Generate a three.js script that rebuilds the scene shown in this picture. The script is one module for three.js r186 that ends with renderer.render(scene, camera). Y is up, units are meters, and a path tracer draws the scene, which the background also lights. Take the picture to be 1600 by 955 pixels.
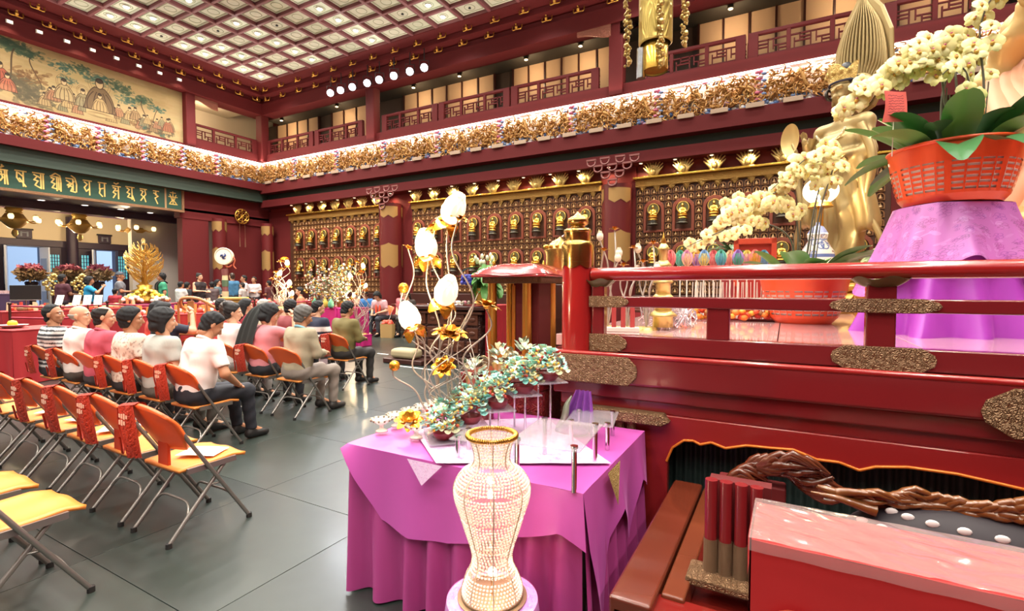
import * as THREE from 'three';
import { RectAreaLightUniformsLib } from 'three/addons/lights/RectAreaLightUniformsLib.js';
import { mergeGeometries, mergeVertices } from 'three/addons/utils/BufferGeometryUtils.js';
import { RoundedBoxGeometry } from 'three/addons/geometries/RoundedBoxGeometry.js';
import { ImprovedNoise } from 'three/addons/math/ImprovedNoise.js';

// ---------- camera, sky, exposure ----------
const renderer = new THREE.WebGLRenderer({ antialias: true });
renderer.toneMapping = THREE.LinearToneMapping;
renderer.toneMappingExposure = 0.53;
renderer.shadowMap.enabled = true;
RectAreaLightUniformsLib.init();
const scene = new THREE.Scene();
scene.background = new THREE.Color(4.2, 5.2, 7.0);            // daylight beyond the entrance doors
const camera = new THREE.PerspectiveCamera(63.4, 1600 / 955, 0.05, 200);
camera.position.set(0, 1.55, 0);
camera.rotation.order = 'YXZ';
camera.rotation.set(-2.2 * Math.PI / 180, 28.9 * Math.PI / 180, 0);
scene.add(camera);

// light levels (all in one place)
const LEVEL = {
  downlight: 38,      // each ceiling downlight, candela
  bulb: 6,            // what the eye sees of it
  cove: 70,
  uplight: 42,        // the same strips, upwards           // LED strip above the dragon frieze
  stage: 4,          // the eight spotlights
  altar: 27,          // spotlights that wash the altar platform
  lotus: 1.6,         // lotus lamp
};

// ---------- helpers ----------
function rngOf(seed) { let s = seed >>> 0; return () => { s = (s + 0x6d2b79f5) | 0; let t = Math.imul(s ^ (s >>> 15), 1 | s); t = (t + Math.imul(t ^ (t >>> 7), 61 | t)) ^ t; return ((t ^ (t >>> 14)) >>> 0) / 4294967296; }; }
const perlin = new ImprovedNoise();
const noise = (x, y, z) => perlin.noise(x, y, z);
const V = (x, y, z) => new THREE.Vector3(x, y, z);
const PI = Math.PI;
function mat(color, roughness = 0.6, metalness = 0, extra = {}) {
  const Kind = Object.keys(extra).some((k) => ['transmission', 'clearcoat', 'sheen', 'ior', 'thickness', 'specularIntensity'].includes(k)) ? THREE.MeshPhysicalMaterial : THREE.MeshStandardMaterial;
  return new Kind({ color, roughness, metalness, ...extra });
}
const glow = (color, intensity, base = 0xffffff) => new THREE.MeshStandardMaterial({ color: base, roughness: 0.5, emissive: color, emissiveIntensity: intensity });
const used = new Map();
function numbered(name) { const n = used.get(name) ?? 0; used.set(name, n + 1); return n ? `${name}_${String(n).padStart(3, '0')}` : name; }
function tag(o, label, category, group) { o.userData = { ...o.userData, label, category }; if (group) o.userData.group = group; return o; }
function thing(name, label, category, [x, y, z] = [0, 0, 0], turn = 0, group) {
  const o = new THREE.Group(); o.name = numbered(name); o.position.set(x, y, z); o.rotation.y = turn; scene.add(o);
  return tag(o, label, category, group);
}
function structure(name) { const o = new THREE.Group(); o.name = numbered(name); o.userData.kind = 'structure'; scene.add(o); return o; }
function part(parent, name, geometry, material, label) {
  const m = new THREE.Mesh(Array.isArray(geometry) ? merge(geometry) : geometry, material);
  m.name = name; m.castShadow = m.receiveShadow = true; if (label) m.userData.label = label;
  parent.add(m); return m;
}
function solo(name, geometry, material, label, category, pos = [0, 0, 0], group, turn = 0) {
  const m = part(scene, numbered(name), geometry, material); m.position.set(...pos); m.rotation.y = turn;
  return tag(m, label, category, group);
}
function wallPiece(name, geometry, material) { const m = part(scene, numbered(name), geometry, material); m.userData.kind = 'structure'; return m; }
function copy(o, [x, y, z], turn, label, group) {
  const c = o.clone(); c.name = numbered(o.name.replace(/_\d{3}$/, '')); c.position.set(x, y, z);
  if (turn !== undefined) c.rotation.y = turn;
  c.userData = { ...o.userData }; if (label) c.userData.label = label; if (group) c.userData.group = group;
  scene.add(c); return c;
}
function merge(list) {
  const colored = list.some((g) => g.attributes.color);
  return mergeGeometries(list.map((g0) => {
    const g = g0.index ? g0.toNonIndexed() : g0.clone();
    for (const k of Object.keys(g.attributes)) if (!['position', 'normal', 'uv', 'color'].includes(k)) g.deleteAttribute(k);
    if (!g.attributes.normal) g.computeVertexNormals();
    const n = g.attributes.position.count;
    if (!g.attributes.uv) g.setAttribute('uv', new THREE.BufferAttribute(new Float32Array(n * 2), 2));
    if (colored && !g.attributes.color) g.setAttribute('color', new THREE.BufferAttribute(new Float32Array(n * 3).fill(1), 3));
    if (g.attributes.color && g.attributes.color.itemSize !== 3) g.deleteAttribute('color');
    return g;
  }));
}
function tint(g, color) {
  const c = new THREE.Color(color), n = g.attributes.position.count, a = new Float32Array(n * 3);
  for (let i = 0; i < n; i++) a.set([c.r, c.g, c.b], i * 3);
  g.setAttribute('color', new THREE.BufferAttribute(a, 3)); return g;
}
// box by its centre, or by two corners; uv in metres
function box(w, h, d, x = 0, y = 0, z = 0) { const g = new THREE.BoxGeometry(w, h, d); g.translate(x, y, z); return metreUv(g); }
function span(x0, x1, y0, y1, z0, z1) { return box(x1 - x0, y1 - y0, z1 - z0, (x0 + x1) / 2, (y0 + y1) / 2, (z0 + z1) / 2); }
function metreUv(g) {
  const p = g.attributes.position, n = g.attributes.normal, u = g.attributes.uv;
  for (let i = 0; i < p.count; i++) {
    const ax = Math.abs(n.getX(i)), ay = Math.abs(n.getY(i)), az = Math.abs(n.getZ(i));
    if (ay >= ax && ay >= az) u.setXY(i, p.getX(i), p.getZ(i)); else if (ax >= az) u.setXY(i, p.getZ(i), p.getY(i)); else u.setXY(i, p.getX(i), p.getY(i));
  }
  return g;
}
function rbox(w, h, d, r = 0.01, x = 0, y = 0, z = 0) { const g = new RoundedBoxGeometry(w, h, d, 1, Math.min(r, w / 2.01, h / 2.01, d / 2.01)); g.translate(x, y, z); return metreUv(g); }
function rspan(x0, x1, y0, y1, z0, z1, r = 0.01) { return rbox(x1 - x0, y1 - y0, z1 - z0, r, (x0 + x1) / 2, (y0 + y1) / 2, (z0 + z1) / 2); }
function cyl(r0, r1, h, seg = 20, x = 0, y = 0, z = 0) { const g = new THREE.CylinderGeometry(r0, r1, h, seg); g.translate(x, y, z); return g; }
function ball(r, x = 0, y = 0, z = 0, seg = 12, sx = 1, sy = 1, sz = 1) { const g = new THREE.SphereGeometry(r, seg, Math.max(6, Math.round(seg * 0.7))); g.scale(sx, sy, sz); g.translate(x, y, z); return g; }
function lathe(profile, seg = 28) { return new THREE.LatheGeometry(profile.map(([r, y]) => new THREE.Vector2(r, y)), seg); }
function curve(points) { return new THREE.CatmullRomCurve3(points.map((p) => (p.isVector3 ? p : V(...p)))); }
function tube(points, r, steps = 12, radial = 6) { return new THREE.TubeGeometry(curve(points), steps, r, radial, false); }
function bar(a, b, r, radial = 8) {
  const A = V(...a), B = V(...b), d = B.clone().sub(A), g = new THREE.CylinderGeometry(r, r, d.length(), radial);
  g.applyQuaternion(new THREE.Quaternion().setFromUnitVectors(V(0, 1, 0), d.normalize())); g.translate((A.x + B.x) / 2, (A.y + B.y) / 2, (A.z + B.z) / 2); return g;
}
// a tube whose radius follows radiusAt(t), closed at both ends
function taper(points, radiusAt, steps = 16, radial = 7) {
  const c = curve(points), f = c.computeFrenetFrames(steps), pos = [], idx = [];
  for (let i = 0; i <= steps; i++) {
    const p = c.getPointAt(i / steps), r = radiusAt(i / steps);
    for (let k = 0; k < radial; k++) { const a = k / radial * 2 * PI, n = f.normals[i], b = f.binormals[i]; pos.push(p.x + r * (n.x * Math.cos(a) + b.x * Math.sin(a)), p.y + r * (n.y * Math.cos(a) + b.y * Math.sin(a)), p.z + r * (n.z * Math.cos(a) + b.z * Math.sin(a))); }
  }
  for (let i = 0; i < steps; i++) for (let k = 0; k < radial; k++) { const a = i * radial + k, b = i * radial + (k + 1) % radial, c2 = a + radial, d = b + radial; idx.push(a, b, c2, b, d, c2); }
  const g = new THREE.BufferGeometry(); g.setAttribute('position', new THREE.Float32BufferAttribute(pos, 3)); g.setIndex(idx); g.computeVertexNormals(); return g;
}
// a surface given by f(u, v), u and v in 0..1
function sheet(f, nu, nv, closedU = false) {
  const pos = [], uv = [], idx = [];
  for (let j = 0; j <= nv; j++) for (let i = 0; i <= nu; i++) { pos.push(...f(i / nu, j / nv)); uv.push(i / nu, j / nv); }
  for (let j = 0; j < nv; j++) for (let i = 0; i < nu; i++) { const a = j * (nu + 1) + i, b = a + 1, c = a + nu + 1, d = c + 1; idx.push(a, b, c, b, d, c); }
  const g = new THREE.BufferGeometry(); g.setAttribute('position', new THREE.Float32BufferAttribute(pos, 3)); g.setAttribute('uv', new THREE.Float32BufferAttribute(uv, 2)); g.setIndex(idx); g.computeVertexNormals(); return g;
}
// outline in x, y pulled to a thickness in z, with a small bevel
function slab(points, depth, bevel = 0.004, holes = []) {
  const s = new THREE.Shape(points.map(([x, y]) => new THREE.Vector2(x, y)));
  for (const h of holes) s.holes.push(new THREE.Path(h.map(([x, y]) => new THREE.Vector2(x, y))));
  const g = new THREE.ExtrudeGeometry(s, { depth: Math.max(depth - 2 * bevel, 0.0005), bevelEnabled: bevel > 0, bevelThickness: bevel, bevelSize: bevel, bevelSegments: 1, curveSegments: 8 });
  g.translate(0, 0, bevel - depth / 2); return g;
}
const ORD = ['first', 'second', 'third', 'fourth', 'fifth', 'sixth', 'seventh', 'eighth', 'ninth', 'tenth', 'eleventh', 'twelfth', 'thirteenth', 'fourteenth', 'fifteenth', 'sixteenth', 'seventeenth', 'eighteenth', 'nineteenth', 'twentieth', 'twenty-first', 'twenty-second', 'twenty-third', 'twenty-fourth', 'twenty-fifth', 'twenty-sixth', 'twenty-seventh', 'twenty-eighth', 'twenty-ninth', 'thirtieth'];

// surfaces from a distance field: naive surface nets on a sparse grid
function surfaceNets(field, lo, hi, cell) {
  const n = [0, 1, 2].map((k) => Math.ceil((hi[k] - lo[k]) / cell / 4) * 4 + 1), S = n[0] * n[1], val = new Float32Array(S * n[2]).fill(9);
  const reach = cell * 4 * 0.87 + cell * 2.2;
  for (let bz = 0; bz < n[2] - 1; bz += 4) for (let by = 0; by < n[1] - 1; by += 4) for (let bx = 0; bx < n[0] - 1; bx += 4) {
    const d = field(lo[0] + (bx + 2) * cell, lo[1] + (by + 2) * cell, lo[2] + (bz + 2) * cell);
    const near = Math.abs(d) < reach;
    for (let z = bz; z <= bz + 4; z++) for (let y = by; y <= by + 4; y++) for (let x = bx; x <= bx + 4; x++) {
      const i = x + y * n[0] + z * S; if (val[i] !== 9 && val[i] !== -8) continue;
      if (near) val[i] = field(lo[0] + x * cell, lo[1] + y * cell, lo[2] + z * cell); else if (d < 0 && val[i] === 9) val[i] = -8;
    }
  }
  const at = new Int32Array(S * n[2]).fill(-1), pos = [], idx = [];
  const corner = [0, 1, n[0], n[0] + 1, S, S + 1, S + n[0], S + n[0] + 1];
  const EDGES = [[0, 1], [2, 3], [4, 5], [6, 7], [0, 2], [1, 3], [4, 6], [5, 7], [0, 4], [1, 5], [2, 6], [3, 7]];
  for (let z = 0; z < n[2] - 1; z++) for (let y = 0; y < n[1] - 1; y++) for (let x = 0; x < n[0] - 1; x++) {
    const i = x + y * n[0] + z * S; let m = 0;
    for (let k = 0; k < 8; k++) if (val[i + corner[k]] < 0) m |= 1 << k;
    if (m === 0 || m === 255) continue;
    let cx = 0, cy = 0, cz = 0, c = 0;
    for (const [a, b] of EDGES) {
      if (((m >> a) & 1) === ((m >> b) & 1)) continue;
      const va = val[i + corner[a]], vb = val[i + corner[b]], t = va / (va - vb);
      cx += (a & 1) + t * ((b & 1) - (a & 1)); cy += ((a >> 1) & 1) + t * (((b >> 1) & 1) - ((a >> 1) & 1)); cz += (a >> 2) + t * ((b >> 2) - (a >> 2)); c++;
    }
    at[i] = pos.length / 3; pos.push(lo[0] + (x + cx / c) * cell, lo[1] + (y + cy / c) * cell, lo[2] + (z + cz / c) * cell);
  }
  const quad = (a, b, c, d, flip) => { if (a < 0 || b < 0 || c < 0 || d < 0) return; if (flip) idx.push(a, c, b, b, c, d); else idx.push(a, b, c, b, d, c); };
  for (let z = 1; z < n[2] - 1; z++) for (let y = 1; y < n[1] - 1; y++) for (let x = 1; x < n[0] - 1; x++) {
    const i = x + y * n[0] + z * S, s = val[i] < 0;
    if (s !== (val[i + 1] < 0)) quad(at[i - n[0] - S], at[i - S], at[i - n[0]], at[i], !s);
    if (s !== (val[i + n[0]] < 0)) quad(at[i - 1 - S], at[i - S], at[i - 1], at[i], s);
    if (s !== (val[i + S] < 0)) quad(at[i - 1 - n[0]], at[i - n[0]], at[i - 1], at[i], !s);
  }
  const g = new THREE.BufferGeometry(); g.setAttribute('position', new THREE.Float32BufferAttribute(pos, 3)); g.setIndex(idx); g.computeVertexNormals(); return g;
}
const smin = (a, b, k) => { const h = Math.max(k - Math.abs(a - b), 0) / k; return Math.min(a, b) - h * h * k * 0.25; };
function capsule(a, b, ra, rb) {
  const [ax, ay, az] = a, dx = b[0] - ax, dy = b[1] - ay, dz = b[2] - az, L = dx * dx + dy * dy + dz * dz || 1e-9;
  return (x, y, z) => { const px = x - ax, py = y - ay, pz = z - az; let t = (px * dx + py * dy + pz * dz) / L; t = t < 0 ? 0 : t > 1 ? 1 : t; const ex = px - dx * t, ey = py - dy * t, ez = pz - dz * t; return Math.sqrt(ex * ex + ey * ey + ez * ez) - ra - (rb - ra) * t; };
}
function ellipsoid(c, r) { const m = Math.min(...r); return (x, y, z) => { const X = (x - c[0]) / r[0], Y = (y - c[1]) / r[1], Z = (z - c[2]) / r[2], k = Math.sqrt(X * X + Y * Y + Z * Z); return k < 0.3 ? -0.7 * m : (k - 1) * k / Math.sqrt((X / r[0]) ** 2 + (Y / r[1]) ** 2 + (Z / r[2]) ** 2); }; }
const union = (fields, k = 0.03) => (x, y, z) => { let d = fields[0](x, y, z); for (let i = 1; i < fields.length; i++) d = smin(d, fields[i](x, y, z), k); return d; };

// ---------- textures (colour, grain, print) ----------
function canvasTexture(w, h, draw, srgb = true) {
  const c = document.createElement('canvas'); c.width = w; c.height = h; draw(c.getContext('2d'), w, h);
  const t = new THREE.CanvasTexture(c); t.wrapS = t.wrapT = THREE.RepeatWrapping; t.magFilter = THREE.LinearFilter; if (srgb) t.colorSpace = THREE.SRGBColorSpace; return t;
}
function dataTexture(size, f, srgb = false) {
  const d = new Uint8Array(size * size * 4);
  for (let y = 0; y < size; y++) for (let x = 0; x < size; x++) { const v = f(x / size, y / size), i = (y * size + x) * 4; const c = Array.isArray(v) ? v : [v, v, v]; for (let k = 0; k < 3; k++) d[i + k] = Math.max(0, Math.min(255, c[k] * 255)); d[i + 3] = 255; }
  const t = new THREE.DataTexture(d, size, size); t.wrapS = t.wrapT = THREE.RepeatWrapping; t.magFilter = THREE.LinearFilter; t.minFilter = THREE.LinearFilter; if (srgb) t.colorSpace = THREE.SRGBColorSpace; t.needsUpdate = true; return t;
}
const tileable = (x, y, f, z = 0) => { // noise that repeats over the unit square
  const a = noise(x * f, y * f, z), b = noise((x - 1) * f, y * f, z), c = noise(x * f, (y - 1) * f, z), d = noise((x - 1) * f, (y - 1) * f, z);
  return a * (1 - x) * (1 - y) + b * x * (1 - y) + c * (1 - x) * y + d * x * y;
};
const repeatOf = (t, u, v) => { const c = t.clone(); c.repeat.set(u, v); c.needsUpdate = true; return c; };
const scrollRelief = dataTexture(256, (x, y) => { // chased scrollwork on gilt metal
  const s = Math.sin(x * 2 * PI * 3 + 5 * tileable(x, y, 5, 3)) * Math.cos(y * 2 * PI * 3 + 5 * tileable(x, y, 5, 9));
  return 0.5 + 0.3 * Math.sin(s * 6) + 0.25 * tileable(x, y, 20, 7);
});
const clothRelief = dataTexture(256, (x, y) => 0.5 + 0.45 * tileable(x, y, 4, 1) + 0.25 * tileable(x, y, 10, 5));
const mottle = dataTexture(256, (x, y) => 0.82 + 0.22 * tileable(x, y, 5, 11) + 0.12 * tileable(x, y, 17, 13));

// ---------- materials ----------
const M = {
  redWall: mat(0x682425, 0.65, 0, { specularIntensity: 0.4 }), redLacquer: mat(0x741c20, 0.22, 0, { clearcoat: 0.6, clearcoatRoughness: 0.12 }), redDeep: mat(0x5a1c1d, 0.6, 0, { specularIntensity: 0.4 }), redBeam: mat(0x5c1d1e, 0.65, 0, { specularIntensity: 0.35 }),
  redBright: mat(0x9d1f1e, 0.2, 0, { clearcoat: 0.7, clearcoatRoughness: 0.1 }), soffit: mat(0x33302a, 0.7), darkGreen: mat(0x2c3a30, 0.6), black: mat(0x141313, 0.5),
  gold: mat(0xd3a04a, 0.32, 0.9), goldPale: mat(0xdcc078, 0.35, 0.75), goldBright: mat(0xe8bb55, 0.22, 0.95), giltRelief: mat(0x8a6a4c, 0.48, 0.5, { bumpMap: repeatOf(scrollRelief, 9, 9), bumpScale: 0.012 }),
  brass: mat(0xc9a35a, 0.22, 1), white: mat(0xe9e4d8, 0.7), cream: mat(0xd8c7a6, 0.8), tan: mat(0xb08a5e, 0.7), purple: mat(0xa63a94, 0.42, 0, { sheen: 0.6, sheenColor: new THREE.Color(0xff9af0), sheenRoughness: 0.4 }),
  darkWood: mat(0x3b1c16, 0.4), wood: mat(0x5c2617, 0.26, 0, { clearcoat: 0.5, clearcoatRoughness: 0.15 }), steel: mat(0x8d8781, 0.35, 0.7), chrome: mat(0xd8d8da, 0.15, 1), orange: mat(0xe0602a, 0.38), orangeDeep: mat(0xc23d18, 0.5),
  rubber: mat(0x1d1a19, 0.7), skin: mat(0xffffff, 0.6, 0, { vertexColors: true }),
};

// ======================= THE SETTING =======================
// floor: polished slate tiles on a bed
{
  const floor = structure('floor');
  part(floor, 'floor_bed', span(-31, 10, -0.3, -0.008, -14.9, 12), mat(0x262b28, 0.3));
  const polish = [0x2b332f, 0x303834, 0x272f2b, 0x353d38].map((c) => mat(c, 0.36, 0, { map: repeatOf(mottle, 0.6, 0.6), clearcoat: 0.16, clearcoatRoughness: 0.16 }));
  const r = rngOf(5), W = 1.1, D = 1.1, tile = rbox(W - 0.004, 0.02, D - 0.004, 0.0015, 0, -0.01, 0);
  const rest = [[], [], [], []];
  for (let i = 0; i < 37; i++) for (let j = 0; j < 24; j++) {
    const x = -30.4 + i * W, z = 11.4 - j * D, k = Math.floor(r() * 4);
    const seen = x > -15.5 && x < 0.2 && z > -13.5 && z < -0.2;
    if (seen) { const t = part(floor, 'floor_tile', tile, polish[k]); t.position.set(x, 0, z); } else { const g = tile.clone(); g.translate(x, 0, z); rest[k].push(g); }
  }
  rest.forEach((l, k) => { const m = part(floor, 'far_tiles', l, polish[k]); m.userData.kind = 'stuff'; });
}

// ceiling of coffers: red lattice beams, pale panels with a raised bead and a medallion
const CX = (i) => -18.5 + i, CZ = (j) => -12.75 + 0.72 * j;
{
  const ceiling = structure('ceiling');
  const beam = mat(0x7d464a, 0.5), panelM = [0xd3d8c4, 0xccd2bc, 0xd9ddca].map((c) => mat(c, 0.75)), beadM = mat(0x8f9a82, 0.7), hole = mat(0x2b2c28, 0.7);
  part(ceiling, 'roof_slab', span(-31, 10, 10.05, 10.3, -17, 12), M.redDeep);
  for (let i = 0; i <= 28; i++) part(ceiling, 'lattice_beam', rspan(-19 + i - 0.055, -19 + i + 0.055, 9.87, 10.05, -13.11, 11.4, 0.02), beam);
  for (let j = 0; j <= 34; j++) part(ceiling, 'lattice_beam', rspan(-19, 9, 9.88, 10.05, -13.11 + 0.72 * j - 0.045, -13.11 + 0.72 * j + 0.045, 0.02), beam);
  const ring = new THREE.TorusGeometry(0.16, 0.01, 4, 20); ring.rotateX(PI / 2); ring.translate(0, 9.968, 0);
  const panel = [box(0.85, 0.04, 0.6, 0, 9.99, 0)];
  for (const s of [-1, 1]) panel.push(box(0.7, 0.014, 0.014, 0, 9.965, s * 0.22), box(0.014, 0.014, 0.45, s * 0.34, 9.965, 0));
  const plain = merge(panel.map((g, k) => tint(g, k ? 0xc4cab6 : 0xffffff)).concat([tint(ring, 0xc4cab6)]));
  for (const m of panelM) m.vertexColors = true;
  const r = rngOf(9), rest = [[], [], []];
  for (let i = 0; i < 28; i++) for (let j = 0; j < 34; j++) {
    const k = Math.floor(r() * 3);
    if (i < 15 && j < 14) { const c = part(ceiling, 'coffer_panel', plain, panelM[k]); c.position.set(CX(i), 0, CZ(j)); if ((i + 2 * j) % 7 === 3) { const d = part(c, 'sprinkler', cyl(0.03, 0.045, 0.03, 10, 0, 9.955, 0), hole); } }
    else { const g = plain.clone(); g.translate(CX(i), 0, CZ(j)); rest[k].push(g); }
  }
  rest.forEach((l, k) => { part(ceiling, 'far_panels', l, panelM[k]).userData.kind = 'stuff'; });
}
// recessed downlights in the coffers: a white trim, a glowing lens, a spotlight
{
  const trimM = mat(0xe8e6dc, 0.5), lensM = glow(0xfff6e2, LEVEL.bulb);
  const lens = ball(0.075, 0, 9.945, 0, 12, 1, 0.6, 1), trim = new THREE.TorusGeometry(0.09, 0.018, 6, 18); trim.rotateX(PI / 2); trim.translate(0, 9.955, 0);
  let first = null; const inColumn = {};
  for (let i = 0; i < 26; i++) for (let j = 0; j < 32; j++) {
    const near = i < 15 && j < 14;
    if (!(i % 3 === 0 || (i === 1 && j > 0 && near)) || j % 3 === 2 && j > 2 || (near && i > 2 && j === 5)) continue;
    if (!near && (j % 3 !== 0 || i % 3)) continue;
    const n = inColumn[i] = (inColumn[i] ?? -1) + 1;
    const label = `round white downlight, ${ORD[n]} from the hall side wall in coffer column ${ORD[i]} from the mural`;
    let t;
    if (!first) { t = first = thing('ceiling_downlight', label, 'downlight', [CX(i), 0, CZ(j)], 0, 'downlights in the coffered ceiling'); part(t, 'trim_ring', trim, trimM); part(t, 'lens', lens, lensM); }
    else t = copy(first, [CX(i), 0, CZ(j)], 0, label);
    const s = new THREE.SpotLight(0xfffaf0, LEVEL.downlight * (near ? 1 : 1.6), 0, 1.15, 0.6, 2); s.name = 'downlight_beam'; s.castShadow = true; s.shadow.radius = 4;
    s.position.set(CX(i), 9.84, CZ(j)); s.target.position.set(CX(i), 0, CZ(j)); scene.add(s, s.target);
    const spill = new THREE.PointLight(0xfbfff2, near ? 0.5 : 3, 0, 2); spill.name = 'downlight_spill'; spill.castShadow = true; spill.position.set(CX(i), 9.6, CZ(j)); scene.add(spill); // the lens stands proud and lights the panels round it
  }
}

// ---- right-hand wall (plane z = -14.2) and the wall with the mural (plane x = -20.57) ----
const WX = -20.57, WZ = -14.2;
wallPiece('wall_right', [span(-31, 10, 0, 5.1, -14.9, -14.62), span(-31, 10, 7.0, 10.05, -17, -16.7)], M.redDeep);
wallPiece('wall_far_right', span(9.7, 10, 0, 10.05, -16.8, 12), M.redWall);
wallPiece('wall_behind_camera', span(-31, 10, 0, 10.05, 11.7, 12), M.redWall);

// cornice: three stepped red mouldings round the ceiling
for (const [side, f] of [['right', (a, b, y0, y1, d) => span(-20.6, 9.8, y0, y1, WZ - 0.3, WZ + d)], ['left', (a, b, y0, y1, d) => span(WX - 0.3, WX + d * 1.43, y0, y1, -14.4, 11.8)]]) {
  const c = structure(`trim_cornice_${side}`);
  part(c, 'lower_moulding', f(0, 0, 9.02, 9.5, 0.3), M.redBeam);
  part(c, 'lower_recess', f(0, 0, 9.5, 9.68, 0.22), M.redDeep);
  part(c, 'middle_moulding', f(0, 0, 9.68, 9.76, 0.62), M.redBeam);
  part(c, 'upper_recess', f(0, 0, 9.76, 9.86, 0.6), M.redDeep);
  part(c, 'upper_moulding', f(0, 0, 9.86, 10.05, 1.12), M.redBeam);
  // gilt bracket arms in the two recesses
  const hook = merge([tube([[-0.16, 0.08, 0], [-0.15, -0.05, 0.03], [0, -0.06, 0.06], [0.15, -0.05, 0.03], [0.16, 0.08, 0]], 0.02, 12, 5), ball(0.05, 0, 0, 0.08, 8, 1, 1.3, 1), ball(0.03, 0, 0.08, 0.1, 6)]);
  const n = side === 'right' ? 26 : 24;
  for (let k = 0; k < n; k++) for (const [d, y, off] of [[0.34, 9.6, 0], [0.74, 9.79, 0.45]]) {
    const h = part(c, 'gilt_bracket', hook, M.gold);
    if (side === 'right') h.position.set(-19.7 + k * 1.02 + off, y, WZ + d); else { h.rotation.y = PI / 2; h.position.set(WX + d * 1.43, y, -13.6 + k * 0.76 + off); }
  }
}
// small square downlights along the lower moulding above the mural
{
  let first = null;
  for (let k = 0; k < 9; k++) {
    const pos = [WX + 0.46, 9.33, -5.2 - k * 0.665], label = `small square downlight on the red cornice, ${ORD[k]} above the mural from the frame edge`;
    if (!first) { first = thing('mural_downlight', label, 'downlight', pos, 0, 'square downlights above the mural'); part(first, 'housing', rbox(0.06, 0.1, 0.16, 0.01), mat(0xcfc9bd, 0.5)); part(first, 'lens', box(0.02, 0.07, 0.12, 0.035, -0.01, 0), glow(0xfff4e0, 3)); }
    else copy(first, pos, 0, label);
  }
  for (const z of [-5.8, -7.5, -9.2, -10.5]) { const s = new THREE.SpotLight(0xffe9c4, 9, 0, 1.0, 0.7, 2); s.name = 'mural_beam'; s.castShadow = true; s.intensity = 3; s.position.set(WX + 0.75, 9.25, z); s.target.position.set(WX, 7.6, z); scene.add(s, s.target); }
}

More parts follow.
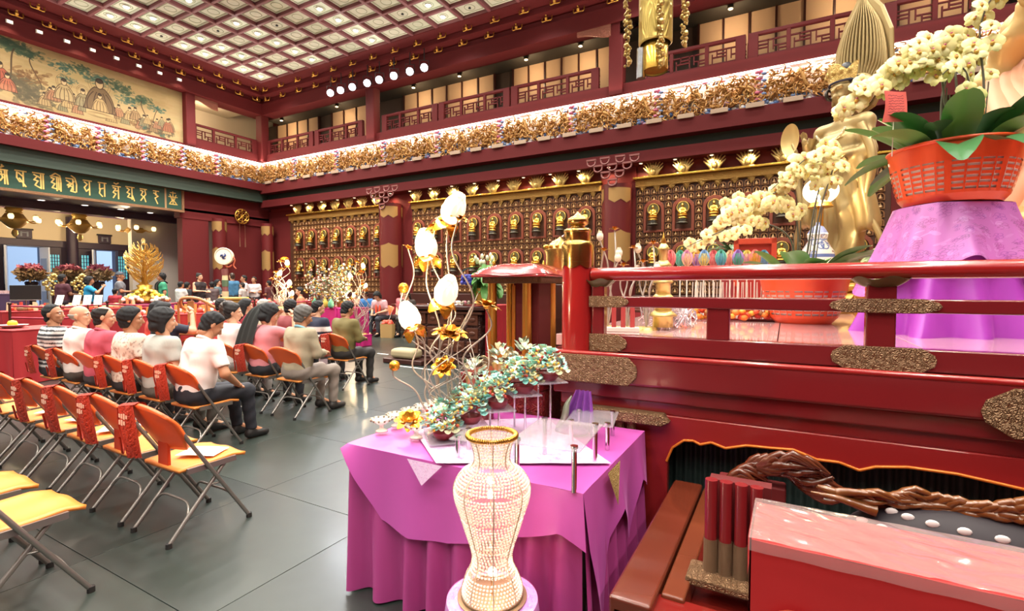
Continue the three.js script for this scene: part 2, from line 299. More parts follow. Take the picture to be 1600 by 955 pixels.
// mural: ink and colour painting of a seated figure among attendants, trees and rocks
{
  const tex = canvasTexture(2048, 640, (c, w, h) => {
    const r = rngOf(31); c.fillStyle = '#d3bd92'; c.fillRect(0, 0, w, h);
    for (let k = 0; k < 900; k++) { c.fillStyle = `rgba(${120 + r() * 60},${100 + r() * 50},${60 + r() * 30},0.05)`; c.beginPath(); c.ellipse(r() * w, r() * h, 30 + r() * 90, 10 + r() * 30, 0, 0, 7); c.fill(); }
    const leafMass = (x, y, s, col, n = 60) => { for (let k = 0; k < n; k++) { c.fillStyle = col.replace('A', (0.25 + r() * 0.4).toFixed(2)); c.beginPath(); c.ellipse(x + (r() + r() - 1) * s, y + (r() + r() - 1) * s * 0.4, 5 + r() * s * 0.2, 3 + r() * s * 0.08, r() - 0.5, 0, 7); c.fill(); } };
    const trunk = (x, y, x2, y2, lw) => { c.strokeStyle = 'rgba(74,58,44,0.8)'; c.lineWidth = lw; c.beginPath(); c.moveTo(x, y); c.bezierCurveTo(x + 30, y - 60, x2 - 50, y2 + 60, x2, y2); c.stroke(); };
    const figure = (x, y, s, robe) => {
      c.fillStyle = robe; c.strokeStyle = 'rgba(70,50,38,0.85)'; c.lineWidth = Math.max(1.5, s * 0.03);
      c.beginPath(); c.moveTo(x - s * 0.16, y - s * 0.75); c.bezierCurveTo(x - s * 0.5, y - s * 0.5, x - s * 0.45, y - s * 0.1, x - s * 0.55, y); c.lineTo(x + s * 0.55, y); c.bezierCurveTo(x + s * 0.45, y - s * 0.2, x + s * 0.5, y - s * 0.5, x + s * 0.16, y - s * 0.75); c.closePath(); c.fill(); c.stroke();
      for (let k = 0; k < 5; k++) { c.beginPath(); c.moveTo(x + (k - 2) * s * 0.1, y - s * 0.6); c.quadraticCurveTo(x + (k - 2) * s * 0.25, y - s * 0.3, x + (k - 2) * s * 0.2, y); c.stroke(); }
      c.fillStyle = '#dcc39a'; c.beginPath(); c.ellipse(x, y - s * 0.88, s * 0.13, s * 0.16, 0, 0, 7); c.fill(); c.stroke();
      c.fillStyle = 'rgba(50,40,34,0.85)'; c.beginPath(); c.ellipse(x, y - s * 0.98, s * 0.13, s * 0.09, 0, 0, 7); c.fill();
    };
    const halo = (x, y, s) => { c.strokeStyle = 'rgba(110,84,48,0.8)'; c.lineWidth = 3; for (const k of [1, 1.25]) { c.beginPath(); c.arc(x, y - s * 0.88, s * 0.3 * k, 0, 7); c.stroke(); } };
    const green = 'rgba(62,92,76,A)', grey = 'rgba(96,90,72,A)', teal = 'rgba(60,104,100,A)', brown = 'rgba(120,86,56,A)';
    c.setTransform(0.38, 0, 0, 1, 0, 0); leafMass(500, 160, 480, green, 200); leafMass(1300, 420, 700, brown, 200); for (let k = 0; k < 9; k++) figure(200 + k * 200, 560 - (k % 2) * 60, 170, 'rgba(190,160,118,0.85)');
    c.setTransform(0.62, 0, 0, 1, 0.38 * w, 0);
    leafMass(150, 90, 200, green, 160); leafMass(330, 120, 140, green, 90); leafMass(640, 150, 150, teal, 70); leafMass(820, 110, 140, green, 80); leafMass(980, 170, 180, teal, 80); leafMass(1250, 180, 180, green, 90); leafMass(1500, 250, 170, green, 80); leafMass(1690, 300, 120, teal, 50); leafMass(680, 260, 120, teal, 45); leafMass(1330, 300, 140, teal, 50);
    trunk(140, 420, 190, 110, 16); trunk(420, 430, 330, 150, 12); trunk(1560, 500, 1500, 260, 12); trunk(1620, 500, 1700, 310, 9);
    leafMass(200, 430, 260, grey, 140); leafMass(380, 520, 260, grey, 140); leafMass(1560, 520, 240, brown, 120); leafMass(1750, 540, 200, grey, 110); leafMass(330, 330, 190, brown, 60);
    for (let k = 0; k < 26; k++) { const x = 420 + k * 57 + r() * 30; if (Math.abs(x - 1010) > 120) figure(x, 560 + r() * 40 - (k % 3) * 40, 100 + r() * 50, ['rgba(196,170,126,0.9)', 'rgba(168,138,104,0.8)', 'rgba(186,132,104,0.75)', 'rgba(150,146,118,0.8)'][k % 4]); }
    figure(60, 470, 190, 'rgba(186,92,74,0.85)'); figure(120, 530, 160, 'rgba(198,120,96,0.8)');
    figure(640, 480, 210, 'rgba(190,170,130,0.9)'); halo(640, 480, 210); figure(830, 500, 180, 'rgba(160,150,120,0.9)'); halo(830, 500, 180);
    c.fillStyle = 'rgba(210,186,140,1)'; c.fillRect(860, 470, 300, 90); figure(1010, 500, 330, 'rgba(128,104,78,0.95)'); halo(1010, 500, 330); figure(1010, 500, 180, 'rgba(205,178,132,0.9)'); figure(1830, 540, 150, 'rgba(176,110,84,0.8)');
    for (let k = 0; k < 9; k++) { c.strokeStyle = 'rgba(120,96,66,0.5)'; c.lineWidth = 2; c.beginPath(); c.ellipse(1010, 545, 150 - k * 10, 30 - k * 2, 0, 0, 7); c.stroke(); }
    leafMass(1530, 560, 70, teal, 26); leafMass(1760, 600, 60, teal, 20);
  });
  const t = thing('mural', 'wide painted scroll mural of seated figures, pines and rocks above the dragon frieze', 'mural', [WX + 0.04, 8.07, -6.6], PI / 2);
  part(t, 'canvas', box(8.5, 2.0, 0.03), [mat(0xb9a378), mat(0xb9a378), mat(0xb9a378), mat(0xb9a378), new THREE.MeshStandardMaterial({ map: tex, roughness: 0.85, color: 0xcfcabd }), mat(0xb9a378)]);
  t.children[0].geometry.attributes.uv.array.set([0, 1, 1, 1, 0, 0, 1, 0], 4 * 4 * 2);
  for (const s of [-1, 1]) part(t, 'frame_rail', box(8.6, 0.06, 0.06, 0, s * 1.03, 0), M.redBeam);
}
wallPiece('wall_left', [span(WX - 0.5, WX - 0.02, 7.0, 10.05, -10.9, 12), span(WX - 0.4, WX, 5.25, 6.0, -14.6, 12), span(WX - 0.4, WX, 4.22, 5.3, -14.6, -10.66), span(WX - 0.4, WX - 0.02, 0, 4.3, -11.75, -10.75), span(WX - 0.4, WX - 0.05, 0, 4.3, -14.7, -12.2)], M.redWall);
wallPiece('trim_soffit', [span(WX - 0.4, WX + 0.35, 5.25, 5.75, -14.3, 12), span(-20.4, 9.8, 5.3, 5.62, -14.7, WZ + 0.05)], M.darkGreen);
wallPiece('trim_beam', [span(WX - 0.4, WX + 0.5, 5.72, 6.02, -14.3, 12), span(-20.4, 9.8, 5.6, 6.0, -14.7, WZ + 0.42), span(-20.4, 9.8, 5.02, 5.32, -14.7, WZ + 0.3)], M.redBeam);
wallPiece('trim_rail_beam', [span(WX - 0.4, WX + 0.1, 7.0, 7.1, -10.9, 12), span(WX - 0.4, WX + 0.1, 7.0, 7.36, -14.3, -10.9), span(-20.4, 9.8, 7.0, 7.34, -14.5, WZ + 0.1)], M.redBeam);
wallPiece('trim_frieze_backing', [span(WX - 0.4, WX + 0.02, 5.98, 7.02, -14.3, 12), span(-20.4, 9.8, 5.98, 7.02, -14.7, WZ + 0.02)], mat(0xd9cfc4, 0.7));

// LED strips above the frieze, and the light they give: up the wall and over the carving
{
  const stripM = glow(0xfff0e0, 5);
  const right = solo('led_strip_light', box(30.2, 0.035, 0.05, 0, 0, 0), stripM, 'glowing LED strip above the dragon frieze of the long wall', 'strip light', [-5.3, 6.985, WZ + 0.14]);
  const left = solo('led_strip_light', box(0.05, 0.035, 25, 0, 0, 0), stripM, 'glowing LED strip above the dragon frieze under the mural', 'strip light', [WX + 0.14, 6.985, -1.6]);
  const cover = (w, d) => new THREE.RectAreaLight(0xffe8d2, LEVEL.cove, w, d);
  for (let k = 0; k < 6; k++) { const a = cover(5, 0.12); a.name = 'strip_glow'; a.position.set(-17.9 + k * 5, 6.94, WZ + 0.12); a.lookAt(-17.9 + k * 5, 6.3, WZ + 0.14); scene.add(a); const b = new THREE.RectAreaLight(0xfff0dc, LEVEL.uplight, 5, 0.2); b.name = 'strip_uplight'; b.position.set(-17.9 + k * 5, 7.02, WZ + 0.34); b.lookAt(-17.9 + k * 5, 9.0, WZ + 2.2); scene.add(b); }
  for (let k = 0; k < 5; k++) { const a = cover(5, 0.12); a.name = 'strip_glow'; a.position.set(WX + 0.12, 6.94, -11.6 + k * 5); a.lookAt(WX + 0.14, 6.3, -11.6 + k * 5); scene.add(a); const b = new THREE.RectAreaLight(0xfff0dc, LEVEL.uplight, 5, 0.2); b.name = 'strip_uplight'; b.position.set(WX + 0.4, 7.02, -11.6 + k * 5); b.lookAt(WX + 2.4, 9.0, -11.6 + k * 5); scene.add(b); }
}

// dragon frieze: carved dragons, cloud posts between them, small plates under them
function carvedDragon(seed) {
  const r = rngOf(seed), gold = [], cloud = [];
  for (let b = 0; b < 2; b++) { // two coiling bodies
    const pts = [], ph = r() * 6, flip = b ? -1 : 1;
    for (let k = 0; k <= 9; k++) { const t = k / 9; pts.push([flip * (-0.6 + 1.2 * t), 0.4 + 0.2 * Math.sin(t * (b ? 13 : 8) + ph) + 0.1 * Math.sin(t * 21 + seed) + 0.06 * b, 0.08 + 0.09 * Math.cos(t * 11 + ph) + 0.03 * b]); }
    gold.push(taper(pts, (t) => 0.02 + 0.034 * Math.sin(PI * Math.min(1, t * 1.05)), 44, 7));
    const c = curve(pts);
    for (let k = 0; k < 46; k++) { const p = c.getPointAt((k + 0.5) / 46); const f = new THREE.ConeGeometry(0.022, 0.09, 4); f.rotateX(0.7); f.rotateZ(r() - 0.5); f.translate(p.x, p.y + 0.07, p.z + 0.03); gold.push(f); }
    const hd = c.getPointAt(b ? 0.02 : 0.98); // head: skull, snout, jaw, horns, whiskers
    gold.push(ball(0.09, hd.x, hd.y + 0.04, hd.z + 0.08, 8, 1, 0.9, 1.1), ball(0.05, hd.x + flip * 0.05, hd.y + 0.01, hd.z + 0.16, 7, 1, 0.7, 1.3), ball(0.04, hd.x + flip * 0.03, hd.y - 0.05, hd.z + 0.14, 6, 1, 0.5, 1.3));
    for (const s of [-1, 1]) gold.push(taper([[hd.x + s * 0.03, hd.y + 0.1, hd.z + 0.06], [hd.x + s * 0.08, hd.y + 0.18, hd.z], [hd.x + s * 0.06, hd.y + 0.26, hd.z + 0.02]], (t) => 0.018 * (1 - t) + 0.004, 6, 5), taper([[hd.x + s * 0.03, hd.y - 0.01, hd.z + 0.2], [hd.x + s * 0.15, hd.y, hd.z + 0.22], [hd.x + s * 0.2, hd.y - 0.1, hd.z + 0.18]], (t) => 0.012 * (1 - t) + 0.003, 6, 4));
  }
  for (let k = 0; k < 120; k++) { // claws, flames and curling mane
    const x = (r() - 0.5) * 1.2, y = 0.1 + r() * 0.72, a = r() * 6.28, s = 0.06 + r() * 0.1;
    gold.push(taper([[x, y, 0.1 + r() * 0.06], [x + Math.cos(a) * s, y + Math.sin(a) * s, 0.2 + r() * 0.06], [x + Math.cos(a + 1.2) * s * 1.4, y + Math.sin(a + 1.2) * s * 1.4, 0.14 + r() * 0.1]], (t) => 0.026 * (1 - t) + 0.004, 6, 5));
  }
  for (let k = 0; k < 34; k++) { const x = (r() - 0.5) * 1.25, y = 0.04 + r() * r() * 0.35; cloud.push(tint(ball(0.045 + r() * 0.045, x, y, 0.08 + r() * 0.09, 7, 1.3, 0.8, 0.8), [0x46618f, 0x6c86ad, 0xd9d5cf, 0x7f5d78][k % 4])); }
  for (let k = 0; k < 16; k++) cloud.push(tint(ball(0.03 + r() * 0.03, (r() - 0.5) * 1.25, 0.82 + r() * 0.12, 0.03 + r() * 0.05, 6, 1.5, 0.7, 0.7), [0xeee6dc, 0xc46a86, 0x6f86b4, 0xf3ece2][k % 4]));
  return [merge(gold), merge(cloud)];
}
{
  const kinds = [carvedDragon(3), carvedDragon(17), carvedDragon(40)], goldM = mat(0xb5874c, 0.45, 0.45), cloudM = mat(0xffffff, 0.6, 0, { vertexColors: true });
  const protos = kinds.map(() => null);
  const put = (k, pos, turn, label, sx) => {
    const v = k % 3;
    if (!protos[v]) { const t = protos[v] = thing('carved_dragon', label, 'carving', pos, turn, 'gilt dragons of the frieze'); part(t, 'dragon_body', kinds[v][0], goldM); part(t, 'clouds', kinds[v][1], cloudM); t.scale.x = sx; return; }
    copy(protos[v], pos, turn, label).scale.x = sx;
  };
  for (let k = 0; k < 20; k++) put(k, [-19.85 + k * 1.25, 6.0, WZ + 0.05], 0, `gilt carved dragon pair on the long wall frieze, ${ORD[k]} from the corner`, 1);
  for (let k = 0; k < 9; k++) put(k + 1, [WX + 0.05, 6.0, -13.45 + k * 1.32], PI / 2, `gilt carved dragon pair on the frieze under the mural, ${ORD[k]} from the corner`, 1.02);
  // cloud posts
  const postG = merge([tint(rbox(0.09, 0.94, 0.1, 0.02, 0, 0.47, 0.1), 0xb9536e)].concat(Array.from({ length: 16 }, (_, k) => tint(ball(0.06, (k % 3 - 1) * 0.07, 0.06 + k * 0.055, 0.15, 7, 1.2, 0.7, 0.8), [0xc46a86, 0xe9dfe0, 0x7186b0][k % 3]))));
  let fp = null;
  const post = (pos, turn, label) => { if (!fp) fp = solo('frieze_post', postG, cloudM, label, 'carved post', pos, 'pink cloud posts of the frieze', turn); else copy(fp, pos, turn, label); };
  for (let k = 0; k < 10; k++) post([-0.63 - 2.5 * (k - 1), 6.0, WZ + 0.1], 0, `pink and white carved cloud post dividing the long frieze, ${ORD[9 - k]} from the corner`);
  for (let k = 0; k < 7; k++) post([WX + 0.1, 6.0, -4.1 - 1.32 * k], PI / 2, `pink and white carved cloud post under the mural, ${ORD[6 - k]} from the corner`);
  let pl = null; const plate = rbox(0.42, 0.12, 0.03, 0.01), plateM = mat(0xa88f78, 0.55);
  for (let k = 0; k < 30; k++) { const pos = [-19.6 + k * 0.82, 6.03, WZ + 0.46], label = `pale name plate on the beam under the dragons, ${ORD[k]} from the corner`; if (!pl) pl = solo('name_plate', plate, plateM, label, 'plate', pos, 'pale plates under the long frieze'); else copy(pl, pos, 0, label); }
}

// columns with gilt wraps
function column(label, x, z, r, top) {
  const t = thing('column', label, 'column', [x, 0, z]);
  part(t, 'shaft', cyl(r, r, top, 28, 0, top / 2, 0), mat(0x642022, 0.35));
  for (const [y, h] of [[top - 0.42, 0.3], [2.35, 0.7]]) {
    for (let q = 0; q < 3; q++) { const n = 16, g = sheet((u, v) => { const s = (u - 0.5) * 2, a = PI / 2 - 0.55 + q * 2.094 + s * 0.82, up = y < 3 ? 0.1 - 0.2 * Math.abs(s) + 0.12 * s * s : 0, dn = -0.12 + 0.2 * Math.abs(Math.abs(s) - 0.5); return [Math.cos(a) * (r + 0.012), y + dn + v * (h + up - dn), Math.sin(a) * (r + 0.012)]; }, n, 3);
    part(t, 'gilt_wrap', g, mat(0xb08a55, 0.5, 0.5, { side: THREE.DoubleSide })); }
  }
  part(t, 'base_drum', lathe([[0, 0], [r + 0.16, 0], [r + 0.18, 0.12], [r + 0.1, 0.26], [r, 0.3]], 28), mat(0x6b6258, 0.5));
  return t;
}
column('red column with gilt wraps beside the opening under the mural wall', WX + 0.3, -12.0, 0.26, 4.3);
column('red column with gilt wraps in the corner beside the first niche wall', -20.0, -13.95, 0.24, 4.3);
column('red column with gilt wraps between the two far niche walls', -12.92, -14.05, 0.42, 4.6);
column('red column with gilt wraps left of the nearest niche wall', -4.3, -14.05, 0.42, 4.45);
column('red column with gilt wraps behind the right-hand orchids', 4.3, -14.05, 0.42, 4.45);
wallPiece('trim_pilaster', [span(-20.5, -18.95, 0, 4.9, -14.7, -14.4), span(-13.45, -12.1, 0, 5.0, -14.7, -14.3), span(-4.85, -3.82, 0, 5.0, -14.7, -14.3), span(2.1, 9.7, 0, 5.0, -14.7, -14.3)], M.redWall);
// openwork bracket capitals over the columns
for (const [k, x] of [[0, -12.92], [1, -4.3]]) {
  const t = thing('bracket_capital', k ? 'openwork bracket capital above the column by the nearest niche wall' : 'openwork bracket capital above the column between the far niche walls', 'capital', [x, 4.42, -13.62]);
  const cups = [[0, 0.0], [-0.2, 0.22], [0.2, 0.22], [-0.42, 0.42], [0, 0.42], [0.42, 0.42], [-0.62, 0.6], [-0.22, 0.62], [0.22, 0.62], [0.62, 0.6]];
  for (const [cx, cy] of cups) part(t, 'bracket_cup', [tube([[cx - 0.12, cy + 0.12, 0], [cx - 0.1, cy, 0.02], [cx, cy - 0.05, 0.04], [cx + 0.1, cy, 0.02], [cx + 0.12, cy + 0.12, 0]], 0.026, 10, 5), box(0.28, 0.045, 0.08, cx, cy + 0.13, 0)], mat(0x86504c, 0.5));
}

wallPiece('trim_crest_band', span(-20.4, 9.7, 4.6, 5.04, -14.66, -14.42), mat(0x7a2a2a, 0.55));

// balcony above the long wall: floor, lit back wall of tan screens, soffit, lattice railing
wallPiece('balcony_floor', span(-20.6, 9.8, 6.9, 7.05, -16.8, -14.2), M.soffit);
wallPiece('balcony_soffit', span(-22, 9.8, 9.52, 9.7, -16.8, -14.1), M.soffit);
wallPiece('balcony_end_wall', [span(-23.5, -23.3, 7, 10, -16.8, -10.8), span(-23.3, -20.9, 7, 10, -11.1, -10.9), span(-23.5, -20.9, 9.5, 9.7, -14.3, -10.9), span(-23.5, -20.5, 6.9, 7.05, -16.8, -10.9)], mat(0xb5ac9a, 0.7));
{
  const back = structure('wall_balcony_back'), screenM = mat(0xc4a684, 0.75), dark = mat(0x3f332b, 0.6);
  part(back, 'wall_panel', span(-23.3, 9.8, 7.0, 9.6, -16.75, -16.3), dark);
  for (const [x0, x1] of [[-22.3, -19.3], [-18.4, -16.1], [-14.1, -9.7], [-8.9, -5.05], [-2.45, 4.5]]) {
    const n = Math.round((x1 - x0) / 0.7), w = (x1 - x0) / n;
    for (let k = 0; k < n; k++) part(back, 'window_screen', box(w - 0.06, 2.3, 0.04, x0 + (k + 0.5) * w, 8.38, -16.24), screenM);
    for (let k = 0; k <= n; k++) part(back, 'mullion', box(0.05, 2.4, 0.1, x0 + k * w, 8.38, -16.22), M.darkWood);
  }
  // warm wall washers under the soffit
  let first = null, n = 0;
  for (const [x, z] of [[-22, -12.6], [-21, -15.5], [-17.3, -15.5], [-13, -15.5], [-10.8, -15.5], [-8, -15.5], [-6, -15.5], [-1.5, -15.5], [1.2, -15.5], [3.4, -15.5]]) {
    const pos = [x, 9.46, z], label = `balcony wall washer on the dark soffit, ${ORD[n++]} from the mural`;
    if (!first) { first = thing('wall_washer_lamp', label, 'lamp', pos, 0, 'wall washers over the balcony'); part(first, 'housing', cyl(0.07, 0.09, 0.12, 12, 0, 0, 0), M.black); part(first, 'lens', cyl(0.06, 0.06, 0.02, 12, 0, -0.065, 0), glow(0xffdca8, 6)); } else copy(first, pos, 0, label);
    const s = new THREE.PointLight(0xffdcb0, z > -14 ? 14 : 5.5, 0, 2); s.name = 'wall_washer_glow'; s.position.set(x, 9.05, z); s.castShadow = true; scene.add(s);
  }
}
// lattice railing panels
function latticeRailing(w, h, seed) {
  const bars = [], b = (x0, y0, x1, y1) => bars.push(span(Math.min(x0, x1) - 0.013, Math.max(x0, x1) + 0.016, Math.min(y0, y1) - 0.016, Math.max(y0, y1) + 0.016, -0.02, 0.02));
  b(0, 0.06, w, 0.06); b(0, h - 0.2, w, h - 0.2);
  const r = rngOf(seed), n = Math.max(2, Math.round(w / 0.46)), s = w / n;
  for (let k = 0; k < n; k++) { const x = k * s, a = 0.06, c = h - 0.2, m = (a + c) / 2, o = k % 2; b(x, a, x, c); b(x + s * 0.25, o ? a + 0.1 : a, x + s * 0.25, o ? c : c - 0.1); b(x + s * 0.25, m, x + s, m); b(x + s * 0.5, m, x + s * 0.5, o ? a : c); b(x + s * 0.5, o ? m - 0.08 : m + 0.08, x + s, o ? m - 0.08 : m + 0.08); }
  return merge(bars);
}
{
  const railM = mat(0x541a1b, 0.6, 0, { specularIntensity: 0.35 });
  const rail = (label, w, pos, turn, seed) => {
    const t = thing('lattice_railing', label, 'railing', pos, turn, 'balcony lattice railings');
    part(t, 'handrail', rbox(w, 0.09, 0.12, 0.02, w / 2, 0.6, 0), railM); part(t, 'lattice', latticeRailing(w, 0.6, seed), railM); part(t, 'bottom_rail', rbox(w, 0.08, 0.1, 0.01, w / 2, 0.02, 0), railM);
    for (const x of [0.12, w - 0.12]) part(t, 'post', rbox(0.24, 0.66, 0.14, 0.02, x, 0.3, 0), railM);
    for (const x of [w * 0.33, w * 0.66]) part(t, 'upright', rbox(0.1, 0.56, 0.1, 0.02, x, 0.3, 0), railM);
  };
  let k = 0;
  for (const [x0, x1] of [[-20.2, -17.2], [-17.1, -14.4], [-13.4, -10.8], [-10.75, -7.9], [-7.85, -4.9], [-3.75, -1.0], [-0.95, 1.8], [1.85, 4.6]]) rail(`red lattice balcony railing of the long wall, ${ORD[k++]} section from the corner`, x1 - x0, [x0, 7.34, WZ], 0, k);
  rail('red lattice balcony railing beside the mural', 2.8, [WX, 7.36, -11.1], PI / 2, 99);
}
// balcony posts and hanging valances
for (const [x, z, label] of [[-20.35, -14.05, 'red post at the corner of the balcony'], [-13.85, -14.15, 'red post of the balcony behind the stage lights'], [-4.35, -14.15, 'red post of the balcony left of the hanging gold canopy'], [5.0, -14.15, 'red post of the balcony above the right-hand orchids'], [WX + 0.1, -11.0, 'red post between the mural and the balcony corner']])
  solo('balcony_post', rbox(0.42, 2.2, 0.36, 0.04, 0, 0, 0), mat(0x5a1c1d, 0.6, 0, { specularIntensity: 0.35 }), label, 'post', [x, 8.1, z]);
{
  const g = new THREE.Shape(); g.moveTo(0, 0); g.lineTo(1.0, 0); g.lineTo(1.0, -0.32); g.bezierCurveTo(0.7, -0.34, 0.5, -0.14, 0, -0.12); g.closePath();
  for (const [k, x, s] of [[0, -4.5, -1], [1, -4.2, 1], [2, WX + 0.15, 0]]) {
    const e = new THREE.ExtrudeGeometry(g, { depth: 0.06, bevelEnabled: true, bevelSize: 0.01, bevelThickness: 0.01, bevelSegments: 1 }); e.translate(-1, 0, 0); if (s > 0) e.scale(-1, 1, 1);
    const o = solo('scroll_bracket', e, mat(0x9c5f4c, 0.5, 0.2, { bumpMap: repeatOf(scrollRelief, 3, 3), bumpScale: 0.02, side: THREE.DoubleSide }), ['carved scroll bracket left of the balcony post by the hanging canopy', 'carved scroll bracket right of the balcony post by the hanging canopy', 'carved scroll bracket by the mural corner'][k], 'bracket', [x, 9.02, k === 2 ? -12.1 : -14.0], undefined, k === 2 ? PI / 2 : 0);
  }
}
// eight stage spotlights hung under the cornice
{
  let first = null;
  [-15.45, -14.9, -14.28, -13.53, -12.94, -12.25, -11.52, -10.89].forEach((x, k) => {
    const pos = [x, 8.98, -13.55], label = `bright stage spotlight hung under the cornice, ${ORD[k]} of the eight from the corner`;
    if (!first) {
      first = thing('stage_spotlight', label, 'spotlight', pos, 0.65, 'the eight bright stage spotlights');
      const can = cyl(0.13, 0.1, 0.26, 18, 0, 0, 0); can.rotateX(PI / 2 + 0.35); can.translate(0, 0.03, -0.1); part(first, 'can', can, M.black);
      const lens = ball(0.125, 0, 0, 0, 16, 1, 1, 0.5); lens.rotateX(0.35); lens.translate(0, -0.01, 0.05); part(first, 'lens', lens, glow(0xf4f8ff, 14));
      part(first, 'yoke', [bar([-0.15, 0.02, -0.1], [-0.15, 0.3, -0.1], 0.012), bar([0.15, 0.02, -0.1], [0.15, 0.3, -0.1], 0.012), bar([-0.15, 0.3, -0.1], [0.15, 0.3, -0.1], 0.012), bar([0, 0.3, -0.1], [0, 0.9, -0.1], 0.018)], M.black);
    } else copy(first, pos, 0.65, label);
    const s = new THREE.SpotLight(0xf0f4ff, LEVEL.stage * 20, 0, 0.4, 0.6, 2); s.name = 'stage_beam'; s.castShadow = true; s.shadow.radius = 6; s.position.set(x + 0.1, 8.93, -13.3); s.target.position.set(x * 0.75 + 2, 0, -3); scene.add(s, s.target);
  });
}
// ceiling rows of small downlights under the red beam of the long wall
{
  let first = null;
  for (let k = 0; k < 22; k++) { const pos = [-18.5 + k * 0.93, 5.01, WZ + 0.15], label = `tiny downlight under the red beam above the niche walls, ${ORD[k]} from the corner`; if (!first) { first = thing('niche_downlight', label, 'downlight', pos, 0, 'tiny downlights above the niche walls'); part(first, 'trim_ring', cyl(0.06, 0.06, 0.015, 12), mat(0xd8cdbf)); part(first, 'lens', cyl(0.045, 0.045, 0.012, 12, 0, -0.008, 0), glow(0xffe6c0, 4)); } else copy(first, pos, 0, label); const s = new THREE.SpotLight(0xffe0b0, 3.2, 0, 1.3, 0.8, 2); s.intensity = 7; s.name = 'niche_beam'; s.castShadow = true; s.position.set(pos[0], 4.95, pos[2]); s.target.position.set(pos[0], 2.6, pos[2] - 0.15); scene.add(s, s.target); }
}

// ======================= NICHE WALLS =======================
// small seated gilt figure: one continuous body on a lotus seat, a robe and a halo
const figurine = (() => {
  const f = union([ellipsoid([0, 0.085, 0], [0.105, 0.05, 0.08]), capsule([-0.085, 0.07, 0.0], [0.03, 0.075, -0.0], 0.035, 0.03), capsule([0.085, 0.07, 0], [-0.03, 0.075, 0.05], 0.035, 0.03), ellipsoid([0, 0.17, -0.01], [0.062, 0.085, 0.045]), capsule([-0.062, 0.215, -0.01], [-0.085, 0.14, 0.015], 0.024, 0.02), capsule([0.062, 0.215, -0.01], [0.085, 0.14, 0.015], 0.024, 0.02), capsule([-0.085, 0.14, 0.015], [-0.01, 0.115, 0.06], 0.02, 0.018), capsule([0.085, 0.14, 0.015], [0.01, 0.115, 0.06], 0.02, 0.018), capsule([0, 0.24, -0.01], [0, 0.27, -0.01], 0.022, 0.022), ellipsoid([0, 0.3, 0], [0.036, 0.045, 0.038]), ellipsoid([0, 0.35, -0.005], [0.018, 0.02, 0.018])], 0.02);
  const body = surfaceNets(f, [-0.14, 0.02, -0.1], [0.14, 0.39, 0.11], 0.0125);
  const seat = lathe([[0, -0.06], [0.13, -0.06], [0.12, -0.03], [0.09, -0.01], [0.12, 0.02], [0.125, 0.045], [0.1, 0.05], [0, 0.05]], 14);
  const halo = new THREE.TorusGeometry(0.15, 0.012, 5, 22); halo.translate(0, 0.25, -0.06);
  const disc = cyl(0.15, 0.15, 0.012, 22); disc.rotateX(PI / 2); disc.translate(0, 0.25, -0.065);
  const stand = lathe([[0, -0.18], [0.14, -0.18], [0.14, -0.15], [0.1, -0.13], [0.1, -0.1], [0.13, -0.07], [0, -0.06]], 12);
  return { body, seat, halo: merge([tint(disc, 0x6e6a48), tint(halo, 0xd8b45e)]), stand };
})();
const BAYS = [
  { where: 'far-left niche wall', x: [-18.95, -13.45], n: 7, nx: -18.27, pitch: 0.757 },
  { where: 'middle niche wall', x: [-12.1, -4.85], n: 9, nx: -11.8, pitch: 0.81 },
  { where: 'nearest niche wall', x: [-3.82, 2.1], n: 7, nx: -3.3, pitch: 0.8 },
];
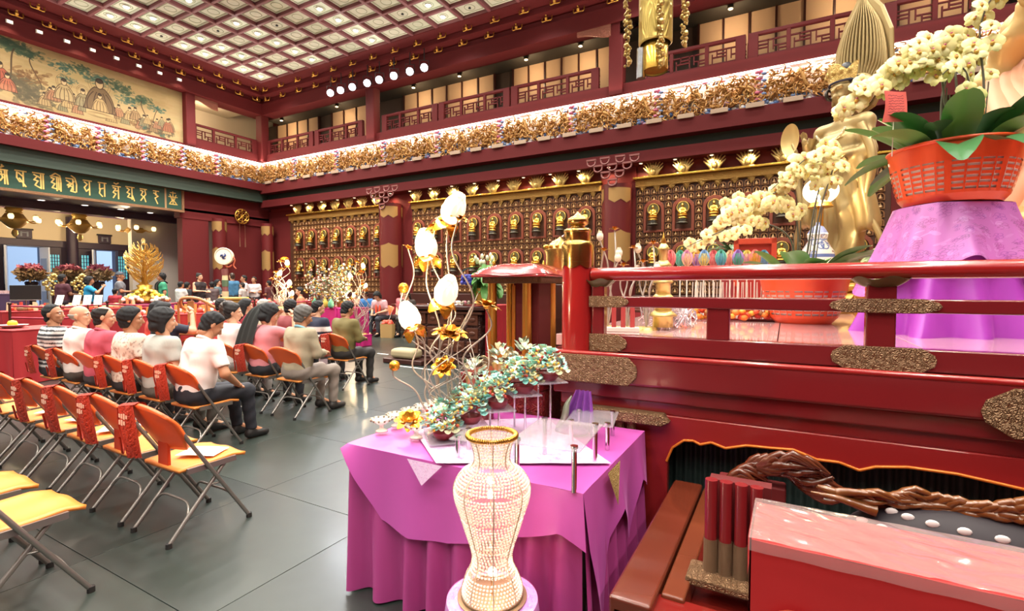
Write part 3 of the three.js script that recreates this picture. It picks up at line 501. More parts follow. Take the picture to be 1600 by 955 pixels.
{
  const backM = mat(0x503020, 0.5), figM = mat(0xffffff, 0.42, 0.35, { vertexColors: true }), nicheM = mat(0x83402c, 0.55), trimM = mat(0xbf9650, 0.42, 0.6, { bumpMap: repeatOf(scrollRelief, 4, 4), bumpScale: 0.02 });
  // one tiny plaque: an arched frame, a dark recess and a small seated figure in relief
  const tile = (() => {
    const arch = new THREE.Shape(); arch.moveTo(-0.085, -0.085); arch.lineTo(0.085, -0.085); arch.lineTo(0.085, 0.03); arch.absarc(0, 0.005, 0.085, 0.3, PI - 0.3); arch.lineTo(-0.085, -0.085);
    const hole = new THREE.Path(); hole.moveTo(-0.06, -0.065); hole.lineTo(0.06, -0.065); hole.lineTo(0.06, 0.015); hole.absarc(0, 0.005, 0.06, 0.2, PI - 0.2); hole.lineTo(-0.06, -0.065); arch.holes.push(hole);
    const g = new THREE.ExtrudeGeometry(arch, { depth: 0.035, bevelEnabled: false, curveSegments: 4 });
    return merge([tint(g, 0x8e6340), tint(ball(0.036, 0, -0.035, 0.016, 6, 1.25, 0.8, 0.7), 0xd0a878), tint(ball(0.024, 0, 0.0, 0.018, 6, 1, 1.2, 0.8), 0xd0a878), tint(ball(0.016, 0, 0.038, 0.02, 6), 0xc79c62), tint(box(0.1, 0.012, 0.03, 0, -0.068, 0.02), 0x9a7040)]);
  })();
  const crest = (() => { // shell-shaped gilt crest of curling leaves
    const g = [];
    for (let k = -4; k <= 4; k++) { const a = k * 0.3, l = 0.22 - Math.abs(k) * 0.01; g.push(taper([[Math.sin(a) * 0.04, -0.08, 0], [Math.sin(a) * l * 0.7, Math.cos(a) * l * 0.7 - 0.05, 0.05], [Math.sin(a * 1.15) * l, Math.cos(a) * l - 0.02, 0.03], [Math.sin(a * 1.3) * l * 1.12, Math.cos(a) * l * 1.0, 0.05]], (t) => 0.032 * (1 - t) + 0.01, 7, 5)); }
    g.push(ball(0.06, 0, -0.02, 0.05, 8), ball(0.035, 0, 0.09, 0.06, 7)); return merge(g);
  })();
  const arch = (() => { const s = new THREE.Shape(); s.moveTo(-0.28, -0.45); s.lineTo(0.28, -0.45); s.lineTo(0.28, 0.12); s.bezierCurveTo(0.3, 0.4, 0.12, 0.42, 0, 0.45); s.bezierCurveTo(-0.12, 0.42, -0.3, 0.4, -0.28, 0.12); s.lineTo(-0.28, -0.45); const h = new THREE.Path(); h.moveTo(-0.22, -0.4); h.lineTo(0.22, -0.4); h.lineTo(0.22, 0.1); h.bezierCurveTo(0.23, 0.32, 0.1, 0.34, 0, 0.36); h.bezierCurveTo(-0.1, 0.34, -0.23, 0.32, -0.22, 0.1); h.lineTo(-0.22, -0.4); s.holes.push(h); return new THREE.ExtrudeGeometry(s, { depth: 0.05, bevelEnabled: true, bevelSize: 0.008, bevelThickness: 0.008, bevelSegments: 1, curveSegments: 5 }); })();
  let statue = null; const budget = { n: 300 };
  const ranked = BAYS.map((b, k) => ({ ...b, k })).reverse(); // the nearest wall's plaques show largest
  for (const b of ranked) {
    const w = thing('niche_wall_panel', `gilt ${b.where} of rows of tiny plaques around arched niches`, 'wall panel', [0, 0, -14.3]);
    const cx = (b.x[0] + b.x[1]) / 2, L = b.x[1] - b.x[0];
    part(w, 'back_board', span(b.x[0], b.x[1], 0.9, 4.66, -0.3, -0.02), backM);
    part(w, 'gilt_cornice', [rspan(b.x[0] - 0.05, b.x[1] + 0.05, 4.6, 4.66, -0.05, 0.16, 0.012)], M.goldBright);
    part(w, 'carved_band', rspan(b.x[0], b.x[1], 4.38, 4.6, -0.05, 0.07, 0.02), trimM);
    part(w, 'carved_drops', Array.from({ length: Math.round(L / 0.4) }, (_, k) => { const g = new THREE.ConeGeometry(0.16, 0.16 + 0.08 * (k % 2), 7); g.rotateX(PI); g.scale(1, 1, 0.3); g.translate(b.x[0] + 0.2 + k * 0.4, 4.33, 0.03); return g; }), trimM);
    part(w, 'plinth', rspan(b.x[0], b.x[1], 0.9, 1.3, -0.1, 0.3, 0.02), M.darkWood);
    for (let k = 0; k < b.n; k++) { const c = part(w, 'gilt_crest', crest, M.goldPale); c.scale.set(1.35, 1.6, 0.8); c.position.set(b.nx + k * b.pitch, 4.79, 0.1); }
    const spots = [];
    for (let k = -1; k <= b.n; k++) { // columns of plaques between niches
      const x = b.nx + (k - 0.5) * b.pitch + b.pitch * (k < 0 ? 0.5 : 0);
      if (k < 0) continue;
      for (let row = 0; row < 15; row++) { const y = 4.24 - row * 0.2; spots.push([x, y]); if (([0, 1, 6, 7, 12, 13, 14].includes(row)) && k < b.n) for (let m = 1; m < 4; m++) spots.push([x + m * b.pitch / 4, y]); }
    }
    const many = [];
    for (const [x, y] of spots) {
      if (x < b.x[0] + 0.06 || x > b.x[1] - 0.06) continue;
      const seen = b.k === 2 ? x < 0.5 : y > 2.9 || x < -9;
      if (budget.n > 0 && seen) { budget.n--; part(w, 'plaque', tile, figM).position.set(x, y, -0.02); } else many.push([x, y]);
    }
    if (many.length) { const im = new THREE.InstancedMesh(tile, figM, many.length); many.forEach(([x, y], k) => im.setMatrixAt(k, new THREE.Matrix4().setPosition(x, y, -0.02))); im.name = 'more_plaques'; im.userData.kind = 'stuff'; im.castShadow = im.receiveShadow = true; w.add(im); }
    for (let k = 0; k < b.n; k++) for (const [row, y] of [['upper', 3.54], ['lower', 2.34]]) {
      const x = b.nx + k * b.pitch, a = part(w, 'niche_arch', arch, nicheM); a.position.set(x, y, -0.02);
      const pos = [x, y - 0.08, -14.16], label = `gilt seated statue with halo, ${ORD[k]} from the left, ${row} row, ${b.where}`;
      if (!statue) { statue = thing('seated_statue', label, 'statue', pos, 0, 'gilt statues in the wall niches'); part(statue, 'figure', figurine.body, M.goldBright); part(statue, 'lotus_seat', figurine.seat, M.gold); part(statue, 'halo', figurine.halo, mat(0xffffff, 0.4, 0.4, { vertexColors: true })); part(statue, 'pedestal', figurine.stand, mat(0x4a4436, 0.4)); statue.scale.setScalar(1.05); }
      else copy(statue, pos, 0, label);
    }
    // low altar ledge in front of each wall
    const alt = thing('altar_ledge', `long low offering ledge in front of the ${b.where}`, 'ledge', [cx, 0, -13.55]);
    part(alt, 'cabinet', rspan(-L / 2, L / 2, 0, 0.86, -0.4, 0.3, 0.02), M.darkWood); part(alt, 'ledge_top', rspan(-L / 2 - 0.05, L / 2 + 0.05, 0.86, 0.94, -0.45, 0.36, 0.02), mat(0x5a2a20, 0.35));
    part(alt, 'red_skirt', sheet((u, v) => [-L / 2 + u * L, 0.86 - v * 0.3, 0.37 + 0.02 * Math.sin(u * L * 14)], Math.round(L * 20), 2), mat(0x8e2226, 0.6, 0, { side: THREE.DoubleSide }));
  }
}

// ======================= SIGN ABOVE THE OPENING =======================
{
  const t = thing('sign_board', 'long green sign with eleven gilt script characters in a patterned frame above the foyer', 'sign', [WX + 0.1, 4.87, -6.66], PI / 2);
  const W = 8.0, H = 0.78;
  const tex = canvasTexture(2048, 200, (c, w, h) => {
    c.fillStyle = '#214436'; c.fillRect(0, 0, w, h); const r = rngOf(2);
    for (let k = 0; k < 500; k++) { c.fillStyle = `rgba(${30 + r() * 30},${70 + r() * 40},${50 + r() * 30},0.25)`; c.fillRect(r() * w, r() * h, 8, 3); }
    // strokes of each character in a 100 x 130 cell: polylines and arcs
    const glyphs = [
      [[[25, 5], [40, 12], [60, 2]], [[50, 0], [50, -8]], [[10, 28], [90, 28]], [[70, 28], [70, 130]], [[20, 45], [45, 40], [45, 62], [18, 70]], [[45, 62], [55, 85], [35, 110], [12, 100]], [[50, 62], [70, 62]], [[85, 28], [85, 60], [92, 130]]],
      [[[8, 18], [92, 18]], [[70, 18], [70, 130]], [[20, 30], [18, 70], [40, 100], [70, 95]], [[35, 35], [70, 60]], [[40, 75], [88, 130]]],
      [[[5, 15], [95, 15]], [[70, 15], [70, 130]], [[90, 15], [90, 130]], [[15, 30], [40, 40], [12, 70], [45, 75], [20, 110], [70, 130]], [[45, 40], [70, 55]]],
      [[[20, 15], [50, -5], [90, 10], [98, 60], [96, 130]], [[8, 22], [75, 22]], [[62, 22], [62, 130]], [[15, 35], [40, 40], [14, 70], [45, 78], [20, 112], [60, 118]], [[78, 30], [80, 120]]],
      [[[0, 20], [60, 20]], [[50, -5], [80, 10], [95, 60], [92, 120]], [[5, 40], [40, 55], [10, 75], [60, 85], [40, 120], [80, 125]], [[62, 22], [62, 110]], [[20, 90], [70, 40]]],
      [[[15, 15], [90, 15]], [[72, 15], [72, 130]], [[25, 30], [50, 45], [22, 75], [40, 105], [70, 80]]],
      [[[15, 15], [90, 15]], [[75, 15], [75, 125]], [[25, 28], [25, 70], [60, 60]], [[30, 75], [22, 105], [50, 128]]],
      [[[30, 0], [50, 8], [72, -4]], [[12, 26], [92, 26]], [[72, 26], [72, 130]], [[20, 42], [46, 46], [16, 82], [44, 92], [18, 126]], [[46, 66], [72, 62]]],
      [[[8, 15], [95, 15]], [[72, 15], [72, 120]], [[20, 28], [45, 38], [18, 66], [48, 74], [24, 104], [70, 112]], [[78, 90], [96, 130]]],
      [[[20, 15], [90, 15]], [[70, 15], [80, 60], [60, 80], [78, 125]], [[25, 30], [50, 36], [28, 70], [55, 84], [24, 118]]],
      [[[25, 15], [85, 15]], [[55, 15], [48, 50], [80, 60], [42, 80], [70, 128]], [[30, 36], [60, 44]]],
    ];
    const start = 735, gap = 105;
    const pen = (col, lw) => { c.strokeStyle = col; c.lineWidth = lw; c.lineCap = 'square'; c.lineJoin = 'round'; };
    const drawAll = (dx, dy, col, lw) => { pen(col, lw); glyphs.forEach((g, k) => g.forEach((s) => { c.beginPath(); s.forEach(([x, y], m) => { const X = start + k * gap + x * 0.72 + dx, Y = 32 + y * 1.02 + dy; if (m) c.lineTo(X, Y); else c.moveTo(X, Y); }); c.stroke(); })); };
    drawAll(3, 4, '#122a20', 12); drawAll(0, 0, '#d9b25c', 11); drawAll(-1, -1, '#f0cf7c', 5);
    // characters further left, off towards the other end of the board
    for (let k = 0; k < 6; k++) glyphs[(k * 3 + 1) % 11].forEach((s) => { pen('#d9b25c', 11); c.beginPath(); s.forEach(([x, y], m) => { const X = 90 + k * 105 + x * 0.72, Y = 32 + y * 1.02; if (m) c.lineTo(X, Y); else c.moveTo(X, Y); }); c.stroke(); });
    c.fillStyle = '#a9835a'; c.fillRect(1898, 0, 16, h);
    pen('#d9b25c', 9); for (const s of [[[1935, 80], [2010, 80]], [[1972, 30], [1972, 150]], [[1940, 150], [2008, 150]], [[1945, 60], [1965, 115], [1945, 140]], [[2000, 60], [1980, 115], [2000, 140]], [[1950, 40], [1995, 40]]]) { c.beginPath(); s.forEach(([x, y], m) => (m ? c.lineTo(x, y) : c.moveTo(x, y))); c.stroke(); }
  });
  const face = box(W, H, 0.06), edge = mat(0x2a4a3c, 0.5); face.attributes.uv.array.set([0, 1, 1, 1, 0, 0, 1, 0], 32);
  part(t, 'lettered_board', face, [edge, edge, edge, edge, new THREE.MeshStandardMaterial({ map: tex, roughness: 0.5 }), edge]);
  const fr = mat(0x9a6f4c, 0.5, 0.25, { bumpMap: repeatOf(scrollRelief, 4, 4), bumpScale: 0.02 });
  for (const s of [-1, 1]) { part(t, 'frame_rail', rbox(W + 0.2, 0.1, 0.12, 0.02, 0, s * (H / 2 + 0.03), 0), fr); part(t, 'frame_stile', rbox(0.1, H, 0.12, 0.02, s * (W / 2 + 0.05), 0, 0), fr); }
}
// round gilt wall ornament with tassel, left of the corner
{
  const t = thing('wall_medallion', 'round openwork gilt medallion with hanging tassels on the red wall near the corner', 'ornament', [WX + 0.12, 4.55, -13.1], PI / 2);
  const ring = [new THREE.TorusGeometry(0.3, 0.03, 6, 28), new THREE.TorusGeometry(0.2, 0.02, 5, 24)]; for (let k = 0; k < 8; k++) { const a = k * PI / 4; ring.push(bar([0, 0, 0], [Math.cos(a) * 0.3, Math.sin(a) * 0.3, 0], 0.018, 5), ball(0.045, Math.cos(a) * 0.25, Math.sin(a) * 0.25, 0.02, 7)); }
  part(t, 'openwork_disc', ring, M.gold); for (const s of [-1, 1]) part(t, 'tassel', [bar([s * 0.12, -0.28, 0], [s * 0.12, -0.9, 0], 0.008, 5), cyl(0.015, 0.03, 0.4, 8, s * 0.12, -1.1, 0)], mat(0x7a4a36, 0.6));
}

// ======================= FOYER =======================
{
  const BX = -28, wood = mat(0x35283c, 0.5), creamM = mat(0xd9c8a8, 0.8);
  const back = structure('wall_foyer_back');
  part(back, 'plaster_band', [span(BX - 0.3, BX, 3.5, 4.9, -14.6, 12)], creamM);
  // door openings at z -8.85..-7.81 and -11.58..-10.78, more towards the other side of the hall
  const gaps = [[-14.6, -14.2], [-11.6, -10.75], [-8.9, -7.75], [-5.6, -4.6], [-2, -1]];
  for (let k = 1; k < gaps.length; k++) part(back, 'timber_wall', span(BX - 0.25, BX, 0, 3.3, gaps[k - 1][1], gaps[k][0]), wood);
  part(back, 'timber_wall', span(BX - 0.25, BX, 0, 3.3, -1, 12), wood);
  part(back, 'lintel_beam', rspan(BX - 0.3, BX + 0.12, 3.26, 3.55, -14.6, 12, 0.02), wood);
  wallPiece('wall_foyer_side', [span(-31, -20.6, 0, 4.9, -14.9, -14.5)], M.redWall);
  wallPiece('foyer_ceiling', [span(-31, -20.6, 4.9, 5.1, -14.9, 12)], mat(0x3a2b38, 0.5));
  wallPiece('foyer_soffit', [span(-22.9, WX, 4.5, 4.6, -14.5, 12), span(-23.2, -22.9, 4.3, 4.9, -14.5, 12), span(-25.2, -24.9, 4.45, 4.9, -14.5, 12), span(-23.1, -22.8, 4.25, 4.5, -14.5, 12)], mat(0x46303c, 0.45));
  wallPiece('wall_foyer_white', [span(-23.9, -23.6, 0, 4.42, -13.9, -10.35)], mat(0xdfd8cc, 0.75));
  wallPiece('wall_foyer_jamb', [span(-23.4, WX - 0.2, 0, 4.5, -13.6, -12.15)], mat(0x5f2a3e, 0.5));
  wallPiece('foyer_ground', span(-45, -28, -0.3, -0.02, -30, 20), mat(0xa8aeb0, 0.8));
  wallPiece('opposite_facade', [span(-40.5, -40, 0, 9, -30, 20)], mat(0xb9c4cc, 0.8));
  const cols = [[BX + 0.3, -9.86, 'dark foyer column between the two entrance doors'], [BX + 0.3, -12.6, 'dark foyer column right of the entrance doors'], [BX + 0.3, -6.6, 'dark foyer column at the left of the frame']];
  for (const [x, z, label] of cols) { const c = thing('foyer_column', label, 'column', [x, 0, z]); part(c, 'shaft', cyl(0.2, 0.2, 4.6, 20, 0, 2.3, 0), wood); part(c, 'base_drum', cyl(0.27, 0.3, 0.25, 20, 0, 0.125, 0), M.soffit); }
  // doors standing open, with bright reveals
  const doorM = mat(0x8fa2c4, 0.4), paleM = mat(0xcfd8ea, 0.35);
  let doors = 0; const leaf = (label, z, turn, w) => { const d = structure(`door_${++doors}`); d.position.set(BX + 0.02, 0, z); d.rotation.y = turn; part(d, 'door_leaf', rbox(w, 3.2, 0.06, 0.01, w / 2, 1.62, 0), paleM); for (const y of [0.8, 2.2]) part(d, 'panel', rbox(w - 0.16, 1.1, 0.03, 0.01, w / 2, y, 0.04), doorM); part(d, 'handle', bar([w - 0.1, 1.0, 0.06], [w - 0.1, 1.4, 0.06], 0.015), M.brass); };
  leaf('', -7.8, -0.35, 0.55); leaf('', -8.85, 0.3, 0.5); leaf('', -10.78, -0.5, 0.6);
  for (const [z0, z1] of [[-8.9, -7.75], [-11.6, -10.75]]) { const f = structure('door_frame'); for (const z of [z0, z1]) part(f, 'door_jamb', rspan(BX - 0.25, BX + 0.1, 0, 3.3, z - 0.06, z + 0.06, 0.01), mat(0x3c4468, 0.4)); part(f, 'door_head', rspan(BX - 0.25, BX + 0.1, 3.22, 3.32, z0, z1, 0.01), mat(0x3c4468, 0.4)); }
  // lattice windows lit by the day outside
  const bright = glow(0x46c2e0, 1.0, 0x7fd0e0);
  let k = 0;
  for (const [z0, z1, y0, y1] of [[-9.5, -8.97, 1.75, 2.95], [-10.55, -10.25, 2.3, 2.98], [-12.05, -11.66, 1.9, 3.0], [-7.55, -6.9, 1.6, 2.95]]) {
    const wdw = structure(`window_${++k}`); part(wdw, 'lit_window_pane', span(BX + 0.005, BX + 0.015, y0, y1, z0, z1), bright);
    const nb = Math.max(3, Math.round((z1 - z0) / 0.09)), nh = Math.round((y1 - y0) / 0.16);
    for (let i = 0; i <= nb; i++) part(wdw, 'lattice_bar', span(BX + 0.01, BX + 0.05, y0, y1, z0 + (z1 - z0) * i / nb - 0.012, z0 + (z1 - z0) * i / nb + 0.012), wood);
    for (let i = 0; i <= nh; i++) part(wdw, 'lattice_bar', span(BX + 0.01, BX + 0.05, y0 + (y1 - y0) * i / nh - 0.012, y0 + (y1 - y0) * i / nh + 0.012, z0, z1), wood);
  }
  // small plaques above the doors
  for (const [z, label] of [[-8.35, 'small dark carved plaque above the left entrance door'], [-11.15, 'small dark carved plaque above the right entrance door']]) { const p = thing('door_plaque', label, 'plaque', [BX + 0.06, 3.75, z], PI / 2); part(p, 'board', rbox(0.5, 0.36, 0.05, 0.01), wood); part(p, 'frame', [rbox(0.6, 0.07, 0.08, 0.02, 0, 0.2, 0), rbox(0.44, 0.05, 0.07, 0.02, 0, -0.2, 0)], mat(0x1f1a22, 0.5)); part(p, 'emblem', [box(0.06, 0.2, 0.02, -0.1, 0, 0.03), box(0.06, 0.2, 0.02, 0.1, 0, 0.03), box(0.2, 0.04, 0.02, 0, 0.06, 0.03)], mat(0x6f7480, 0.5)); }
  // chandeliers
  const makeChandelier = (label, pos) => {
    const t = thing('chandelier', label, 'chandelier', pos, 0, 'gilt foyer chandeliers');
    part(t, 'crown', lathe([[0.05, 0.5], [0.2, 0.5], [0.26, 0.42], [0.2, 0.36], [0.24, 0.3], [0.14, 0.26]], 8), mat(0xd0a850, 0.4, 0.3));
    part(t, 'basket', [lathe([[0.24, 0.26], [0.34, 0.1], [0.42, 0.04], [0.3, -0.1], [0.16, -0.24], [0.06, -0.26]], 10)], mat(0xc09a50, 0.45, 0.35));
    part(t, 'pendant', [ball(0.08, 0, -0.36, 0, 10), lathe([[0, -0.56], [0.06, -0.52], [0.1, -0.42], [0.03, -0.3]], 10)], M.goldPale);
    part(t, 'rod', bar([0, 0.5, 0], [0, 1.05, 0], 0.02), M.brass);
    for (let a = 0; a < 6; a++) {
      const c = Math.cos(a * PI / 3 + 0.4), s = Math.sin(a * PI / 3 + 0.4);
      const arm = part(t, 'arm', [tube([[c * 0.35, 0.06, s * 0.35], [c * 0.5, -0.02, s * 0.5], [c * 0.66, 0.02, s * 0.66]], 0.018, 8, 5)], M.gold);
      part(arm, 'lantern', [lathe([[0, -0.04], [0.06, -0.03], [0.085, 0.04], [0.08, 0.1], [0.05, 0.14], [0, 0.15]], 10).translate(c * 0.68, 0.05, s * 0.68)], glow(0xffdf9a, 5));
      part(arm, 'lantern_cap', [cyl(0.03, 0.09, 0.04, 10, c * 0.68, 0.21, s * 0.68)], M.gold);
    }
    return t;
  };
  const ch = makeChandelier('gilt foyer chandelier with glowing lanterns, left one at the frame edge', [-23.9, 3.86, -6.9]);
  copy(ch, [-23.9, 3.86, -8.75], 0, 'gilt foyer chandelier with glowing lanterns, middle of the three'); copy(ch, [-23.9, 3.86, -10.0 - 0.65], 0, 'gilt foyer chandelier with glowing lanterns, right one by the white wall');
  for (const z of [-6.9, -8.75, -10.6]) { const s = new THREE.PointLight(0xffe2b8, 26, 0, 2); s.name = 'chandelier_glow'; s.castShadow = true; s.position.set(-24.7, 3.6, z); scene.add(s); }
  // downlights in the soffit of the opening
  let first = null; [-7.1, -8.3, -9.4, -10.4, -11.4].forEach((z, n) => { const pos = [-22.2, 4.49, z], label = `flat round downlight in the soffit behind the sign, ${ORD[n]} from the left`; if (!first) { first = thing('foyer_downlight', label, 'downlight', pos, 0, 'downlights behind the sign'); part(first, 'trim_ring', cyl(0.12, 0.12, 0.015, 16), M.white); part(first, 'lens', cyl(0.09, 0.09, 0.012, 16, 0, -0.008, 0), glow(0xfff4e6, 6)); } else copy(first, pos, 0, label); const s = new THREE.SpotLight(0xfff0e0, 30, 0, 0.8, 0.6, 2); s.name = 'foyer_beam'; s.castShadow = true; s.position.set(-22.2, 4.44, z); s.target.position.set(-22.2, 0, z); scene.add(s, s.target); });
}

// ======================= ALTAR PLATFORM WITH RAILING =======================
const leafShape = (w, l, curl = 0.2, n = 8) => sheet((u, v) => { const t = v, s = (u - 0.5) * w * Math.sin(PI * Math.min(1, t * 0.93 + 0.07)) ** 0.7; return [s, curl * l * Math.sin(t * 1.9) - Math.abs(u - 0.5) * -0.18 * w, -t * l]; }, 4, n);
{
  const t = thing('altar_platform', 'raised red lacquered altar platform with railing, gilt corner plates and scalloped apron', 'altar', [0, 0, 0]);
  const Z = -2.75, L = -1.31, R = 4.2, lac = M.redLacquer;
  const plankM = [0xd4aaa8, 0xdcb2b0, 0xcca09e].map((c) => mat(c, 0.16, 0, { clearcoat: 0.8, clearcoatRoughness: 0.06 }));
  for (let k = 0; k < 9; k++) part(t, 'deck_plank', rspan(L + 0.04 + k * 0.62, L + 0.04 + k * 0.62 + 0.615, 1.18, 1.25, -9.2, Z - 0.13, 0.004), plankM[k % 3]);
  part(t, 'ledge', rspan(L, R, 0.985, 1.16, Z - 0.2, Z, 0.02), lac);
  part(t, 'side_ledge', rspan(L, L + 0.2, 0.985, 1.16, -9.2, Z - 0.2, 0.02), lac);
  part(t, 'ledge_lip', [bar([L, 1.155, Z - 0.01], [R, 1.155, Z - 0.01], 0.016, 8)], M.redBright);
  part(t, 'upper_fascia', rspan(L + 0.06, R, 0.9, 0.99, Z - 0.3, Z - 0.035, 0.012), lac);
  part(t, 'middle_fascia', rspan(L + 0.1, R, 0.83, 0.91, Z - 0.4, Z - 0.06, 0.012), mat(0x7b1819, 0.25, 0, { clearcoat: 0.5, clearcoatRoughness: 0.15 }));
  part(t, 'lower_fascia', rspan(-0.98, R, 0.77, 0.84, Z - 0.4, Z - 0.09, 0.012), lac);
  // scalloped apron and its gilt edge
  const edge = [[-0.56, 0.1], [-0.56, 0.58], [-0.53, 0.66], [-0.47, 0.71], [-0.42, 0.715], [-0.385, 0.7], [-0.33, 0.72], [-0.26, 0.7], [-0.16, 0.73], [-0.05, 0.735], [0.05, 0.742], [0.15, 0.71], [0.24, 0.712], [0.32, 0.688], [0.38, 0.715], [0.5, 0.735], [0.67, 0.735], [0.88, 0.71], [1.0, 0.69], [1.1, 0.71], [1.3, 0.73], [1.6, 0.7], [1.8, 0.71], [2.2, 0.73], [R, 0.7]];
  part(t, 'apron', slab([[-0.98, 0.1], [-0.98, 0.83], [R, 0.83], ...edge.slice().reverse()], 0.05, 0.004).translate(0, 0, Z - 0.07), mat(0x8c1e1e, 0.28, 0, { clearcoat: 0.5, clearcoatRoughness: 0.15 }));
  const segs = []; for (let k = 1; k < edge.length - 1; k++) segs.push(bar([...edge[k], Z - 0.042], [...edge[k + 1], Z - 0.042], 0.0075, 6));
  part(t, 'gilt_edge', segs, mat(0xe07a2a, 0.3, 0.3));
  part(t, 'pleated_curtain', sheet((u, v) => [-0.6 + u * 4.8, 0.02 + v * 0.78, Z - 0.2 + 0.012 * Math.sin(u * 4.8 * 120)], 560, 1), mat(0x22302c, 0.55, 0, { side: THREE.DoubleSide }));
  part(t, 'core', span(L + 0.15, R, 0.02, 1.17, -9.2, Z - 0.45), M.redDeep);
  // corner colonettes on a gilt plate under the left end
  part(t, 'colonette_plate', slab([[-1.05, 0.79], [-0.58, 0.79], [-0.55, 0.81], [-0.58, 0.84], [-1.05, 0.84]], 0.1, 0.006).translate(0, 0, Z - 0.03), M.giltRelief);
  part(t, 'corner_post', span(-1.05, -0.7, 0.02, 0.8, Z - 0.3, Z - 0.06), M.redDeep);
  for (let k = 0; k < 5; k++) part(t, 'colonette', cyl(0.026, 0.026, 0.5, 12, -1.02 + k * 0.066, 0.55, Z - 0.035), mat(0xb98a6a, 0.35, 0.6, { bumpMap: repeatOf(scrollRelief, 2, 4), bumpScale: 0.01 }));
  // gilt relief plates on the ledge and rails
  const plate = (x0, x1, y0, y1, z, name = 'gilt_plate', tip = 0.05) => { const h = (y1 - y0) / 2, m = (y0 + y1) / 2; const l = x0 > -1.2 && x0 !== -1.02; part(t, name, slab([[x0 + (l ? tip : 0), y0], [x1 - tip, y0], [x1 - tip * 0.7, m - h * 0.8], [x1 - tip * 0.15, m - h * 0.45], [x1, m], [x1 - tip * 0.15, m + h * 0.45], [x1 - tip * 0.7, m + h * 0.8], [x1 - tip, y1], [x0 + (l ? tip : 0), y1], ...(l ? [[x0 + tip * 0.7, m + h * 0.8], [x0 + tip * 0.15, m + h * 0.45], [x0, m], [x0 + tip * 0.15, m - h * 0.45], [x0 + tip * 0.7, m - h * 0.8]] : [])], 0.014, 0.004).translate(0, 0, z), M.giltRelief); };
  plate(L, -0.72, 0.99, 1.145, Z + 0.006); plate(0.73, 1.35, 0.93, 1.13, Z + 0.006, 'gilt_plate', 0.1);
  part(t, 'bottom_rail', rspan(-1.02, R, 1.165, 1.268, Z - 0.14, Z - 0.07, 0.01), lac); plate(-1.02, -0.8, 1.17, 1.265, Z - 0.066); plate(0.2, 0.59, 1.165, 1.268, Z - 0.066);
  part(t, 'middle_rail', rspan(-1.02, R, 1.43, 1.492, Z - 0.15, Z - 0.06, 0.008), lac); plate(-1.02, -0.79, 1.432, 1.49, Z - 0.056); plate(0.19, 0.6, 1.432, 1.49, Z - 0.056, 'gilt_plate', 0.06);
  part(t, 'top_rail', bar([-1.02, 1.622, Z - 0.105], [R, 1.632, Z - 0.105], 0.04, 18), M.redBright);
  for (const [x, y1, w] of [[-0.975, 1.56, 0.075], [-0.31, 1.44, 0.115], [0.39, 1.56, 0.115], [1.08, 1.44, 0.115], [1.78, 1.56, 0.115]]) {
    const b = part(t, 'baluster', rspan(x - w / 2, x + w / 2, 1.26, y1, Z - 0.14, Z - 0.07, 0.01), lac);
    if (y1 > 1.5) part(b, 'lotus_cap', sheet((u, v) => { const a = u * 2 * PI, wv = Math.cos(a * 5) * 0.008 * v, r = (0.03 + 0.085 * v) * (w < 0.1 ? 0.85 : 1); return [x + Math.cos(a) * r, 1.545 + v * v * 0.045 + wv, Z - 0.105 + Math.sin(a) * r * 0.8]; }, 40, 6), mat(0x6c6a45, 0.35, 0.5, { side: THREE.DoubleSide }), 'green gilt lotus leaf cap');
  }
  // corner post with brass finial
  const post = part(t, 'corner_post', [cyl(0.093, 0.095, 0.56, 32, -1.115, 1.44, Z - 0.1)], M.redBright, 'round red corner post');
  part(post, 'brass_finial', [lathe([[0.0975, 1.69], [0.1, 1.7], [0.1, 1.795], [0.085, 1.82], [0.08, 1.83], [0.08, 1.875], [0.086, 1.878], [0.086, 1.89], [0.075, 1.9], [0.05, 1.905], [0.04, 1.915], [0.058, 1.925], [0.066, 1.945], [0.06, 1.965], [0.03, 1.98], [0.012, 1.995], [0, 2.01]], 36).translate(-1.115, 0, Z - 0.1), sheet((u, v) => { const a = u * 2 * PI; return [-1.115 + Math.cos(a) * 0.099, 1.7 - v * (0.02 + 0.02 * Math.abs(Math.sin(a * 3))), Z - 0.1 - Math.sin(a) * 0.099]; }, 48, 2)], M.brass, 'brass finial with onion tip');
}
// spotlights that wash the altar, hung from the front of the hall
{
  let first = null;
  [[-2.6, 7.4, -3.4], [-0.8, 7.4, -2.6], [0.9, 7.4, -2.2], [2.6, 7.4, -2.2], [3.4, 7.2, -4.4], [-1.6, 7.2, -6.6]].forEach((p, k) => {
    const label = `black track spotlight above the altar platform, ${ORD[k]} from the left`;
    if (!first) { first = thing('altar_spotlight', label, 'spotlight', p, 0, 'spotlights above the altar'); part(first, 'can', cyl(0.1, 0.12, 0.26, 16), M.black); part(first, 'lens', cyl(0.1, 0.1, 0.02, 16, 0, -0.14, 0), glow(0xfff2dc, 6)); part(first, 'stem', bar([0, 0.12, 0], [0, 2.5, 0], 0.015), M.black); } else copy(first, p, 0, label);
    const s = new THREE.SpotLight(0xfff0d8, LEVEL.altar, 0, 0.62, 0.7, 2); s.name = 'altar_beam'; s.castShadow = true; s.shadow.radius = 4; s.position.set(p[0], p[1] - 0.2, p[2]); s.target.position.set(...[[-1.3, 0.7, -2.0], [-0.7, 1.2, -3.0], [0.3, 1.2, -3.8], [0.9, 2.2, -4.4], [1.2, 2.4, -6.6], [0.3, 3, -7]][k]); scene.add(s, s.target);
  });
}

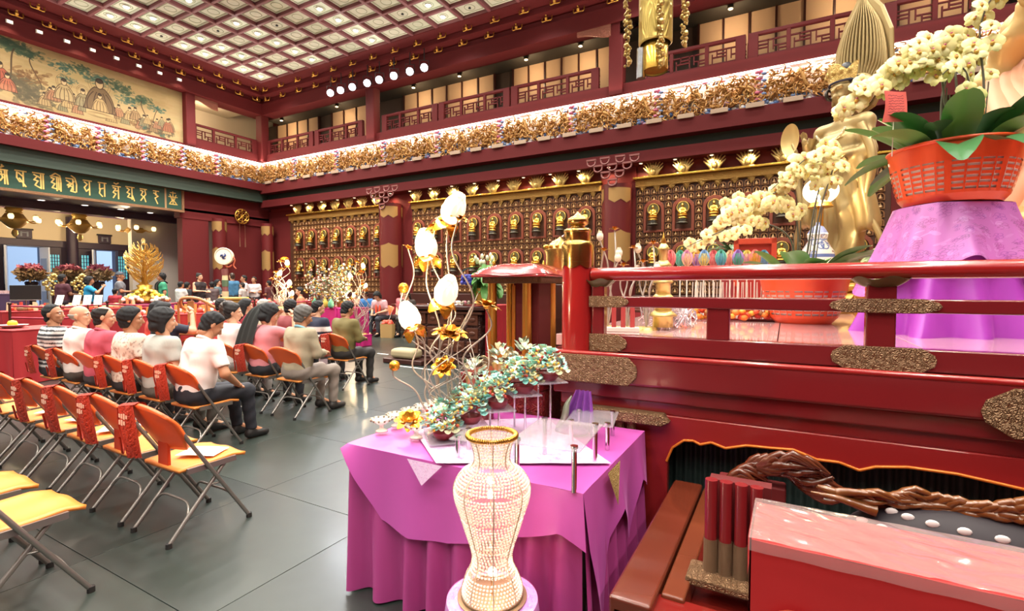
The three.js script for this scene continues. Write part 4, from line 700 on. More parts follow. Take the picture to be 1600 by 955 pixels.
// lower podium that juts towards the viewer under the platform
{
  const t = thing('altar_step_podium', 'lacquered step podium with gilt-footed colonettes beside the purple table', 'podium');
  part(t, 'base_slab', rspan(-0.52, 1.6, 0, 0.4, -2.6, -1.62, 0.012), mat(0x7d2018, 0.2, 0, { clearcoat: 0.7, clearcoatRoughness: 0.08 }));
  part(t, 'border_plank', rspan(-0.51, -0.365, 0.4, 0.5, -2.76, -1.6, 0.012), M.wood);
  part(t, 'inner_plank', rspan(-0.36, -0.28, 0.4, 0.485, -2.76, -1.72, 0.01), mat(0x65301c, 0.25, 0, { clearcoat: 0.5, clearcoatRoughness: 0.15 }));
  part(t, 'front_plank', rspan(-0.5, 1.6, 0.4, 0.47, -1.75, -1.6, 0.012), mat(0x6e1712, 0.18, 0, { clearcoat: 0.8, clearcoatRoughness: 0.06 }));
  part(t, 'gilt_moulding', rspan(-0.3, 0.12, 0.47, 0.5, -1.98, -1.84, 0.008), M.giltRelief);
  part(t, 'back_panel', span(-0.24, -0.03, 0.45, 0.82, -2.05, -1.99), M.redDeep);
  for (let k = 0; k < 4; k++) { const x = -0.225 + k * 0.05; const c = part(t, 'colonette', cyl(0.022, 0.022, 0.34, 14, x, 0.67, -1.93), M.redLacquer); part(c, 'gilt_foot', cyl(0.0245, 0.0255, 0.12, 14, x, 0.56, -1.93), M.giltRelief); }
}
// carved wooden crests under the apron
function carvedCrest(w, seed) {
  const r = rngOf(seed), g = [];
  const spine = Array.from({ length: 9 }, (_, k) => [w * k / 8, 0.05 * Math.sin(k * 0.8 + seed) + 0.03 * (k > 1 && k < 7), 0.03 * Math.cos(k * 1.3)]);
  g.push(taper(spine, (t) => 0.008 + 0.034 * Math.sin(PI * t ** 0.7), 40, 10));
  const c = curve(spine);
  for (let k = 0; k < 110; k++) { const p = c.getPointAt(0.06 + 0.92 * r()), s = 0.04 + r() * 0.05, a = r() * 1.5 - 0.2; g.push(taper([[p.x, p.y + 0.02, p.z + 0.03], [p.x + s * 0.6, p.y + s * Math.sin(a) + 0.02, p.z + 0.06], [p.x + s * 1.6, p.y + s * 0.5, p.z + 0.05]], (t) => 0.02 * (1 - t) + 0.005, 6, 5)); }
  return merge(g);
}
{
  const t = thing('carved_crest', 'dark brown carved wooden crest under the left of the apron', 'carving', [-0.28, 0.66, -2.5]); part(t, 'crest', carvedCrest(0.42, 4), mat(0x5a2b18, 0.25, 0, { clearcoat: 0.6, clearcoatRoughness: 0.1 })); part(t, 'red_stand', rspan(0.02, 0.3, -0.25, 0.0, -0.05, 0.05, 0.01), M.redDeep);
  const u = thing('carved_fish_drum', 'golden brown carved wooden crest on a dark spotted body behind the red covered table', 'carving', [0.12, 0.72, -2.22]);
  part(u, 'horned_crest', [carvedCrest(0.95, 9).scale(1, 0.85, 0.8).translate(0, 0.05, 0), taper([[-0.02, 0.05, 0.05], [0.08, 0.045, 0.06], [0.18, 0.02, 0.05]], (q) => 0.004 + 0.02 * q, 6, 6)], mat(0x6e401e, 0.25, 0.1, { clearcoat: 0.6, clearcoatRoughness: 0.1 }));
  part(u, 'spotted_body', ball(0.3, 0.56, -0.09, 0.0, 26, 1.6, 0.56, 0.5), mat(0x1c0f18, 0.65));
  for (let k = 0; k < 20; k++) { const a = -1.25 + (k % 10) * 0.27, b = k < 10 ? 0.75 : 0.4, x = 0.525 * Math.sin(a) * Math.cos(b), y = 0.168 * Math.sin(b), z = 0.15 * Math.cos(a) * Math.cos(b); part(u, 'white_spot', ball(0.02, 0.56 + x * 0.91, -0.09 + y, z + 0.004, 8, 1, 0.7, 0.35), mat(0xcfc6c4, 0.5)); }
  part(u, 'stand', rspan(0.25, 0.9, -0.315, -0.24, -0.12, 0.12, 0.01), M.redDeep);
}
// red-clothed table with a clear plastic cover, in the right foreground
{
  const t = thing('covered_table', 'red cloth covered table under glossy clear plastic in the right foreground', 'table', [0.62, 0, -1.44], -0.01);
  const W = 1.36, D = 0.24, H = 0.93;
  part(t, 'red_tablecloth', [sheet((u, v) => [-W / 2 + u * W, H + 0.003 * noise(u * 9, v * 3, 1), D / 2 - v * D], 60, 10), sheet((u, v) => [-W / 2 + u * W, v * H, D / 2 + 0.012 * (1 - v) * Math.sin(u * 26) + 0.002], 90, 6), sheet((u, v) => [-W / 2 - 0.004 - 0.008 * (1 - v) * Math.sin(u * 9), v * H, -D / 2 + u * D], 20, 4), sheet((u, v) => [W / 2, v * H, D / 2 - u * D], 4, 2), sheet((u, v) => [W / 2 - u * W, v * H, -D / 2], 8, 2)],
    mat(0xa81a1c, 0.5, 0, { side: THREE.DoubleSide, sheen: 0.3, sheenColor: new THREE.Color(0xff8080) }));
  const r = rngOf(8);
  for (let k = 0; k < 7; k++) part(t, 'woven_medallion', cyl(0.07, 0.07, 0.003, 22).rotateX(PI / 2).translate(-0.58 + k * 0.2, 0.72 - (k % 2) * 0.18, D / 2 + 0.016), mat(0x9a3a26, 0.5, 0.1));
  part(t, 'plastic_cover', [sheet((u, v) => { const cr = 0.004 * Math.abs(noise(u * 14, v * 5, 4)) + 0.003 * Math.abs(Math.sin(u * 31 + v * 9)) * (noise(u * 4, v * 4, 2) > 0 ? 1 : 0.2); return [-W / 2 - 0.006 + u * (W + 0.012), H + 0.008 + cr, D / 2 + 0.01 - v * (D + 0.02)]; }, 140, 26), sheet((u, v) => [-W / 2 - 0.006 + u * (W + 0.012), H + 0.008 - v * 0.03, D / 2 + 0.012 + 0.002 * Math.sin(u * 60)], 90, 2), sheet((u, v) => [-W / 2 - 0.008, H + 0.008 - v * 0.1, -D / 2 + u * D], 12, 3)],
    mat(0xffe3e0, 0.12, 0, { transmission: 0.85, thickness: 0, ior: 1.5, side: THREE.DoubleSide }));
}

// ======================= PURPLE TABLE =======================
const silkPrint = canvasTexture(512, 512, (c, w, h) => { const r = rngOf(12); c.fillStyle = '#d9b7d6'; c.fillRect(0, 0, w, h); for (let k = 0; k < 46; k++) { const x = r() * w, y = r() * h, s = 16 + r() * 34; c.strokeStyle = `rgba(${150 + r() * 60},${90 + r() * 60},${150 + r() * 60},0.5)`; c.lineWidth = 2.5; for (let p = 0; p < 6; p++) { c.beginPath(); c.ellipse(x + Math.cos(p * 1.05) * s * 0.5, y + Math.sin(p * 1.05) * s * 0.5, s * 0.5, s * 0.26, p * 1.05, 0, 7); c.stroke(); } } for (let k = 0; k < 120; k++) { c.fillStyle = `rgba(255,250,255,${0.1 + r() * 0.2})`; c.beginPath(); c.ellipse(r() * w, r() * h, 6 + r() * 20, 3 + r() * 7, r() * 3, 0, 7); c.fill(); } });
const purplePrint = canvasTexture(512, 512, (c, w, h) => { const r = rngOf(15); c.fillStyle = '#cc88c6'; c.fillRect(0, 0, w, h); for (let k = 0; k < 60; k++) { const x = r() * w, y = r() * h, s = 14 + r() * 30; c.strokeStyle = `rgba(${130 + r() * 40},${70 + r() * 30},${130 + r() * 40},0.6)`; c.lineWidth = 3; for (let p = 0; p < 5; p++) { c.beginPath(); c.arc(x + Math.cos(p * 1.26) * s * 0.5, y + Math.sin(p * 1.26) * s * 0.5, s * 0.38, 0, 5); c.stroke(); } } for (let k = 0; k < 40; k++) { c.fillStyle = `rgba(232,200,236,${0.15 + r() * 0.25})`; c.beginPath(); c.ellipse(r() * w, r() * h, 10 + r() * 30, 6 + r() * 12, r() * 3, 0, 7); c.fill(); } });
const satin = (c) => mat(c, 0.38, 0, { side: THREE.DoubleSide, sheen: 0.6, sheenColor: new THREE.Color(0xffb0f0), sheenRoughness: 0.35 });
const T2 = { x0: -1.93, x1: -0.68, z0: -2.72, z1: -1.79, y: 0.75 };
{
  const t = thing('purple_offering_table', 'offering table draped in purple satin in front of the altar platform', 'table');
  const skirt = []; const per = [[T2.x0, T2.z0], [T2.x0, T2.z1], [T2.x1, T2.z1], [T2.x1, T2.z0]];
  for (let s = 0; s < 3; s++) { const [ax, az] = per[s], [bx, bz] = per[s + 1], L = Math.hypot(bx - ax, bz - az), nx = (bz - az) / L, nz = -(bx - ax) / L; skirt.push(sheet((u, v) => { const f = (0.008 + 0.034 * (1 - v)) * Math.sin(u * L * 38 + 0.9 * Math.sin(u * L * 11 + s)) + 0.012 * (1 - v), q = -1; return [ax + (bx - ax) * u + q * nx * -f * -1, 0.01 + v * (T2.y - 0.015), az + (bz - az) * u + q * nz * f]; }, Math.round(L * 110), 6)); }
  part(t, 'pleated_skirt', skirt, satin(0xa8407f));
  part(t, 'table_frame', [span(T2.x0 + 0.03, T2.x1 - 0.03, 0.68, 0.73, T2.z0 + 0.03, T2.z1 - 0.03), ...[[T2.x0 + 0.06, T2.z1 - 0.06], [T2.x1 - 0.06, T2.z1 - 0.06], [T2.x0 + 0.06, T2.z0 + 0.06], [T2.x1 - 0.06, T2.z0 + 0.06]].map(([x, z]) => cyl(0.02, 0.02, 0.68, 8, x, 0.34, z))], M.steel);
  // top cloth: flat on the table, pointed flaps hanging at the front and the right
  const o = 0.012, y = T2.y;
  const drop = (pts, u) => { for (let k = 1; k < pts.length; k++) if (u <= pts[k][0]) { const a = pts[k - 1], b = pts[k]; return a[1] + (b[1] - a[1]) * (u - a[0]) / (b[0] - a[0]); } return 0; };
  const front = [[0, 0.02], [0.06, 0.12], [0.2, 0.33], [0.34, 0.37], [0.5, 0.35], [0.8, 0.22], [0.92, 0.16], [1, 0.22]], right = [[0, 0.22], [0.12, 0.58], [0.3, 0.3], [0.45, 0.22], [0.62, 0.44], [0.8, 0.2], [1, 0.3]], left = [[0, 0.05], [0.5, 0.22], [1, 0.03]];
  part(t, 'top_cloth', [
    sheet((u, v) => [T2.x0 - o + u * (T2.x1 - T2.x0 + 2 * o), y + 0.003 * noise(u * 6, v * 6, 2), T2.z1 + o - v * (T2.z1 - T2.z0 + 2 * o)], 40, 30),
    sheet((u, v) => [T2.x0 - o - 0.02 * v + u * (T2.x1 - T2.x0 + 2 * o + 0.04 * v), y - v * drop(front, u), T2.z1 + o + 0.028 * v + 0.012 * v * Math.sin(u * 23)], 70, 12),
    sheet((u, v) => [T2.x1 + o + 0.03 * v + 0.014 * v * Math.sin(u * 17), y - v * drop(right, u), T2.z1 + o - u * (T2.z1 - T2.z0 + 2 * o)], 60, 12),
    sheet((u, v) => [T2.x0 - o - 0.03 * v, y - v * drop(left, u), T2.z0 + u * (T2.z1 + o - T2.z0)], 30, 8)], satin(0xb8509f));
}
{ // printed silk square lying cornerwise, gold tips hanging at front and right
  const t = thing('silk_runner', 'pale pink printed silk square lying cornerwise on the purple table with gold tipped corners', 'runner');
  const P = mat(0xffffff, 0.45, 0, { map: repeatOf(silkPrint, 2.2, 2.2), side: THREE.DoubleSide }); const y = 0.762;
  const q = [[-1.35, -1.745], [-0.665, -2.12], [-1.25, -2.68], [-1.9, -2.2]];
  part(t, 'silk', sheet((u, v) => { const a = [q[0][0] + (q[1][0] - q[0][0]) * u, q[0][1] + (q[1][1] - q[0][1]) * u], b = [q[3][0] + (q[2][0] - q[3][0]) * u, q[3][1] + (q[2][1] - q[3][1]) * u]; return [a[0] + (b[0] - a[0]) * v, y + 0.002 * noise(u * 7, v * 7, 3), a[1] + (b[1] - a[1]) * v]; }, 30, 30), P);
  const goldCloth = mat(0xc9a868, 0.5, 0.3, { side: THREE.DoubleSide, bumpMap: repeatOf(scrollRelief, 2, 2), bumpScale: 0.01 });
  part(t, 'hanging_tip', sheet((u, v) => { const w = (1 - v) * 0.1; return [-1.38 + (u - 0.5) * 2 * w - 0.03, y - 0.004 - v * 0.1, -1.735 + 0.02 * v]; }, 8, 8), P); part(t, 'hanging_tip', sheet((u, v) => { const w = (1 - v) * 0.09; return [-0.645 + 0.02 * v, y - 0.004 - v * 0.17, -2.1 + (u - 0.5) * 2 * w]; }, 8, 8), goldCloth, 'gold brocade tip');
}
// acrylic risers
{
  const clear = mat(0xf2eef2, 0.12, 0, { transmission: 0.88, thickness: 0, side: THREE.DoubleSide });
  const riser = (label, x, z, w, d, h, turn) => { const t = thing('acrylic_riser', label, 'riser', [x, 0.752, z], turn); part(t, 'clear_top', rbox(w, 0.008, d, 0.003, 0, h, 0), clear); for (const sx of [-1, 1]) for (const sz of [-1, 1]) { const l = part(t, 'chrome_leg', cyl(0.011, 0.011, h, 12, sx * (w / 2 - 0.03), h / 2, sz * (d / 2 - 0.03)), M.chrome); part(l, 'cap', cyl(0.016, 0.016, 0.01, 12, sx * (w / 2 - 0.03), h + 0.008, sz * (d / 2 - 0.03)), M.chrome); } };
  riser('clear acrylic riser with chrome legs at the right of the purple table', -0.84, -1.93, 0.3, 0.4, 0.17, 0.1);
  riser('clear acrylic riser with chrome legs at the back right of the purple table', -0.86, -2.42, 0.24, 0.3, 0.12, 0.2);
  riser('low clear acrylic riser with chrome legs behind the crystal vase', -1.2, -1.93, 0.3, 0.18, 0.1, 0.15);
}
// small crystal bowls
{
  const glass = mat(0xf3efe6, 0.08, 0, { transmission: 0.6, thickness: 0, ior: 1.5, side: THREE.DoubleSide, specularIntensity: 1 });
  const shell = sheet((u, v) => { const a = u * 2 * PI, r = (0.018 + 0.042 * v ** 0.7) * (1 + 0.07 * v * Math.cos(a * 9)); return [Math.cos(a) * r, 0.04 + v * 0.032, Math.sin(a) * r]; }, 54, 5), foot = lathe([[0, 0], [0.034, 0], [0.03, 0.01], [0.012, 0.018], [0.012, 0.035], [0.018, 0.042]], 18);
  const stud = merge(Array.from({ length: 12 }, (_, k) => ball(0.006, Math.cos(k * 0.524) * 0.056, 0.066, Math.sin(k * 0.524) * 0.056, 5)));
  let first = null;
  const spots = [[-1.9, -1.98, 'left edge row, first from the front'], [-1.9, -2.1, 'left edge row, second from the front'], [-1.9, -2.22, 'left edge row, third from the front'], [-1.9, -2.34, 'left edge row, fourth from the front'], [-1.9, -2.46, 'left edge row, fifth from the front'], [-1.66, -1.98, 'inner row, first from the left'], [-1.58, -2.06, 'inner row, second from the left'], [-1.5, -2.14, 'inner row, third from the left']];
  for (const [x, z, w] of spots) { const label = `small crystal lotus bowl on the purple table, ${w}`; if (!first) { first = thing('crystal_bowl', label, 'bowl', [x, 0.765, z], 0, 'crystal bowls on the purple table'); part(first, 'petal_bowl', shell, glass); part(first, 'foot', foot, glass); part(first, 'rim_studs', stud, mat(0x6f6350, 0.3, 0.6)); } else copy(first, [x, 0.765, z], x * 9, label); }
}

// ======================= LOTUS LAMP SCULPTURE =======================
const petal = (l, w, curl) => sheet((u, v) => { const s = Math.sin(PI * (0.06 + 0.9 * v)) ** 0.8 * w * (u - 0.5); return [s, l * v * Math.cos(curl * v), l * v * Math.sin(curl * v) + Math.abs(u - 0.5) * -0.35 * w * Math.sin(PI * v)]; }, 4, 7);
function whorl(n, l, w, curl, tilt, phase = 0, r0 = 0) { const g = []; for (let k = 0; k < n; k++) { const p = petal(l, w, curl); p.rotateX(tilt); p.translate(0, 0, r0); p.rotateY(phase + k / n * 2 * PI); g.push(p); } return merge(g); }
const budGeo0 = merge([whorl(6, 0.125, 0.085, -0.5, 0.35), whorl(6, 0.13, 0.08, -0.35, 0.5, 0.5), ball(0.045, 0, 0.055, 0, 12, 1, 1.25, 1)]);
const budGeo = budGeo0.scale(1.3, 1.3, 1.3), openGeo = merge([whorl(8, 0.1, 0.07, 0.5, 0.95), whorl(6, 0.07, 0.055, 0.1, 0.7, 0.4), ball(0.022, 0, 0.012, 0, 8)]);
const sepalGeo = whorl(5, 0.06, 0.05, 0.8, 1.2);
const lotusGold = mat(0xd99a34, 0.25, 0.85, { side: THREE.DoubleSide }), stemM = mat(0xb3a79d, 0.35, 0.35);
const lotusGlow = new THREE.MeshStandardMaterial({ color: 0xfff3dc, roughness: 0.5, emissive: 0xfff0d2, emissiveIntensity: 1.5, side: THREE.DoubleSide });
function lotusLamp(label, base, turn, heads, seed, scale = 1, lit = 1, group) {
  const t = thing('lotus_lamp', label, 'lamp', base, turn, group), r = rngOf(seed);
  part(t, 'base_disc', lathe([[0, 0], [0.11, 0], [0.11, 0.012], [0.06, 0.03], [0, 0.03]], 24).scale(scale, scale, scale), M.goldPale);
  heads.forEach(([x, y, z, kind, size, tilt, yaw], k) => {
    const b = (r() - 0.5) * 0.14 * scale, s = part(t, 'stem', taper([[(r() - 0.5) * 0.1 * scale, 0.02, (r() - 0.5) * 0.1 * scale], [x * 0.35 + b, y * 0.3, z * 0.35 - b], [x * 0.75 - b * 1.2, y * 0.62, z * 0.7 + b], [x + b * 0.5, y * 0.86, z - b * 0.3], [x, y, z]], (q) => (0.0054 - 0.0014 * q) * scale, 36, 6), stemM);
    const g = (kind === 'bud' ? budGeo : kind === 'open' ? openGeo : ball(0.03, 0, 0, 0, 10)).clone(); g.scale(size, size, size); g.rotateX(tilt); g.rotateY(yaw); g.translate(x, y, z);
    part(s, kind === 'bud' ? 'glowing_bud' : kind === 'open' ? 'gold_flower' : 'glass_ball', g, kind === 'bud' ? lotusGlow : lotusGold);
    if (kind === 'bud') { const c = sepalGeo.clone(); c.scale(size * 1.4, size * 1.4, size * 1.4); c.rotateX(tilt); c.rotateY(yaw); c.translate(x, y, z); part(s, 'gold_sepals', c, lotusGold); }
    if (kind === 'bud' && lit) { const l = new THREE.PointLight(0xffe2b0, LEVEL.lotus * lit, 0, 2); l.name = 'bud_light'; l.castShadow = true; const p = V(x, y + 0.06 * size, z + 0.09 * size).applyAxisAngle(V(0, 1, 0), turn); l.position.set(base[0] + p.x, base[1] + p.y, base[2] + p.z); scene.add(l); }
  });
  for (let k = 0; k < 13; k++) { const a = r() * 6.28, d = 0.1 + r() * 0.16, h = 0.3 + r() * 0.5; part(t, 'curling_stem', taper([[0, 0.02, 0], [Math.cos(a) * d * 0.5, h * 0.3, Math.sin(a) * d * 0.5], [Math.cos(a + 0.8) * d, h * 0.65, Math.sin(a + 0.8) * d], [Math.cos(a) * d * 1.3, h, Math.sin(a) * d]], (q) => 0.004 * scale * (1 - 0.4 * q), 26, 5), stemM); }
  return t;
}
// stems rise from a disc at (-1.66, -2.15) on the table
lotusLamp('tall lotus lamp with silver stems, glowing buds and gold flowers on the purple table', [-1.62, 0.762, -2.22], 0,
  [[0.08, 1.12, 0.12, 'bud', 1.05, 0.75, 1.2], [-0.05, 0.93, 0.12, 'bud', 1.05, 0.35, 4.2], [0.06, 0.7, 0.14, 'bud', 1.05, 0.7, 1.0], [-0.15, 0.55, 0.12, 'bud', 1.05, 0.6, 4.4], [0.09, 0.53, 0.12, 'open', 1.0, 0.3, 1.0], [0.05, 0.36, 0.12, 'open', 0.7, 0.9, 0.3], [0.3, 0.68, 0.1, 'open', 0.8, 0.3, 2], [-0.02, 1.09, 0.1, 'open', 0.6, 0.3, 5], [0.16, 1.13, 0.14, 'open', 0.6, 0.5, 1.4], [-0.24, 1.0, 0.06, 'open', 0.4, 0.5, 2], [-0.22, 0.6, 0.06, 'open', 0.35, 0.2, 2], [-0.24, 0.78, 0.1, 'ball', 1, 0, 0], [-0.22, 0.36, 0.2, 'ball', 1, 0, 0], [-0.12, 0.07, 0.2, 'open', 0.8, 0.6, 0.6], [0.0, 0.73, 0.0, 'open', 0.5, 0.6, 2.6]], 21);

// ======================= CRYSTAL VASE =======================
{
  const px = -0.91, pz = -1.5;
  const p = thing('vase_pedestal', 'round pedestal under a purple silk cloth carrying the crystal vase', 'pedestal', [px, 0, pz]);
  part(p, 'silk_cover', [sheet((u, v) => { const a = u * 2 * PI, r = 0.165 + (1 - v) * 0.05 + 0.016 * (1 - v) * Math.sin(a * 11); return [Math.cos(a) * r, v * 0.425, -Math.sin(a) * r]; }, 120, 8), sheet((u, v) => { const a = u * 2 * PI, r = 0.165 * v + 0.0; return [Math.cos(a) * r, 0.422 + 0.006 * Math.sqrt(Math.max(0, 1 - v)), Math.sin(a) * r]; }, 60, 4)], mat(0xffffff, 0.45, 0, { map: repeatOf(purplePrint, 4, 2), side: THREE.DoubleSide }));
  part(p, 'name_strip', box(0.09, 0.02, 0.004, 0.02, 0.395, 0.18), mat(0x4a3a2c, 0.5));
  const t = thing('crystal_vase', 'tall crystal bead vase with gilt rim in front of the purple table', 'vase', [px, 0.435, pz]); t.scale.setScalar(0.84);
  const prof = [[0.125, 0.0], [0.128, 0.03], [0.11, 0.09], [0.083, 0.15], [0.085, 0.19], [0.112, 0.28], [0.14, 0.37], [0.16, 0.44], [0.158, 0.49], [0.125, 0.54], [0.078, 0.565], [0.072, 0.6], [0.082, 0.65], [0.1, 0.69]];
  const pc = new THREE.CatmullRomCurve3(prof.map(([r, y]) => V(r, y, 0)));
  const shellPts = Array.from({ length: 44 }, (_, k) => { const q = pc.getPointAt(k / 43); return [q.x - 0.008, q.y]; });
  part(t, 'glass_body', lathe(shellPts, 48), mat(0xfff2ea, 0.06, 0, { transmission: 0.9, thickness: 0, ior: 1.45, side: THREE.DoubleSide }));
  const wire = []; for (let k = 0; k < 8; k++) { const a = k * PI / 4 + 0.2; wire.push(new THREE.TubeGeometry(new THREE.CatmullRomCurve3(Array.from({ length: 22 }, (_, m) => { const q = pc.getPointAt(m / 21); return V(Math.cos(a) * (q.x + 0.004), q.y, Math.sin(a) * (q.x + 0.004)); })), 44, 0.0026, 4)); }
  part(t, 'silver_wires', wire, mat(0xcbb9a0, 0.3, 0.6));
  const bead = new THREE.IcosahedronGeometry(0.0052, 1); const places = []; let s = 0; const len = pc.getLength();
  const beadM = mat(0xfffaf6, 0.08, 0, { transmission: 0.5, thickness: 0, ior: 1.6 });
  for (let row = 0; row < 54; row++) { if (row % 9 === 8) continue; const q = pc.getPointAt(row / 53), n = Math.round(2 * PI * q.x / 0.015); for (let k = 0; k < n; k++) { const a = (k + (row % 2) / 2) / n * 2 * PI; places.push([Math.cos(a) * q.x, q.y, Math.sin(a) * q.x]); } }
  const im = new THREE.InstancedMesh(bead, beadM, places.length); places.forEach((q, k) => im.setMatrixAt(k, new THREE.Matrix4().setPosition(...q))); im.name = 'crystal_beads'; im.userData.kind = 'stuff'; im.castShadow = im.receiveShadow = true; t.add(im);
  const rim = []; for (let k = 0; k < 70; k++) { const a = k / 70 * 2 * PI, g = new THREE.TorusGeometry(0.0085, 0.0032, 4, 8); g.rotateY(-a); g.translate(Math.cos(a) * 0.103, 0.695, Math.sin(a) * 0.103); rim.push(g); } rim.push(new THREE.TorusGeometry(0.103, 0.004, 5, 50).rotateX(PI / 2).translate(0, 0.695, 0));
  part(t, 'gilt_rim', rim, M.gold); part(t, 'foot_ring', [new THREE.TorusGeometry(0.128, 0.006, 6, 40).rotateX(PI / 2).translate(0, 0.006, 0), lathe([[0, -0.008], [0.15, -0.008], [0.15, 0.0], [0, 0.0]], 36)], mat(0xa08468, 0.3, 0.6));
  part(t, 'lamp_bulb', ball(0.02, 0, 0.1, 0, 10), glow(0xfff0d8, 8)); part(t, 'lamp_stem', cyl(0.006, 0.006, 0.09, 8, 0, 0.045, 0), M.brass);
  for (const y of [0.1, 0.42]) { const l = new THREE.PointLight(0xffe8c8, 0.22, 0, 2); l.name = 'vase_light'; l.castShadow = true; l.position.set(px + 0.03, 0.435 + y * 0.84, pz + 0.03); scene.add(l); }
}

// ======================= SWEETS, FRUIT AND SMALL OFFERINGS ON THE TABLE =======================
{
  // folded foil sweets heaped in red bowls, climbing on the riser
  const r = rngOf(77), cone = () => { const g = sheet((u, v) => { const a = (u - 0.5) * 2.6, w = v * 0.02; return [Math.sin(a) * w, v * 0.034, Math.cos(a) * w - 0.006]; }, 5, 2); return g; };
  const turquoise = mat(0xffffff, 0.35, 0.2, { side: THREE.DoubleSide, vertexColors: true });
  const build = (label, pos, n, w) => {
    const t = thing('sweet_bouquet', label, 'bouquet', pos, r() * 6);
    part(t, 'red_bowl', lathe([[0, 0], [0.035, 0], [0.05, 0.018], [0.056, 0.04], [0.05, 0.038], [0.03, 0.012], [0, 0.01]], 20), mat(0x7e2228, 0.35));
    const foil = [], berries = [], wraps = [];
    for (let k = 0; k < n; k++) { const a = r() * 6.28, q = Math.sqrt(r()), el = (1 - q) * 1.4 + 0.1, g = cone(), g2 = cone(); const R = w; for (const [gg, d] of [[g, 0], [g2, 0.5]]) { gg.scale(1.05, 1.05, 1.05); gg.rotateX(1.2 - el + d); gg.rotateY(a + d); gg.translate(Math.cos(a) * R * q * 0.9, 0.05 + R * (1 - q * q) * 0.9 + r() * 0.015, -Math.sin(a) * R * q * 0.9); foil.push(tint(gg, [0xa9dcd2, 0x8fccc4, 0xd3efe6, 0xe0dcb8][Math.floor(r() * 4)])); } berries.push(tint(ball(0.0085, Math.cos(a) * R * q, 0.066 + R * (1 - q * q), -Math.sin(a) * R * q, 6), [0xe0a834, 0xa83c2c, 0xd9b45a][k % 3])); }
    part(t, 'foil_wraps', foil, turquoise); part(t, 'gold_sweets', berries, mat(0xffffff, 0.35, 0.2, { vertexColors: true }));
  };
  const places = [[-1.6, 0.78, -2.1, 'lowest of the back row'], [-1.5, 0.85, -2.2, 'second of the back row'], [-1.4, 0.92, -2.3, 'third of the back row'], [-1.3, 0.99, -2.4, 'fourth of the back row'], [-1.2, 1.05, -2.5, 'topmost of the back row'], [-1.5, 0.78, -2.0, 'lowest of the front row'], [-1.4, 0.85, -2.1, 'second of the front row'], [-1.3, 0.92, -2.2, 'third of the front row'], [-1.2, 0.99, -2.3, 'fourth of the front row'], [-1.1, 1.05, -2.4, 'topmost of the front row']];
  for (const [x, y, z, w] of places) build(`red bowl heaped with turquoise foil sweets, ${w}`, [x, y, z], 46, 0.09);
  const stairs = thing('stepped_riser', 'clear stepped riser carrying two rows of red bowls of turquoise sweets', 'riser'), clearM = mat(0xe8e4ea, 0.2, 0, { transmission: 0.8, thickness: 0, side: THREE.DoubleSide });
  for (let k = 0; k < 5; k++) { const x = -1.55 + k * 0.1, z = -2.05 - k * 0.1, y = [0.775, 0.845, 0.915, 0.985, 1.045][k], g = rbox(0.16, 0.008, 0.3, 0.003); g.rotateY(0.785); g.translate(x, y, z); part(stairs, 'step', g, clearM); if (k) for (const q of [-1, 1]) part(stairs, 'support', cyl(0.006, 0.006, y - 0.76, 8, x + q * 0.07, (y + 0.76) / 2, z + q * 0.07), M.chrome); }
  // silver-green bunches further back
  const build2 = (label, pos) => { const t = thing('silver_bouquet', label, 'bouquet', pos); const foil = [], c2 = []; for (let k = 0; k < 44; k++) { const a = r() * 6.28, q = Math.sqrt(r()), g = leafShape(0.035, 0.05, 0.3, 3); g.rotateX(0.9 - q); g.rotateY(a); g.translate(Math.cos(a) * q * 0.09, 0.06 + (1 - q * q) * 0.1, Math.sin(a) * q * 0.09); foil.push(tint(g, [0x9db09a, 0xbfc4b0, 0x8fa08a, 0xc7b98f][k % 4])); } part(t, 'foil_leaves', foil, mat(0xffffff, 0.35, 0.3, { vertexColors: true, side: THREE.DoubleSide })); part(t, 'cup', lathe([[0, 0], [0.03, 0], [0.045, 0.07], [0.04, 0.07], [0, 0.02]], 14), M.goldPale); };
  build2('silvery green foil bouquet behind the red fruit', [-1.6, 0.99, -2.72]); build2('silvery green foil bouquet left of the red pavilion base', [-1.46, 1.03, -2.78]); build2('silvery green foil bouquet at the foot of the gilt pavilion column', [-1.78, 0.9, -2.68]);
  const st = thing('offering_stand', 'small red stepped offering stand behind the turquoise sweets', 'stand', [-1.6, 0.0, -2.9]); part(st, 'lower_step', rspan(-0.34, 0.3, 0, 0.9, -0.14, 0.14, 0.01), mat(0x8c2a24, 0.4, 0, { bumpMap: repeatOf(scrollRelief, 4, 4), bumpScale: 0.01 })); part(st, 'upper_step', rspan(-0.3, 0.3, 0.9, 0.98, -0.12, 0.2, 0.01), M.redLacquer);
  // fruit
  const apple = lathe([[0, 0.0], [0.014, 0.001], [0.03, 0.014], [0.036, 0.034], [0.032, 0.056], [0.018, 0.066], [0.006, 0.062], [0, 0.058]], 18), am = mat(0xa8443c, 0.35);
  const plate = thing('fruit_plate', 'small pale plate with the red fruit beside the lamp stems', 'plate', [-1.57, 0.85, -2.5]); part(plate, 'dish', lathe([[0, 0], [0.05, 0], [0.09, 0.02], [0.085, 0.022], [0.05, 0.006], [0, 0.006]], 24), mat(0xe6d8c0, 0.3)); part(plate, 'stand_block', cyl(0.05, 0.06, 0.09, 16, 0, -0.045, 0), M.redLacquer);
